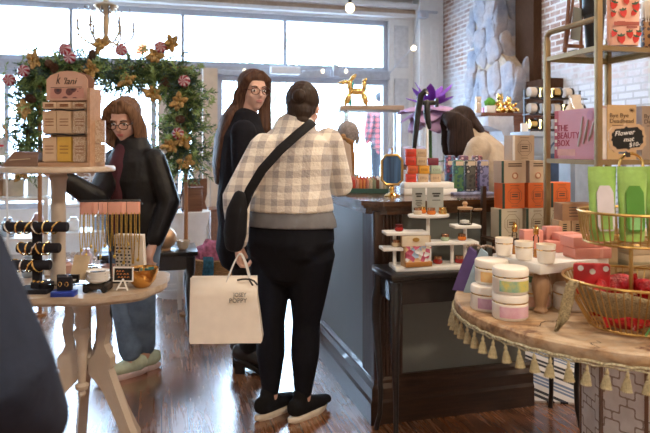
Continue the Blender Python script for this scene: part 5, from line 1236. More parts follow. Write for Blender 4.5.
def pbox(px0,px1,z,h,m_,lb,style,dp=.075,d=2.87,spine=True):
    d=2.83+((px0+px1)/2-500)*.00125
    xc=(px0+px1)/2;w_=(px1-px0)*d/F; p=P(xc,148,d);p.z=z
    t=thing('product_box',lb,'box',p,D(14),'stacked product boxes beside the gold post')
    b=BM();bx(b,(0,0,h/2),(w_,dp,h-.0008),bev=.001);obj('box_body',b,m_,t,smooth=False)
    if spine: b=BM();bx(b,(-w_/2+.006,-dp/2-.0003,h/2),(.012,.001,h-.002));obj('spine',b,dgs if spine is True else spine,t,smooth=False)
    o=.006 if spine else 0;b=BM();y=-dp/2-.0006
    if style=='square':
        bw=min(.028,w_*.28)
        for zz in(h*.5-bw*.6,h*.5+bw*.6): bx(b,(o,y,zz),(bw*1.7,.0008,.0015))
        for xx in(-bw*.85,bw*.85): bx(b,(o+xx,y,h*.5),(.0015,.0008,bw*1.2))
        for zz in(h*.5+.006,h*.5-.003): bx(b,(o,y,zz),(bw*1.1,.0008,.005))
        R_o=[(o+w_*.33*math.cos(a),y,h*.5+h*.33*math.sin(a)) for a in [2*PI*i/8+PI/8 for i in range(8)]];tube(b,R_o,.0007,4,closed=True)
        bx(b,(o,y,h*.9),(w_*.4,.0008,.002));bx(b,(o,y,h*.1),(w_*.3,.0008,.002))
    else:
        for zz in(h*.86,h*.76): bx(b,(o,y,zz),(w_*.55,.0008,.005))
    obj('print',b,mat('dark_brown_ink',(.09,.05,.03),.7),t,smooth=False)
    if style=='bow':
        b=BM();tube(b,[(o+.013*math.cos(a),y,h*.33+.013*math.sin(a)) for a in [2*PI*i/16 for i in range(16)]],.0028,6,closed=True);obj('ring_motif',b,mat('rust_ring',(.42,.18,.10),.5),t)
        b=BM();ell(b,(o,y,h*.33),(.009,.001,.009),12);obj('pale_motif',b,mat('pale_motif',(.66,.52,.38),.6),t)
h0,h1,h2,h3=.136,.117,.103,.117
pbox(493.5,519.5,RKZ,h0,crm,'cream box, left end of the bottom row of the stack','square')
pbox(520.5,543,RKZ,h0,crm,'cream box behind the gold post in the bottom row','square')
pbox(544,556,RKZ,h0,crm,'narrow cream box right of the gold post in the bottom row','square',spine=False)
pbox(497,521.5,RKZ+h0,h1,orm,'burnt orange box at the left of the orange row','square')
pbox(522.5,544,RKZ+h0,h1,orm,'burnt orange box in the middle of the orange row','square',spine=False)
pbox(545,567,RKZ+h0,h1,orm,'burnt orange box right of the gold post','square')
pbox(496,523,RKZ+h0+h1,h2,tnm,'tan box with ring motif at the left of the third row','bow')
pbox(524,543,RKZ+h0+h1,h2,tnm,'tan box with ring motif beside the gold post in the third row','bow',spine=False)
pbox(507,531,RKZ+h0+h1+h2,h3,tnm,'tan box topmost on the stack','square',spine=mat('white_spine',(.7,.68,.65),.6))
# ================================================================ left display table
LC=Vector((-.975,2.52,0));LZ_=.75
lt=thing('display_table','cream painted pedestal table with scalloped top and lyre legs covered in jewellery','table',LC,0)
cw=mat('cream_painted_wood',(.50,.42,.34),.5,var=.1,scale=10,bmp=.1)
def top_pts(r): 
    o=[]
    for i in range(120):
        a=2*PI*i/120;c_,s=math.cos(a),math.sin(a);k=(abs(c_)**2.6+abs(s)**2.6)**(-1/2.6);l=1+.022*math.cos(10*a+.4)
        o.append((r*k*c_*l,(r-.035)*k*s*l))
    return o
b=BM();slab(b,top_pts(.318),.728,.75);slab(b,top_pts(.306),.716,.7285);obj('tabletop',b,wood('cream_worn_top',(.40,.31,.23),(.60,.49,.38),.4,stretch=(1.5,8,8)),lt,smooth=False)
b=BM();lathe(b,[(.0,.30),(.010,.302),(.016,.315),(.010,.328),(.024,.335),(.028,.35),(.014,.36),(.016,.38),(.019,.45),(.024,.53),(.034,.55),(.034,.565),(.022,.58),(.030,.60),(.026,.64),(.036,.66),(.034,.69),(.030,.716)],24,c=(0,-.065,0))
obj('centre_spindle',b,cw,lt)
def lyre(ang):
    b=BM();o=[(.06,.716),(.155,.716),(.158,.68),(.135,.665),(.132,.62),(.150,.585),(.142,.54),(.13,.50),(.15,.47),(.175,.45),(.175,.41),(.16,.40),(.215,.30),(.29,.17),(.36,.07),(.385,.04),(.385,0),(.32,0),(.28,.06),(.20,.20),(.12,.31),(.05,.36),(.02,.38),(.02,.43),(.06,.46),(.08,.49),(.080,.52),(.09,.55),(.085,.62),(.07,.66)]
    prism(b,[(x*(.66 if z>.42 else .66+.06*(.42-z)/.42),z) for x,z in o],.038,Matrix.Rotation(ang,4,'Z'));obj('leg',b,cw,lt,smooth=False)
for a in (-14,62,118,194): lyre(D(a))
# tier column and upper shelf
TC=Vector((-1.045,2.40,LZ_+.0005))
tc_=thing('pedestal_shelf','cream round shelf on a turned column standing on the jewellery table','shelf',TC,0)
SZ=1.228-LZ_
b=BM();lathe(b,[(.055,0),(.055,.01),(.035,.02),(.028,.05),(.026,.16),(.027,.36),(.030,.42),(.036,.435),(.030,.445),(.034,SZ-.022)],24);obj('column',b,cw,tc_)
b=BM();lathe(b,[(.205,SZ-.022),(.212,SZ-.018),(.212,SZ-.006),(.207,SZ)],48);obj('shelf_board',b,wood('cream_worn_top',(.40,.31,.23),(.60,.49,.38),.4),tc_)
ST=1.2285
def at(px,d,z): 
    p=P(px,148,d);p.z=z;return p
# card rack "k'lani"
q=at(68,2.36,ST)
kr=thing('card_display_rack','wooden display rack with arched printed header holding rows of jewellery cards','display rack',q,D(-6))
rw=wood('warm_ply',(.42,.24,.14),(.56,.35,.22),.55)
w_=.086
b=BM();bx(b,(.0,.03,.008),(.21,.12,.016));bx(b,(w_+.010,.02,.15),(.012,.09,.30));bx(b,(-w_-.002,.05,.13),(.010,.03,.26));bx(b,(0,.065,.15),(2*w_,.006,.29));obj('rack_frame',b,rw,kr,smooth=False)
o=[(-w_,.255),(w_-.006,.255),(w_-.006,.335),(w_-.02,.352),(.03,.366),(0,.369),(-.03,.366),(-w_+.016,.352),(-w_,.335)]
b=BM();prism(b,o,.006);bb_=obj('header',b,mat('header_card_tan',(.55,.33,.24),.6,var=.03),kr,smooth=False)
b=BM();prism(b,[(x+.016,z-.002) for x,z in o],.006,Matrix.Translation((0,.02,0)));obj('header_back',b,mat('header_dark',(.30,.16,.11),.6),kr,smooth=False)
text("k",.055,ink,kr,(-.040,-.0035,.335),shear=.35,sx=.6);text("'lani",.036,ink,kr,(.006,-.0035,.328),shear=.35,sx=1.0)
b=BM();tube(b,[(-.068,-.0035,.305),(.058,-.0035,.306)],.0009,4);obj('script_stroke',b,ink,kr)
b=BM();bx(b,(-.002,-.0036,.282),(.135,.001,.038));obj('photo_strip',b,pattern('photo_collage',(.14,.06,.06),(.05,.03,.05),(.5,.25,.2),34),kr,smooth=False)
cardm=mat('jewellery_card_tan',(.60,.42,.27),.8,var=.08,scale=30);cardy=mat('jewellery_card_mustard',(.62,.38,.07),.8,var=.08,scale=30);lace=pattern('lace_print',(.40,.26,.16),(.62,.5,.38),(.55,.42,.3),120)
k_=0
for row,z in enumerate((.020,.128,.228)):
    pass
for row,(z,h) in enumerate(((.018,.098),(.128,.088),(.222,.028))):
    for c_,(x,m_,nm) in enumerate(((-.068,cardm,'tan'),(-.011,cardy if row==0 else cardm,'mustard' if row==0 else 'tan'),(.050,lace,'lace patterned'))):
        t=tag(thing('jewellery_card','a','card',q+Matrix.Rotation(D(-6),4,'Z')@Vector((x,-.012+.004*c_,z)),D(-6)),'%s jewellery card, %s column, %s row of the wooden rack'%(nm,['left','middle','right'][c_],['bottom','middle','top'][row]),None,'jewellery cards in the wooden rack')
        b=BM();
        for kk in range(4): bx(b,(.001*kk,.006*kk,h/2-.002*kk),(.055,.0025,h-.004))
        obj('card',b,m_,t,smooth=False)
        b=BM()
        for zz in (.35,.5,.62):
            bx(b,(0,-.002,h*zz),(.034,.001,.003))
        obj('bracelet',b,mat('rust_thread',(.22,.08,.03),.6),t,smooth=False)
b=BM()
for z in(.122,.216): tube(b,[(-.08,-.028,z),(-.02,-.032,z+.004),(.03,-.03,z-.004),(.08,-.026,z+.002)],.003,6,smooth=1)
obj('black_hook_rail',b,black,kr)
# side cards on rack right
t=thing('jewellery_card','bundle of brown lace jewellery cards at the right side of the wooden rack','card',q+Vector((.118,.02,.0165)),D(12))
b=BM();bx(b,(0,0,.035),(.035,.03,.07));obj('card',b,lace,t,smooth=False)
b=BM();bx(b,(0,0,.073+.045),(.035,.03,.088));obj('upper_card',b,lace,t,smooth=False)
# dark wood trays left on upper shelf
q=at(26,2.40,ST)
t=thing('slanted_box','brown slanted wooden tray at the left of the upper round shelf','tray',q+Vector((.0,0,.0)),D(8))
b=BM();prism(b,[(-.075,0),(.055,0),(.062,.055),(-.03,.058)],.09);obj('tray_body',b,wood('ash_brown',(.16,.09,.065),(.30,.19,.14),.5),t,smooth=False)
b=BM();tube(b,[(-.045,-.046,.025),(.03,-.046,.030)],.0012,4);obj('print_line',b,mat('cream_card',(.70,.60,.45),.8),t)
b=BM();bx(b,(.01,.0,.075),(.085,.07,.028),bev=.002);tag(obj('clear_box',b,mat('pale_mint_box',(.55,.62,.58),.3),None,q+Vector((.015,.01,.0)),(0,0,D(8))),'pale box of small goods standing behind the brown slanted tray','box')
bpy.data.objects['clear_box'].location=q+Vector((.055,.075,-.061))
# ---- items on the left table
TZL=.7505
def tp(px,py): return G(px,py,TZL)
blv=mat('black_velvet_roll',(.008,.008,.016),.9)
def bangle(b,c,r,w,tilt): 
    tube(b,[Vector(c)+Vector((w*math.sin(a)*.3+tilt*math.cos(a)*.01,r*math.sin(a),r*math.cos(a))) for a in [2*PI*i/14 for i in range(14)]],.0032,5,closed=True)
t=thing('bracelet_stand','three-tier black velvet T-bar stand for bracelets on the left table','stand',Vector((-1.105,2.34,TZL)),0)
b=BM();bx(b,(0,0,.008),(.12,.09,.016));bx(b,(0,.01,.13),(.03,.02,.26));obj('stand_base',b,blv,t,smooth=False)
bars=[(.249,-.115,.125,0),(.169,-.065,.095,-.0),(.104,-.09,.06,-.0)]
for k,(z,x0,x1,y) in enumerate(bars):
    b=BM();lathe(b,[(.017,0),(.019,.004),(.019,x1-x0-.004),(.017,x1-x0)],16,M=Matrix.Translation((x0,-.01,z))@Matrix.Rotation(PI/2,4,'Y'));obj('velvet_bar',b,blv,t)
for k,(z,x0,x1,y) in enumerate(bars):
    n_=(6,5,4)[k]
    for i in range(n_):
        x=x0+.02+(x1-x0-.07)*(i+.3*((i*7)%3)/3)/(n_-1)
        b=BM();bangle(b,(0,0,0),.0235,.02,(i%3)-1)
        tag(obj('bracelet',b,goldp if (i+k)%3 else mat('silver',(.75,.72,.68),.2,1),None,t.location+Vector((x,-.01,z-.0025))),'thin metal bracelet, number %s from left on the %s bar of the velvet stand'%(['one','two','three','four','five','six'][i],['top','middle','bottom'][k]),'bracelet','bracelets on the velvet bars')
# necklace rack with pink cards
t=thing('necklace_rack','black metal rack behind the pink jewellery cards on the left table','rack',Vector((-.882,2.52,TZL)),D(6))
b=BM();bx(b,(0,0,.006),(.15,.08,.012));bx(b,(0,.0,.17),(.008,.008,.33));
tube(b,[(-.118,-.0,.332),(.118,-.0,.332)],.004,8);tube(b,[(-.118,0.05,.315),(.118,.05,.315)],.004,8);tube(b,[(0,0,.332),(0,.05,.315)],.004,6)
obj('rack_frame',b,black,t)
pkc=mat('coral_jewellery_card',(.78,.40,.30),.7,var=.05);chm=mat('gold_chain',(.62,.40,.10),.3,1,var=.4,scale=200)
for i in range(13):
    x=-.112+i*.0186; fl=i in(3,4,8)
    y=-.010-.004*(i%2)
    c_=thing('necklace_card','coral card with gold necklace chains, %s from left on the black rack'%['first','second','third','fourth','fifth','sixth','seventh','eighth','ninth','tenth','eleventh','twelfth','thirteenth'][i],'necklace',t.location+Matrix.Rotation(D(6),4,'Z')@Vector((x,y,.285)),D(6),'necklaces on coral cards')
    b=BM();bx(b,(0,0,.018),(.042 if i in(1,7,11) else .017,.0035,.05),rz=0 if i in(1,7,11) else D(20));obj('card',b,pkc,c_,smooth=False)
    b=BM()
    for s_ in(-1,1):
        l=rnd.uniform(.12,.20);tube(b,[(s_*.006,-.003,.0),(s_*.007,-.005,-l*.5),(s_*.002,-.005,-l)],.0021,4)
    ell(b,(0,-.005,-l-.006),(.006,.003,.008),8);obj('chain',b,chm,c_)
# leaning stacked white cards
for i in range(7):
    p=at(120+i*4.0,2.60-.003*i,TZL)
    b=BM();bx(b,(0,0,.094),(.0165,.05,.18));t=obj('gift_card_pack',b,mat('ivory_card',(.68,.60,.50),.7),None,p,(0,D(-3),D(4)),smooth=False)
    tag(t,'tall ivory card pack with dark script, %s from left in the upright row'%['first','second','third','fourth','fifth','sixth','seventh'][i],'card pack','upright ivory card packs')
    b=BM()
    for k in range(9 if i<4 else 0): bx(b,(.002*((k*5)%3-1),-.0254,.03+k*.014),(.006+.004*((k*3)%2),.0008,.007))
    if i<4: obj('script_print',b,ink,t,smooth=False)
    else: b.free()
# tan leaning card, black cards
t=tag(obj('price_card',(lambda b:(bx(b,(0,0,.05),(.062,.004,.095),rot=Euler((D(-18),D(6),0))),b)[1])(BM()),mat('tan_speckled_card',(.52,.40,.26),.8),None,at(80,2.37,TZL+.036),smooth=False),'blank tan card leaning in front of the necklaces','card')
q=Vector((-.93,2.33,TZL))
t=thing('clear_tray','clear acrylic riser holding small black cards','riser',Vector((-.96,2.36,TZL)),D(4))
b=BM();bx(b,(0,0,.0325),(.24,.10,.005));[bx(b,(sx*.118,0,.015),(.004,.10,.03)) for sx in(-1,1)];obj('tray_body',b,glass('acrylic',(.9,.93,.93),.25),t,smooth=False)
t0=None
for i,(px,z,w_,rot,lb) in enumerate(((62,.036,.035,0,'black earring card with white text, left of two in front of the tan card'),(74,.036,.038,4,'black earring card with white text, right of two in front of the tan card'),(98,.036,.055,14,'larger black card with white text beside the ivory card packs'))):
    t=thing('earring_card',lb,'card',at(px,2.33,TZL+z),D(rot));h=.032 if i<2 else .045
    b=BM();bx(b,(0,0,h/2),(w_,.012,h));obj('card',b,black,t,smooth=False)
    b=BM();bx(b,(0,-.0065,h*.45),(w_*.55,.0008,.0025));bx(b,(0,-.0065,h*.3),(w_*.4,.0008,.002));obj('print',b,whiteink,t,smooth=False)
# earring display on blue base
t=thing('earring_display','small black earring stand on a bright blue base at the front of the left table','stand',tp(62,297)+Vector((0,.02,0)),D(4))
b=BM();bx(b,(0,0,.010),(.085,.05,.020),bev=.002);obj('blue_base',b,mat('cobalt_base',(.015,.04,.30),.4),t)
b=BM();bx(b,(.002,.0,.045),(.052,.02,.05),bev=.002);obj('stand_card',b,blv,t)
b=BM()
for x in(-.012,.012): tube(b,[(x+.006*math.cos(a),-.012,.045+.008*math.sin(a)) for a in [2*PI*i/12 for i in range(12)]],.0014,5,closed=True)
obj('earrings',b,goldp,t)
t=thing('ring_tray','small black jewellery tray at the left front of the table','tray',tp(40,293)+Vector((0,.02,0)),D(-20));b=BM();bx(b,(0,0,.02),(.07,.05,.04),bev=.004);obj('tray_body',b,blv,t);b=BM();[ell(b,(-.02+.02*k,-.02,.042),.006,8) for k in range(3)];obj('rings',b,goldp,t)
# wagon with bowls
t=thing('toy_wagon','small black wooden wagon with wheels under a stack of white dishes','wagon',tp(95,293)+Vector((0,.03,0)),D(2))
b=BM();bx(b,(0,0,.022),(.098,.055,.022),bev=.003);obj('wagon_body',b,mat('charcoal_wood',(.045,.035,.032),.6),t)
for x in(-.034,.034):
    for y in(-.031,.031):
        b=BM();cyl(b,(0,0,0),.012,.008,16,Matrix.Translation((x,y+.004,.012))@Matrix.Rotation(PI/2,4,'X'));obj('wheel',b,black,t)
for k in range(4):
    b=BM();r=.046-.001*k;lathe(b,[(r*.55,0),(r*.9,.008),(r,.016),(r,.018),(r*.9,.0165),(r*.5,.004),(0,.004)],28);tag(obj('dish',b,white,None,t.location+Vector((0,0,.0335+k*.0095))),'white ceramic dish, %s from bottom in the stack on the black wagon'%['first','second','third','fourth'][k],'dish','white dishes on the wagon')
# chalk sign
t=thing('mini_chalkboard','small black sign with orange lettering on a white easel','sign',tp(121,292)+Vector((0,.03,0)),D(-2))
b=BM();bx(b,(0,0,.062),(.072,.006,.050),rot=Euler((D(-8),0,0)));obj('board',b,mat('chalkboard',(.01,.01,.011),.8),t,smooth=False)
b=BM();
for x,z,w,h in((0,.087,.078,.004),(0,.037,.078,.004),(-.037,.062,.004,.052),(.037,.062,.004,.052)): bx(b,(x,-.002+(.062-z)*-.14,z),(w,.008,h))
obj('frame',b,whiteink,t,smooth=False)
b=BM()
for s_ in(-1,1): tube(b,[(0,-.004,.045),(s_*.022,-.018,.003)],.003,6)
tube(b,[(0,.004,.06),(0,.03,.003)],.003,6);tube(b,[(-.015,-.014,.012),(.015,-.014,.012)],.003,6);obj('easel',b,whiteink,t)
oi=mat('orange_chalk',(.85,.30,.08),.7)
b=BM()
for z,xs in((.075,(-.022,-.012,.0)),(.064,(-.02,-.008,.006,.018)),(.052,(-.016,-.004,.008,.02))):
    for x in xs: tube(b,[(x-.003,-.0065,z-.003),(x,-.0065,z+.003),(x+.004,-.0065,z-.002)],.0011,4)
obj('chalk_writing',b,oi,t)
# gold bowl
t=thing('gold_bowl','polished gold bowl with dark contents behind the mini chalkboard','bowl',tp(138,290)+Vector((.0,.055,0)),0)
b=BM();lathe(b,[(.025,0),(.03,.002),(.052,.03),(.062,.06),(.064,.075),(.061,.075),(.058,.06),(.048,.032),(.02,.006),(0,.006)],32);obj('bowl_body',b,mat('copper_gold',(.72,.40,.12),.22,1),t)
for k in range(9):
    a=k*2.4;r=.012*math.sqrt(k);b=BM();bx(b,(0,0,0),(.022,.004,.028),rz=a);tag(obj('foil_sachet',b,[mat('yellow_foil',(.7,.45,.1),.3),ink,mat('teal_foil',(.05,.2,.22),.3)][k%3],None,t.location+Vector((r*math.cos(a),r*math.sin(a),.058+.002*(k%3))),smooth=False),'small sachet standing in the polished gold bowl','sachet','sachets in the gold bowl')
# silvery jars behind
for i,(px,d,h,r) in enumerate(((50,2.62,.07,.03),(64,2.66,.06,.035),(28,2.6,.09,.025),(90,2.6,.05,.04),(108,2.62,.05,.04))):
    b=BM();lathe(b,[(r*.7,0),(r,.01),(r,h*.7),(r*.7,h*.85),(r*.75,h),(r*.6,h),(r*.6,.01),(0,.01)],20);tag(obj('trinket_jar',b,[mat('silver',(.75,.72,.68),.2,1),mat('rose_trinket',(.5,.3,.25),.3),mat('smoke_blue',(.3,.36,.42),.3)][i%3],None,at(px,d,TZL)),['silver trinket jar behind the velvet bars','rose trinket jar behind the middle of the velvet bars','smoky blue trinket jar at the far left behind the bracelets','silver trinket jar behind the tan card','rose trinket jar behind the necklace chains'][i],'jar')
# ================================================================ back-left furniture
def shelving(name,label,loc,rz,w,dp,zs,h,m):
    t=thing(name,label,'shelf',loc,rz)
    b=BM()
    for x in(-w/2,w/2):
        for y in(-dp/2,dp/2): bx(b,(x,y,h/2),(.03,.03,h))
    obj('frame',b,m,t,smooth=False)
    for z in zs: b=BM();bx(b,(0,0,z),(w+.02,dp+.02,.025));obj('shelf_board',b,m,t,smooth=False)
    return t
q=P(22,148,5.0);sA=shelving('white_shelving','white painted open shelving behind the jewellery table','x',0,.01,.01,[],.01,whitep) if False else None
sA=shelving('open_shelving','white painted open shelving at the back left','',0,1,1,[],1,whitep) if False else None
def unit(label,px,d,w,dp,zs,h,m=whitep,rz=R15):
    q=P(px,148,d);return shelving('open_shelving',label,Vector((q.x,d,0)),rz,w,dp,zs,h,m)
u1=unit('white open shelving at the far left behind the jewellery table',8,4.9,.62,.34,(.2,.58,.9),.9125)
u2=unit('low white shelving in the middle of the back left, behind the person with the bob',80,5.5,.55,.34,(.2,.55,.80),.8125)
def on(u,x,y,z): return u.location+Matrix.Rotation(R15,4,'Z')@Vector((x,y,z))
def gbag(u,x,z,w,h,m,label,bow=None):
    t=thing('gift_bag',label,'gift bag',on(u,x,0,z),R15);b=BM();loft(b,[(0,0,0.002),(0,0,h*.5),(0,0,h)],[(w*.5,w*.3),(w*.5,w*.3),(w*.52,w*.08)],n=12,caps=False);obj('bag_body',b,m,t,ang=30)
    if bow:
        b=BM()
        for a in range(7):
            an_=a*PI/7*2;tube(b,[(0,-w*.3,h*.72),(w*.25*math.cos(an_),-w*.32,h*.72+w*.2*math.sin(an_)),(w*.4*math.cos(an_+.4),-w*.31,h*.70+w*.35*math.sin(an_+.4)-.02)],.008,5,smooth=1)
        obj('bow',b,bow,t)
    return t
brown=mat('brown_gift_paper',(.36,.22,.15),.6);ribw=mat('white_ribbon',(.78,.76,.76),.4)
gbag(u2,.10,.8135,.26,.30,brown,'brown wrapped gift with white ribbon bow on the low white shelving',ribw)
gbag(u1,-.18,.9135,.30,.28,mat('tan_leather',(.42,.25,.15),.5),'tan handbag at the far left on the white shelving')
gbag(u1,.04,.9135,.16,.14,mat('cream_leather',(.62,.50,.38),.5),'low cream handbag beside the tan handbag')
gbag(u1,.22,.9135,.16,.16,mat('white_parcel',(.7,.68,.66),.5),'small white parcel on the right of the white shelving')
for k in range(9):
    u=(u1,u2)[k%2];z=(.2135,.5935,.2135,.5635,.5935,.2135,.2135,.5635,.5935)[k]+(0 if k not in(1,3,4,7,8) else 0)
    x=-.22+.055*k
    z=(.2135 if k in(0,2,5,6) else (.5935 if u is u1 else .5635))
    b=BM();h=.12+.03*(k%3);lathe(b,[(.045,0),(.05,.01),(.05,h*.7),(.03,h*.85),(.03,h)],16);tag(obj('storage_jar',b,[warmwhite,mat('smoke_blue',(.3,.36,.42),.3),mat('rose_trinket',(.5,.3,.25),.3)][k%3],None,on(u,x,0,z)),['cream','smoky blue','dusty rose'][k%3]+' jar on the lower boards of the white shelving behind the jewellery table','jar','jars on the white shelving')
# wicker basket with red ribbon on a white stool-high stand
q=P(3,148,4.5)
b=BM()
st_=thing('plant_stand','tall white wire stand at the far left edge','stand',Vector((q.x-.10,4.5,0)),0);lathe(b,[(.14,1.24),(.14,1.255)],20);[tube(b,[(.11*math.cos(a),.11*math.sin(a),1.24),(.13*math.cos(a),.13*math.sin(a),0)],.008,6) for a in(.5,2.6,4.7)];obj('stand_frame',b,white,st_)
t=thing('ribbon_basket','white gift basket with arched handle and red ribbon at the far left','basket',Vector((q.x-.10,4.5,1.256)),D(10))
b=BM();lathe(b,[(.10,0),(.12,.11),(.125,.12),(.115,.12),(.09,.01),(0,.01)],24);obj('basket_body',b,mat('white_wicker',(.72,.70,.70),.7,var=.25,scale=60,bmp=.4),t)
b=BM();tube(b,[(.12*math.cos(a),0,.11+.17*math.sin(a)) for a in [PI*i/12 for i in range(13)]],.007,6);obj('handle',b,kraft,t)
b=BM();bx(b,(0.02,-.118,.06),(.23,.006,.014));bx(b,(.05,-.122,.08),(.012,.006,.14));
for s_ in(-1,1): tube(b,[(.05,-.125,.08),(.05+s_*.04,-.13,.11),(.05+s_*.05,-.13,.08),(.05,-.125,.08)],.006,5)
obj('red_ribbon',b,mat('red_ribbon',(.62,.02,.05),.4),t)
# black bench table
q=P(166,148,4.38)
bt=thing('bench_table','low black painted table with turned legs beside the person with the bob','table',Vector((q.x-.12,4.38,0)),R15)
b=BM();bx(b,(0,0,.565),(.66,.42,.03),bev=.004);bx(b,(0,0,.50),(.60,.36,.10));obj('tabletop',b,blackw,bt)
for sx in(-1,1):
    for sy in(-1,1):
        b=BM();lathe(b,[(.018,0),(.024,.02),(.02,.04),(.028,.10),(.022,.14),(.034,.28),(.034,.36),(.024,.40),(.034,.44),(.036,.54)],16,(sx*.28,sy*.16,0));obj('leg',b,blackw,bt)
BZ=.5805
def bon(px,y): 
    p=P(px,148,4.32+y);p.z=BZ;return p
t=thing('round_ornament','large round tan gold ornament on the low black table','ornament',bon(166,0),0);b=BM();ell(b,(0,0,.085),(.075,.075,.075),20);cyl(b,(0,0,0),.035,.015);cyl(b,(0,0,.155),.015,.02,10);obj('ornament_body',b,mat('matte_copper',(.60,.38,.22),.35,.5),t)
b=BM();lathe(b,[(.03,0),(.045,.03),(.05,.06),(.045,.06),(.03,.01),(0,.01)],18);tag(obj('small_bowl',b,cr,None,bon(183,.05)),'small cream bowl at the right of the low black table','bowl')
b=BM();lathe(b,[(.02,0),(.02,.09),(.012,.10),(.012,.12)],14);tag(obj('gold_bottle',b,goldp,None,bon(157,-.02)),'small gold bottle left of the round ornament','bottle')
t=thing('dried_bouquet','pale dried bouquet in a vase on the low black table','bouquet',bon(163,.10),0);b=BM();lathe(b,[(.035,0),(.045,.05),(.025,.12),(.03,.14)],16);obj('vase',b,mat('smoke_blue',(.3,.36,.42),.3),t)
b=BM()
for k in range(26):
    a=rnd.uniform(0,6.28);r=rnd.uniform(.02,.12);e=Vector((r*math.cos(a),r*math.sin(a)*.7,.2+rnd.uniform(0,.11)));tube(b,[(0,0,.12),e],.002,4);ell(b,e,(.02,.02,.016),6)
obj('blooms',b,mat('dried_blush',(.55,.45,.40),.9,var=.3,scale=30),t)
# white half-round cabinet behind
q=P(180,148,5.35)
cb_=thing('round_cabinet','white half-round cabinet at the back by the shop door','cabinet',Vector((q.x,5.4,0)),R15)
b=BM();lathe(b,[(.20,0),(.22,.04),(.22,.60),(.24,.66),(.255,.72),(.255,.74),(.24,.745)],36,sy=.7);obj('cabinet_body',b,whitep,cb_)
def con(x,y,z=.7455): return cb_.location+Matrix.Rotation(R15,4,'Z')@Vector((x,y,z))
wbx=wood('rosewood_box',(.13,.05,.025),(.26,.11,.055),.4)
b=BM();bx(b,(0,0,.10),(.15,.10,.20),bev=.004);bx(b,(0,0,.205),(.17,.12,.015));t=obj('wooden_box',b,wbx,None,con(.10,-.06),RM);tag(t,'small rosewood box on the right of the white half-round cabinet','box')
b=BM();prism(b,[(-.11,0),(.11,0),(.09,.07),(.11,.14),(.11,.28),(-.11,.28)],.02);t=obj('brown_panel',b,wbx,None,con(.12,.09),RM);tag(t,'flat brown scroll-cut wooden panel standing behind the rosewood box','panel')
for k,(x,h) in enumerate(((-.18,.24),(-.10,.27),(-.02,.25))):
    b=BM();lathe(b,[(.035,0),(.038,.01),(.012,.05),(.016,.10),(.03,h*.7),(.038,h),(.035,h),(.025,h*.7),(.008,.10)],20,sx=1);tag(obj('glass_vase',b,glass('vase_glass',(.86,.88,.9),.35),None,con(x,-.08)),['left','middle','right'][k]+' of three clear glass vases on the white half-round cabinet','vase','clear vases on the half-round cabinet')
t=thing('number_sign','small white sign with black numerals near the garland','sign',con(-.13,.07),R15);b=BM();bx(b,(0,0,.39),(.16,.012,.06));bx(b,(0,0,.18),(.012,.01,.36));bx(b,(0,0,.005),(.08,.06,.01));obj('sign_board',b,white,t,smooth=False);text('108',.055,ink,t,(0,-.008,.39))
# dark orange-brown cabinet at 220
q=P(222,148,5.9)
t=thing('wood_cabinet','reddish brown wooden cabinet mostly hidden behind the person in the dark coat','cabinet',Vector((q.x,5.9,0)),R15);b=BM();bx(b,(0,0,.35),(.24,.30,.70),bev=.01);bx(b,(0,0,.715),(.28,.34,.03),bev=.005);obj('cabinet_body',b,wbx,t);b=BM();bx(b,(0,-.155,.4),(.18,.012,.5),bev=.004);obj('door',b,wbx,t)
t=thing('wicker_basket','large wicker basket holding scarves beyond the white shopping bag','basket',Vector((P(219,0,4.95).x,4.95,0)),0)
b=BM();lathe(b,[(.17,0),(.19,.02),(.215,.40),(.225,.42),(.215,.43),(.20,.42),(.175,.03),(0,.03)],36)
wk=mat('golden_wicker',(.42,.23,.09),.6,var=.45,scale=50,bmp=.8,bscale=55,stretch=(1,1,2.5));obj('basket_body',b,wk,t)
for k,(x,y,z,rx,rz_,h,cc,nm) in enumerate(((-.06,-.05,.43,.12,.10,.17,(.42,.13,.22),'rose and plum'),(.08,-.06,.40,.10,.09,.14,(.52,.24,.18),'coral'),(.02,.08,.42,.13,.1,.10,(.10,.14,.24),'navy'),(.13,.05,.44,.08,.08,.11,(.35,.45,.6),'pale blue'),(-.15,.02,.42,.07,.08,.09,(.6,.1,.1),'red'))):
    b=BM();ell(b,(0,0,0),(rx,rz_,h*.8),18)
    for v in b.verts:
        n=noise.noise(v.co*14+Vector((k*3,0,0)));v.co*=1+.35*n
    tag(obj('scarf',b,mat('scarf_%d'%k,cc,.9,var=.5,scale=35),None,t.location+Vector((x,y,z))),'%s scarf bundled in the wicker basket'%nm,'scarf')
b=BM();rows=[]
for i in range(7): rows.append([b.verts.new((-.035+.02*k+.006*math.sin(i),-.01*math.sin(k*2+i*.7)-.015*min(i,2),-.035*i+.03)) for k in range(5)])
for a_,c_ in zip(rows,rows[1:]):
    for k in range(4): b.faces.new((a_[k],a_[k+1],c_[k+1],c_[k]))
o=obj('scarf',b,mat('scarf_teal',(.03,.13,.22),.9,var=.5,scale=50),None,t.location+Vector((-.045,-.235,.43)),ang=80);s_=o.modifiers.new('s','SOLIDIFY');s_.thickness=.012;tag(o,'dark teal scarf hanging over the front of the wicker basket','scarf')
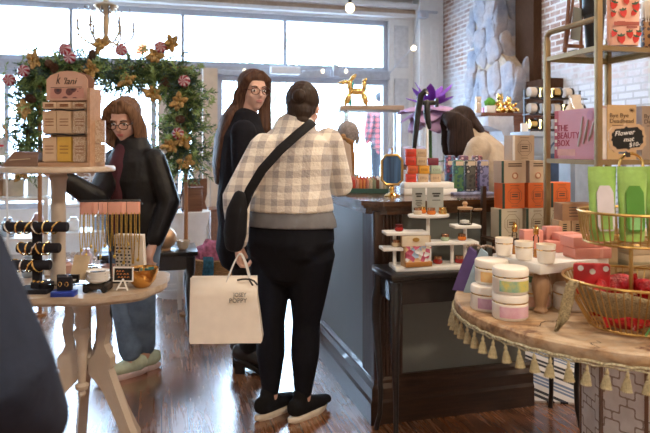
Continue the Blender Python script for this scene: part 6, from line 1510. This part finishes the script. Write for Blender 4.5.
# white stool by black table
t=thing('white_stool','white painted stool under the black table near the back','stool',Vector((P(163,0,5.0).x,5.0,0)),R15);b=BM();bx(b,(0,0,.44),(.30,.28,.03),bev=.004);obj('seat',b,whitep,t)
for sx in(-1,1):
    for sy in(-1,1): b=BM();bx(b,(sx*.13,sy*.11,.212),(.03,.03,.425));obj('leg',b,whitep,t,smooth=False)
for y_ in(-.11,.11): b=BM();bx(b,(0,y_,.15),(.24,.02,.02));obj('stretcher',b,whitep,t,smooth=False)
t=thing('switch_post','white post with a small light switch left of the person with long hair','post',Vector((P(210,0,6.0).x,6.0,0)),R15);b=BM();bx(b,(0,0,1.04),(.14,.08,2.08));obj('post',b,beigep,t,smooth=False);b=BM();bx(b,(0,-.045,1.16),(.07,.02,.09),bev=.004);obj('switch',b,mat('grey_switch',(.5,.47,.45),.5),t);b=BM();tube(b,[(0,-.045,1.11),(0,-.045,.3)],.005,6);obj('conduit',b,mat('grey_switch',(.5,.47,.45),.5),t)
# ================================================================ garland arch
GD=4.75
gx0,gx1=P(40,0,GD).x,P(186,0,GD).x;gzt=CH+(HZ-68)/F*GD
ga=thing('wooden_arbor','slim wooden arch frame carrying the Christmas garland','arch',Vector(((gx0+gx1)/2,GD,0)),0)
pw=wood('orange_pine_pole',(.36,.15,.05),(.55,.27,.11),.5,stretch=(10,10,1));hw=(gx1-gx0)/2
for sx in(-1,1): b=BM();cyl(b,(sx*hw,0,0),.016,gzt,12);cyl(b,(sx*hw,0,0),.05,.02,16);obj('pole',b,pw,ga)
b=BM();cyl(b,(0,0,0),.014,2*hw+.1,12,Matrix.Translation((-hw-.05,0,gzt))@Matrix.Rotation(PI/2,4,'Y'));obj('top_bar',b,pw,ga)
path=[]
def gp_(px,py): return Vector(((px-325)/F*GD,GD,CH+(HZ-py)/F*GD))
pl=[gp_(*q) for q in ((32,165),(28,140),(30,115),(36,92),(34,76),(50,68),(70,70),(90,68),(112,74),(134,76),(156,72),(174,74),(183,84),(186,100),(184,118),(180,135),(182,150),(188,170))]
leaf_a=mat('fir_green',(.06,.12,.045),.6,var=.4,scale=9);leaf_b=mat('fir_light_green',(.24,.34,.11),.6,var=.4,scale=9);leaf_c=mat('blue_green_fir',(.07,.13,.11),.6,var=.4,scale=9)
gl_=thing('fir_garland','bushy fir garland draped over the wooden arch','garland',Vector((pl[4].x,GD,0)),0)
off=gl_.location
def garl(name,m,n,seed,spread,ln):
    r=random.Random(seed);b=BM()
    for _ in range(n):
        k=r.randrange(len(pl)-1);p=pl[k].lerp(pl[k+1],r.random())-off
        side=k in(3,4,5)
        p+=Vector((r.gauss(0,spread),r.gauss(0,spread*.8),r.gauss(0,spread*.8)))
        d=Vector((r.gauss(0,1),r.gauss(0,.7),r.gauss(-.3,.9))).normalized();l=r.uniform(.5,1)*ln
        u=d.orthogonal().normalized();w=d.cross(u)
        e=p+d*l
        s=u*.003
        b.faces.new([b.verts.new(x) for x in(p-s,p+s,e)])
        for j in range(16):
            t=j/16;c=p+d*l*t;a=j*2.4;o=(u*math.cos(a)+w*math.sin(a));q=c+o*.034*(1-.4*t)+d*.022
            ww=(d.cross(o)).normalized()*.006
            b.faces.new([b.verts.new(x) for x in(c-ww,c+ww,q+ww*.3,q-ww*.3)])
    return obj(name,b,m,gl_,smooth=False)
garl('dark_needles',leaf_a,620,1,.06,.17);garl('light_needles',leaf_b,640,2,.075,.18);garl('blue_needles',leaf_c,330,3,.065,.16)
b=BM();tube(b,[p-off for p in pl],.018,8);obj('garland_stem',b,mat('twig_brown',(.10,.05,.03),.8),gl_)
# ornaments
def candy_mat():
    m,nt,b=new_mat('peppermint_swirl');s=N(nt,'ShaderNodeSeparateXYZ');L(nt,coords(nt),s.inputs[0])
    a=math_(nt,'ARCTAN2',s.outputs['Z'],s.outputs['X']);r=math_(nt,'SQRT',math_(nt,'ADD',math_(nt,'POWER',s.outputs['X'],2.0),math_(nt,'POWER',s.outputs['Z'],2.0)))
    f=math_(nt,'FRACT',math_(nt,'ADD',math_(nt,'MULTIPLY',a,7/(2*PI)),math_(nt,'MULTIPLY',r,12.)));L(nt,ramp(nt,math_(nt,'LESS_THAN',f,.5),[(0,(.55,.42,.42)),(1,(.34,.015,.04))]),b.inputs['Base Color']);b.inputs['Roughness'].default_value=.35;return m
pmt=candy_mat()
cp=[(72,52,'topmost'),(32,73,'high left'),(18,82,'far left outer'),(77,60,'just below the topmost'),(127,53,'top centre beside the orange sign'),(165,50,'top right'),(188,83,'upper right side'),(182,134,'lower right side')]
for k,(px,py,lb) in enumerate(cp):
    p=gp_(px,py);p.y-=.13
    b=BM();lathe(b,[(0,-.025),(.035,-.024),(.045,-.012),(.045,.012),(.035,.024),(0,.025)],24,M=Matrix.Rotation(PI/2,4,'X'));tag(obj('peppermint_ornament',b,pmt,None,p,(0,k*.7,.2*(k%3-1))),'red and white swirled peppermint ornament on the garland, '+lb,'ornament','peppermint ornaments on the garland')
gb=mat('gold_glitter_petal',(.45,.28,.10),.45,.5,var=.5,scale=60)
gbp=[(107,47,'top centre, beside a peppermint'),(97,71,'below the top centre'),(132,82,'right of centre, drooping'),(42,62,'top left'),(160,58,'upper right top'),(176,46,'right end top'),(158,95,'low on the inner right corner'),(183,103,'upper part of the right side'),(188,140,'middle of the right side'),(190,162,'bottom of the right side'),(33,110,'left side'),(175,146,'lower right side inner'),(30,172,'bottom of the left side, just below the round shelf')]
for k,(px,py,lb) in enumerate(gbp):
    p=gp_(px,py);p.y-=.14
    t=thing('gold_poinsettia','gold glittery poinsettia on the garland, '+lb,'ornament',p,0,'gold poinsettias on the garland');t.rotation_euler=(D(80+8*(k%3)),k*1.3,0)
    b=BM()
    for j in range(6): petal(b,j*PI/3+.2*math.sin(j*5+k),D(8+14*math.sin(j*3+k)),.07+.015*math.sin(j*2+k),.024,0,.1)
    for j in range(4): petal(b,j*PI/2+.4,D(40),.05,.016,.005,.1)
    o=obj('petals',b,gb,t);s_=o.modifiers.new('s','SOLIDIFY');s_.thickness=.002
    b=BM();[ell(b,(.008*math.cos(a),.008*math.sin(a),.012),.006,6) for a in(0,2,4)];obj('flower_centre',b,goldp,t)
pcm=mat('pinecone_brown',(.10,.045,.025),.7,var=.4,scale=80)
for k,(px,py,lb) in enumerate(((61,70,'left of centre on top'),(98,57,'top centre'),(56,66,'top left'),(90,76,'under the top left'),(184,120,'middle right side'),(38,100,'left side'),(170,84,'right shoulder'))):
    p=gp_(px,py);p.y-=.12;b=BM()
    for j in range(9):
        z=-.035+.008*j;r=.028*math.sin(PI*(j+1)/10.5)+.004;n_=8
        for i in range(n_):
            a=i*2*PI/n_+j*.4;M=Matrix.Translation((r*math.cos(a)*.7,r*math.sin(a)*.7,z))@Matrix.Rotation(a,4,'Z')@Matrix.Rotation(-.5,4,'Y');ell(b,(0,0,0),(1,1,1),5,M@Matrix.Diagonal((.014,.009,.004,1)))
    tag(obj('pinecone',b,pcm,None,p,(k*.5,.4*k,0)),'brown pinecone on the garland, '+lb,'pinecone','pinecones on the garland')
# ================================================================ chandelier
q=P(106,10,5.6)
ch=thing('chandelier','pale crystal chandelier with candle arms near the back left window','chandelier',Vector((q.x,5.6,0)),0)
cg=mat('champagne_brass',(.50,.36,.22),.35,.8);cz=lambda py:CH+(HZ-py)/F*5.6
b=BM();tube(b,[(0,0,ZC-.02),(0,0,cz(-2))],.008,8);lathe(b,[(.05,ZC-.03),(.06,ZC-.002)],16);lathe(b,[(0,cz(46)),(.02,cz(44)),(.04,cz(40)),(.02,cz(35)),(.03,cz(28)),(.02,cz(15)),(.10,cz(8)),(.11,cz(6)),(.03,cz(2)),(.01,cz(-2))],20);obj('stem',b,cg,ch)
crys=glass('crystal',(.93,.9,.88),.5)
cd=mat('candle_sleeve',(.25,.2,.2),.5);bu=mat('warm_bulb',(1,.75,.45),.3,emit=3)
for k in range(6):
    a=k*PI/3+.3;c_,s=math.cos(a),math.sin(a);r=.24
    b=BM();tube(b,[(.02*c_,.02*s,cz(40)),(r*.5*c_,r*.5*s,cz(46)),(r*c_,r*s,cz(36)),(r*c_,r*s,cz(30))],.010,6,smooth=2);lathe(b,[(.01,0),(.035,.012)],12,(r*c_,r*s,cz(31)));o=obj('arm',b,cg,ch)
    b=BM();cyl(b,(r*c_,r*s,cz(29.5)),.011,.08,10);obj('candle',b,cd,o)
    b=BM();ell(b,(r*c_,r*s,cz(29.5)+.10),(.012,.012,.026),8);obj('bulb',b,bu,o)
b=BM()
for k in range(70):
    a=rnd.uniform(0,6.28);r=rnd.choice((.10,.24,.17,.24));z=cz(rnd.choice((34,38,44,10,14,20))) ;M=Matrix.Translation((r*math.cos(a),r*math.sin(a),z-.02))@Matrix.Diagonal((.010,.010,.022,1));lathe(b,[(0,-1),(1,0),(0,1)],6,M=M)
for k in range(12):
    a=k*PI/6; tube(b,[(.10*math.cos(a),.10*math.sin(a),cz(7)),(.16*math.cos(a),.16*math.sin(a),cz(26)),(.23*math.cos(a),.23*math.sin(a),cz(33))],.005,5)
obj('crystals',b,crys,ch)
# orange sign outside
q=P(140,47,13);t=thing('street_sign','orange red square sign outside beyond the chandelier','sign',Vector((q.x,13,-.1)),0);b=BM();bx(b,(0,0,q.z+.1),(.30,.02,.28));obj('sign_board',b,mat('orange_sign',(.75,.12,.04),.5),t,smooth=False);b=BM();cyl(b,(0,.03,0),.03,q.z,10);obj('pole',b,greyp,t)
# ================================================================ string lights, pendant bulb, bracket
def wv(px,py,off_=-.12):
    v,d=WV(px);return V*v+U*(U_W+off_)+Vector((0,0,CH+(HZ-py)/F*d))
t=thing('string_lights','string of small warm bulbs along the grey transom bar','string lights',wv(270,71),R15)
inv=Matrix.Rotation(-R15,4,'Z')
def loc_(p): return inv@(p-t.location)
b=BM();tube(b,[loc_(wv(px,71+ (1.5 if i%2 else 0))) for i,px in enumerate((218,243,270,295,320,343,370,388))],.005,5);obj('cable',b,greyp,t)
for px in(270,295,320,343,243): b=BM();ell(b,loc_(wv(px,72.5,-.15)),(.022,.022,.03),10);obj('bulb',b,bu,t)
t=thing('wall_box','white rectangular device box on the transom bar above the long-haired person','box',wv(283,72,-.16),R15);b=BM();bx(b,(0,0,0),(.40,.10,.10),bev=.01);obj('box_body',b,white,t);b=BM();bx(b,(.70,0,.02),(.07,.07,.16));bx(b,(.70,.03,-.02),(.12,.03,.08));obj('bracket',b,greyp,t,smooth=False)
q=P(350,8,6.2);t=thing('pendant_bulb','bare warm globe bulb hanging near the ceiling above the showcase','lamp',Vector((q.x,6.2,q.z)),0);b=BM();ell(b,(0,0,0),(.045,.045,.05),16);obj('bulb',b,mat('warm_globe',(1,.72,.42),.3,emit=9),t);b=BM();cyl(b,(0,0,.045),.018,.05,12);tube(b,[(0,0,.09),(0,0,ZC-q.z-.01)],.004,5);obj('cord',b,black,t)
q=wv(404,52,-.35);t=thing('wall_lamp','small warm spot lamp with cable on the white pier','lamp',q,R15);b=BM();ell(b,(0,0,0),(.035,.035,.035),12);obj('bulb',b,mat('warm_spot',(1,.8,.5),.3,emit=8),t);b=BM();tube(b,[(.0,.03,.03),(.09,.10,.35),(.14,.12,.60)],.006,5);tube(b,[(0,.03,0),(-.12,.1,-.12),(-.30,.2,-.36)],.005,5);obj('cable',b,greyp,t)
q=wv(414,19,-.32);t=thing('wall_bracket','grey metal bracket high on the white pier','bracket',q,R15);b=BM();bx(b,(0,0,0),(.14,.08,.10),bev=.008);bx(b,(.14,.02,.04),(.16,.04,.03));lathe(b,[(.05,0),(.05,.06)],14,(-.03,-.03,-.06));obj('bracket_body',b,greyp,t)
# ================================================================ stone chimney
def cface(px,v=3.50):
    k=(px-325)/F;c,s=math.cos(R15),math.sin(R15);d=v/(k*c+s);return d*(c-k*s),d
u0,u1_,cw0,cw1=5.79,6.83,6.15,6.55
sc2=thing('stone_chimney','tall irregular blue-grey fieldstone chimney breast against the brick wall','chimney',V*3.76+U*((u0+u1_)/2),R15)
um=(u0+u1_)/2
b=BM()
o=[(u0-um,0),(u1_-um,0),(u1_-um,1.7),(cw1-um,3.1),(cw1-um,ZC),(cw0-um,ZC),(cw0-um,2.45),(u0-um,2.12)]
prism(b,o,.26,Matrix.Rotation(PI/2,4,'Z')@Matrix.Identity(4));obj('mortar_core',b,mat('tan_mortar',(.50,.41,.31),.95,var=.2,scale=25,bmp=.5),sc2,smooth=False)
def stone_mat():
    m,nt,b=new_mat('blue_grey_fieldstone');v=coords(nt);n1=noise_(nt,v,2.6,2,.5);n2=noise_(nt,v,16,6,.7)
    c=ramp(nt,n1,[(.3,(.16,.19,.27)),(.45,(.28,.30,.37)),(.58,(.42,.37,.38)),(.72,(.38,.29,.22))]);c=mix(nt,ramp(nt,n2,[(.45,(0,0,0)),(.75,(.5,.5,.5))]),c,(.60,.60,.64));L(nt,c,b.inputs['Base Color']);b.inputs['Roughness'].default_value=.75;bump(nt,b,n2,.8,.03);return m
b=BM();r=random.Random(5)
def xr(z):
    a=max(0,min(1,(z-2.12)/.33));c_=max(0,min(1,(z-1.7)/1.4));return (u0-um)*(1-a)+(cw0-um)*a,(u1_-um)*(1-c_)+(cw1-um)*c_
z=.9;row=0
def rock(b,M,ax,ay,az):
    vs=ell(b,(0,0,0),(1,1,1),12)
    k=[r.uniform(.5,.75) for _ in range(3)];cut=r.uniform(-.5,.5)
    for v in vs:
        p=[math.copysign(abs(c)**k[i],c) for i,c in enumerate(v.co)]
        v.co=M@Vector((p[0]*ax,p[1]*ay*(1-.25*cut*p[2]),p[2]*az))
    return vs
def boxy(v,M,sd):
    n=noise.noise(v.co*7+Vector((sd,0,0)));c0=M.translation;d=v.co-c0
    l=max(d.length,1e-6);R3=M.to_3x3();q=R3.inverted()@d
    v.co=c0+d*(1+.30*n)
while z<ZC:
    x0,x1=xr(z);hh=r.uniform(.26,.42);x=x0-.02
    while x<x1:
        w=r.uniform(.13,.30);M=Matrix.Translation((-.12-r.uniform(0,.03),x+w/2,z+r.uniform(-.08,.08)))@Matrix.Rotation(r.uniform(-.5,.5),4,'X')
        vs=rock(b,M,.032,w*.50,hh*.52)
        sd=r.uniform(0,50)
        for v in vs:
            boxy(v,M,sd)
        x+=w*.92
    for xs in(-.06,.07):
        M=Matrix.Translation((xs+r.uniform(-.02,.02),x0-.0-r.uniform(0,.02),z+r.uniform(-.08,.08)))@Matrix.Rotation(r.uniform(-.3,.3),4,'Y')
        vs=rock(b,M,.075,.05,hh*.52);sd=r.uniform(0,50)
        for v in vs:
            boxy(v,M,sd)
    z+=hh*.82;row+=1
obj('fieldstones',b,stone_mat(),sc2,ang=28)
# mantel items : painted shelf & sideboard
q=P(500,148,6.1)
def sideb(label,px,d,w,dp,h,m,rz=R15):
    t=thing('sideboard',label,'sideboard',Vector((P(px,0,d).x,d,0)),rz);b=BM();bx(b,(0,0,h/2-.02),(w-.04,dp-.03,h-.04));obj('cabinet_body',b,m,t,smooth=False);b=BM();bx(b,(0,0,h-.02),(w,dp,.04),bev=.006);obj('top_board',b,m,t)
    for s_ in(-1,1): b=BM();bx(b,(s_*w*.24,-dp/2+.01,h*.5),(w*.42,.02,h*.75),bev=.004);dd=obj('door',b,m,t);b=BM();ell(b,(s_*w*.06,-dp/2-.01,h*.55),.014,8);obj('knob',b,gold,dd)
    return t
m1=sideb('tall wooden mantel cabinet carrying the gold figurines in front of the stone chimney',503,5.7,.62,.30,1.62,wood('mahogany',(.12,.04,.02),(.25,.10,.05),.4))
m2=sideb('grey-blue painted cabinet with reels on top behind the stacked boxes',556,4.6,.62,.26,1.42,mat('grey_blue_paint',(.36,.42,.50),.5,var=.05),rz=R15)
def s1(px,y=-.05,u=m1,h=1.6205): 
    d=u.location.y+y;p=P(px,148,d);p.z=h;return p
# white scroll corbel piece (upholstered)
t=thing('white_scroll_seat','white quilted curved headboard piece behind the bending person','furniture',Vector((P(497,0,5.1).x,5.1,0)),R15)
b=BM();prism(b,[(-.14,0),(.14,0),(.14,1.30),(.10,1.40),(.09,1.56),(-.14,1.56),(-.14,1.48),(-.02,1.44),(.02,1.36),(-.02,1.30),(-.14,1.25)],.2);obj('seat_body',b,mat('white_quilt',(.66,.66,.70),.8,bmp=.6,bscale=30),t,smooth=False)
for k,(px,lb) in enumerate(((500,'taller gold baby-shaped figurine on the mantel cabinet'),(509,'shorter gold figurine beside the taller one on the mantel cabinet'))):
    s=.78-.12*k;t=thing('gold_figurine',lb,'figurine',s1(px,-.06),D(20*k));b=BM();loft(b,[(0,0,.0),(0,0,.05*s),(0,0,.13*s)],[.05*s,.052*s,.036*s]);ell(b,(0,0,.185*s),.042*s,12)
    for sx in(-1,1): loft(b,[(sx*.035*s,0,.12*s),(sx*.065*s,-.03,.10*s),(sx*.05*s,-.06,.13*s)],[.014,.013,.012]);loft(b,[(sx*.03*s,-.02,.025),(sx*.05*s,-.08,.03),(sx*.04*s,-.10,.015)],[.022,.02,.014]);ell(b,(sx*.025*s,0,.225*s),.013*s,8)
    remesh('figure',b,.006,goldp,t,2)
t=thing('potted_moss','small pot of bright green moss left of the gold figurines','plant',s1(490,-.06),0);b=BM();bx(b,(0,0,.035),(.085,.08,.07),bev=.006);obj('pot',b,white,t);b=BM();ell(b,(0,0,.095),(.055,.05,.045),14);
for v in b.verts: v.co*=1+.15*noise.noise(v.co*40)
obj('moss',b,mat('bright_moss',(.10,.32,.04),.9,bmp=.8),t)
b=BM();bx(b,(0,0,.05),(.05,.05,.10),bev=.003);bx(b,(0,0,.13),(.05,.05,.05),bev=.003);tag(obj('cream_candle_box',b,cr,None,s1(478,-.02)),'stacked cream box at the left end of the mantel cabinet','box')
b=BM();bx(b,(0,0,.03),(.10,.08,.06),bev=.006);tag(obj('magenta_case',b,mat('magenta_case',(.45,.05,.22),.4),None,s1(484,-.02) if False else m1.location+Vector((-.13,.06,1.6205))),'small magenta case behind the potted moss','case')
# reels on racks over m2
M2=m2
def reel(px,d,z,r,m_,lb):
    t=thing('bracelet_reel',lb,'reel',Vector((P(px,0,d).x,d,z)),R15,'reels on the grey-blue cabinet')
    b=BM();cyl(b,(0,0,0),r,.055,20,Matrix.Translation((-.027,0,r))@Matrix.Rotation(PI/2,4,'Y'),bev=.004);obj('reel_body',b,m_,t)
    b=BM();cyl(b,(0,0,0),r*1.12,.012,20,Matrix.Translation((.028,0,r))@Matrix.Rotation(PI/2,4,'Y'));obj('flange',b,black,t)
rk2=thing('reel_rack','dark metal three-tier rack of reels on the grey-blue cabinet','rack',M2.location+Vector((0,.02,1.4205)),R15)
b=BM()
for z in(.012,.13,.25): bx(b,(.0,.0,z),(.50,.10,.008))
for x in(-.24,.24): bx(b,(x,.03,.16),(.012,.012,.32))
obj('rack_frame',b,black,rk2,smooth=False)
wr=mat('white_reel_band',(.62,.55,.48),.5)
i=0
for row,z in enumerate((.0165,.1345,.2545)):
    for k in range(5):
        lx=-.20+k*.10
        if row==2 and k==4: continue
        p=rk2.location+Matrix.Rotation(R15,4,'Z')@Vector((lx,0,z))
        m_=goldp if (k+row*2)%5 in(0,1) else wr
        t=thing('bracelet_reel','%s reel, %s from left on the %s tier of the dark rack'%('gold' if m_ is goldp else 'cream',['first','second','third','fourth','fifth'][k],['bottom','middle','top'][row]),'reel',p,R15,'reels on the dark rack')
        b=BM();cyl(b,(0,0,0),.038,.055,20,Matrix.Translation((-.027,0,.042))@Matrix.Rotation(PI/2,4,'Y'),bev=.004);obj('reel_body',b,m_,t)
        b=BM();cyl(b,(0,0,0),.042,.012,20,Matrix.Translation((.028,0,.042))@Matrix.Rotation(PI/2,4,'Y'));obj('flange',b,black,t)
# small white price block
q=P(528,148,4.42);bt_=tag(obj('price_block',(lambda b:(bx(b,(0,0,.03),(.05,.03,.06),bev=.003),b)[1])(BM()),white,None,Vector((q.x,4.50,1.4205))),'small white price block at the left front of the grey-blue cabinet','sign')
# ivory bust on pedestal
q=P(575,148,4.05)
t=thing('bust_pedestal','slim grey pedestal under the ivory necklace bust','pedestal',Vector((q.x,4.05,0)),R15);b=BM();bx(b,(0,0,.70),(.16,.12,1.40));bx(b,(0,0,1.41),(.20,.14,.02));obj('pedestal_body',b,mat('grey_blue_paint',(.36,.42,.50),.5),t,smooth=False)
bust('necklace_bust','ivory necklace bust above the pink box',Vector((q.x,4.05,1.4205)),D(5),mat('ivory_linen',(.62,.52,.42),.8),1.15,False)
# blue/grey items behind boxes (denim bag on chair)
t=thing('blue_bag','slate blue fabric bag hanging on the front of the grey-blue cabinet','bag',M2.location+Vector((-.05,-.20,.98)),R15);b=BM();bx(b,(0,0,.14),(.26,.07,.28),bev=.03);obj('bag_body',b,mat('slate_fabric',(.08,.12,.2),.9),t);b=BM();tube(b,[(.09*math.cos(a),0,.27+.10*math.sin(a)) for a in [PI*i/10 for i in range(11)]],.008,6);obj('handle',b,mat('slate_fabric',(.08,.12,.2),.9),t)
t=thing('low_shelving','white and grey low shelving with bottles to the right behind the boxes','shelf',Vector((P(600,0,3.9).x+.12,3.75,0)),R15)
b=BM()
for z in(.3,.62,.94,1.26): bx(b,(0,0,z),(.60,.22,.02))
for x in(-.30,.30): bx(b,(x,0,.65),(.025,.22,1.28))
obj('shelf_frame',b,mat('silver_grey_paint',(.45,.48,.52),.5),t,smooth=False)
for k in range(6):
    for r_ in range(2):
        p=t.location+Matrix.Rotation(R15,4,'Z')@Vector((-.25+k*.1,0,(.951,1.271)[r_]))
        b=BM();h=.16+.03*((k+r_)%3);lathe(b,[(.03,0),(.032,.01),(.032,h*.65),(.012,h*.8),(.012,h),(.016,h),(.016,h+.03)],16);tag(obj('lotion_bottle',b,[mat('steel_blue_bottle',(.12,.2,.34),.3),white,mat('lavender_bottle',(.45,.40,.62),.3)][(k+r_)%3],None,p),'%s bottle, %s from left on the %s board of the grey shelving'%(['steel blue','white','lavender'][(k+r_)%3],['first','second','third','fourth','fifth','sixth'][k],['second','top'][r_]),'bottle','bottles on the grey shelving')
# rug
def rug():
    m,nt,b=new_mat('striped_woven_rug');s=N(nt,'ShaderNodeSeparateXYZ');L(nt,coords(nt,(.8,.8,1),(0,0,D(52))),s.inputs[0]);x=math_(nt,'ADD',s.outputs['Y'],math_(nt,'MULTIPLY',s.outputs['X'],0.0))
    f=math_(nt,'FRACT',math_(nt,'DIVIDE',x,.30));c=ramp(nt,f,[(0,(.62,.58,.55)),(.12,(.02,.02,.03)),(.20,(.55,.52,.5)),(.26,(.02,.02,.03)),(.34,(.60,.56,.53)),(.5,(.13,.17,.26)),(.56,(.55,.53,.53)),(.60,(.13,.17,.26)),(.66,(.55,.53,.53)),(.70,(.13,.17,.26)),(.78,(.6,.56,.54)),(.9,(.02,.02,.03)),(.97,(.6,.56,.54))],'CONSTANT')
    L(nt,c,b.inputs['Base Color']);b.inputs['Roughness'].default_value=.95;bump(nt,b,noise_(nt,coords(nt),200,2),.4);return m
q=G(531,405,0)
b=BM();bx(b,(.6,.75,.005),(1.2,1.5,.010));tag(obj('striped_rug',b,rug(),None,Vector((q.x+.03,q.y+.03,.0005)),(0,0,D(-8)),smooth=False),'black, cream and blue striped woven rug behind the tassel table','rug')
# ================================================================ outside trees
def tree(x,y,h,r,label,seed,m):
    t=thing('street_tree',label,'tree',Vector((x,y,-.1)),0,None);rr=random.Random(seed)
    b=BM();tube(b,[(0,0,0),(.1,0,h*.4),(-.05,.1,h*.75)],[.18,.14,.06],10);
    for k in range(6):
        a=k*1.05;tube(b,[(.05,0,h*.45),(r*.6*math.cos(a),r*.6*math.sin(a),h*.75)],[.06,.02],6)
    obj('trunk',b,mat('grey_bark',(.20,.16,.13),.9),t)
    b=BM()
    cl=[(Vector((rr.gauss(0,r*.45),rr.gauss(0,r*.45),h*.72+rr.gauss(0,r*.35))),rr.uniform(.25,.55)*r) for _ in range(22)]
    for _ in range(2600):
        c,cr_=cl[rr.randrange(22)];p=c+Vector((rr.gauss(0,1),rr.gauss(0,1),rr.gauss(0,.8)))*cr_*.45;d=Vector((rr.gauss(0,1),rr.gauss(0,1),rr.gauss(0,1))).normalized();u=d.orthogonal().normalized();s=.075
        b.faces.new([b.verts.new(p+x_) for x_ in(-u*s*.5,d.cross(u)*s*.4,u*s,-d.cross(u)*s*.4)])
    obj('crown',b,m,t,smooth=False)
lfm=mat('sunlit_leaves',(.34,.50,.30),.7,var=.3,scale=3);lfm2=mat('yellow_green_leaves',(.50,.58,.36),.7,var=.3,scale=3)
tree(-1.6,17,5.6,2.0,'pale green street tree outside above the long-haired person',1,lfm)
tree(2.2,15,5.0,1.5,'pale street tree outside behind the balloon dog',2,lfm2)
tree(3.6,22,5.5,2.2,'distant pale street tree outside at the right of the window',3,lfm)
# ================================================================ camera, lights
cam=bpy.data.cameras.new('camera');cam.sensor_width=36;cam.lens=36*F/650;cam.shift_y=-(216.5-HZ)/650;cam.clip_end=200
co=bpy.data.objects.new('camera',cam);COL.objects.link(co);co.location=(0,0,CH);co.rotation_euler=(PI/2,0,0);SC.camera=co
cam.dof.use_dof=True;cam.dof.focus_distance=2.7;cam.dof.aperture_fstop=3.5
w=bpy.data.worlds.new('sky');SC.world=w;w.use_nodes=True;nt=w.node_tree;bg=nt.nodes['Background'];bg.inputs[0].default_value=(.52,.73,1,1);bg.inputs[1].default_value=20.0
def area(name,loc,rot,size,power,col,sy=None):
    l=bpy.data.lights.new(name,'AREA');l.energy=power;l.color=col;l.size=size
    if sy: l.shape='RECTANGLE';l.size_y=sy
    o=bpy.data.objects.new(name,l);COL.objects.link(o);o.location=loc;o.rotation_euler=rot;return o
warm=(1,.80,.58)
for i,(v,u,p) in enumerate(((-1.2,-.6,28),(1.2,-.4,88),(2.9,1.3,60),(-1.4,2.2,8),(1.4,2.4,28),(2.4,4.6,25),(-.4,4.8,5))):
    loc=V*v+U*u+Vector((0,0,ZC-.25))
    area('ceiling_lamp_light',loc,(0,0,0),.35,p,warm)
SC.view_settings.view_transform='Standard';SC.view_settings.look='None';SC.view_settings.exposure=0.0;SC.view_settings.gamma=1;SC.view_settings.use_curve_mapping=False
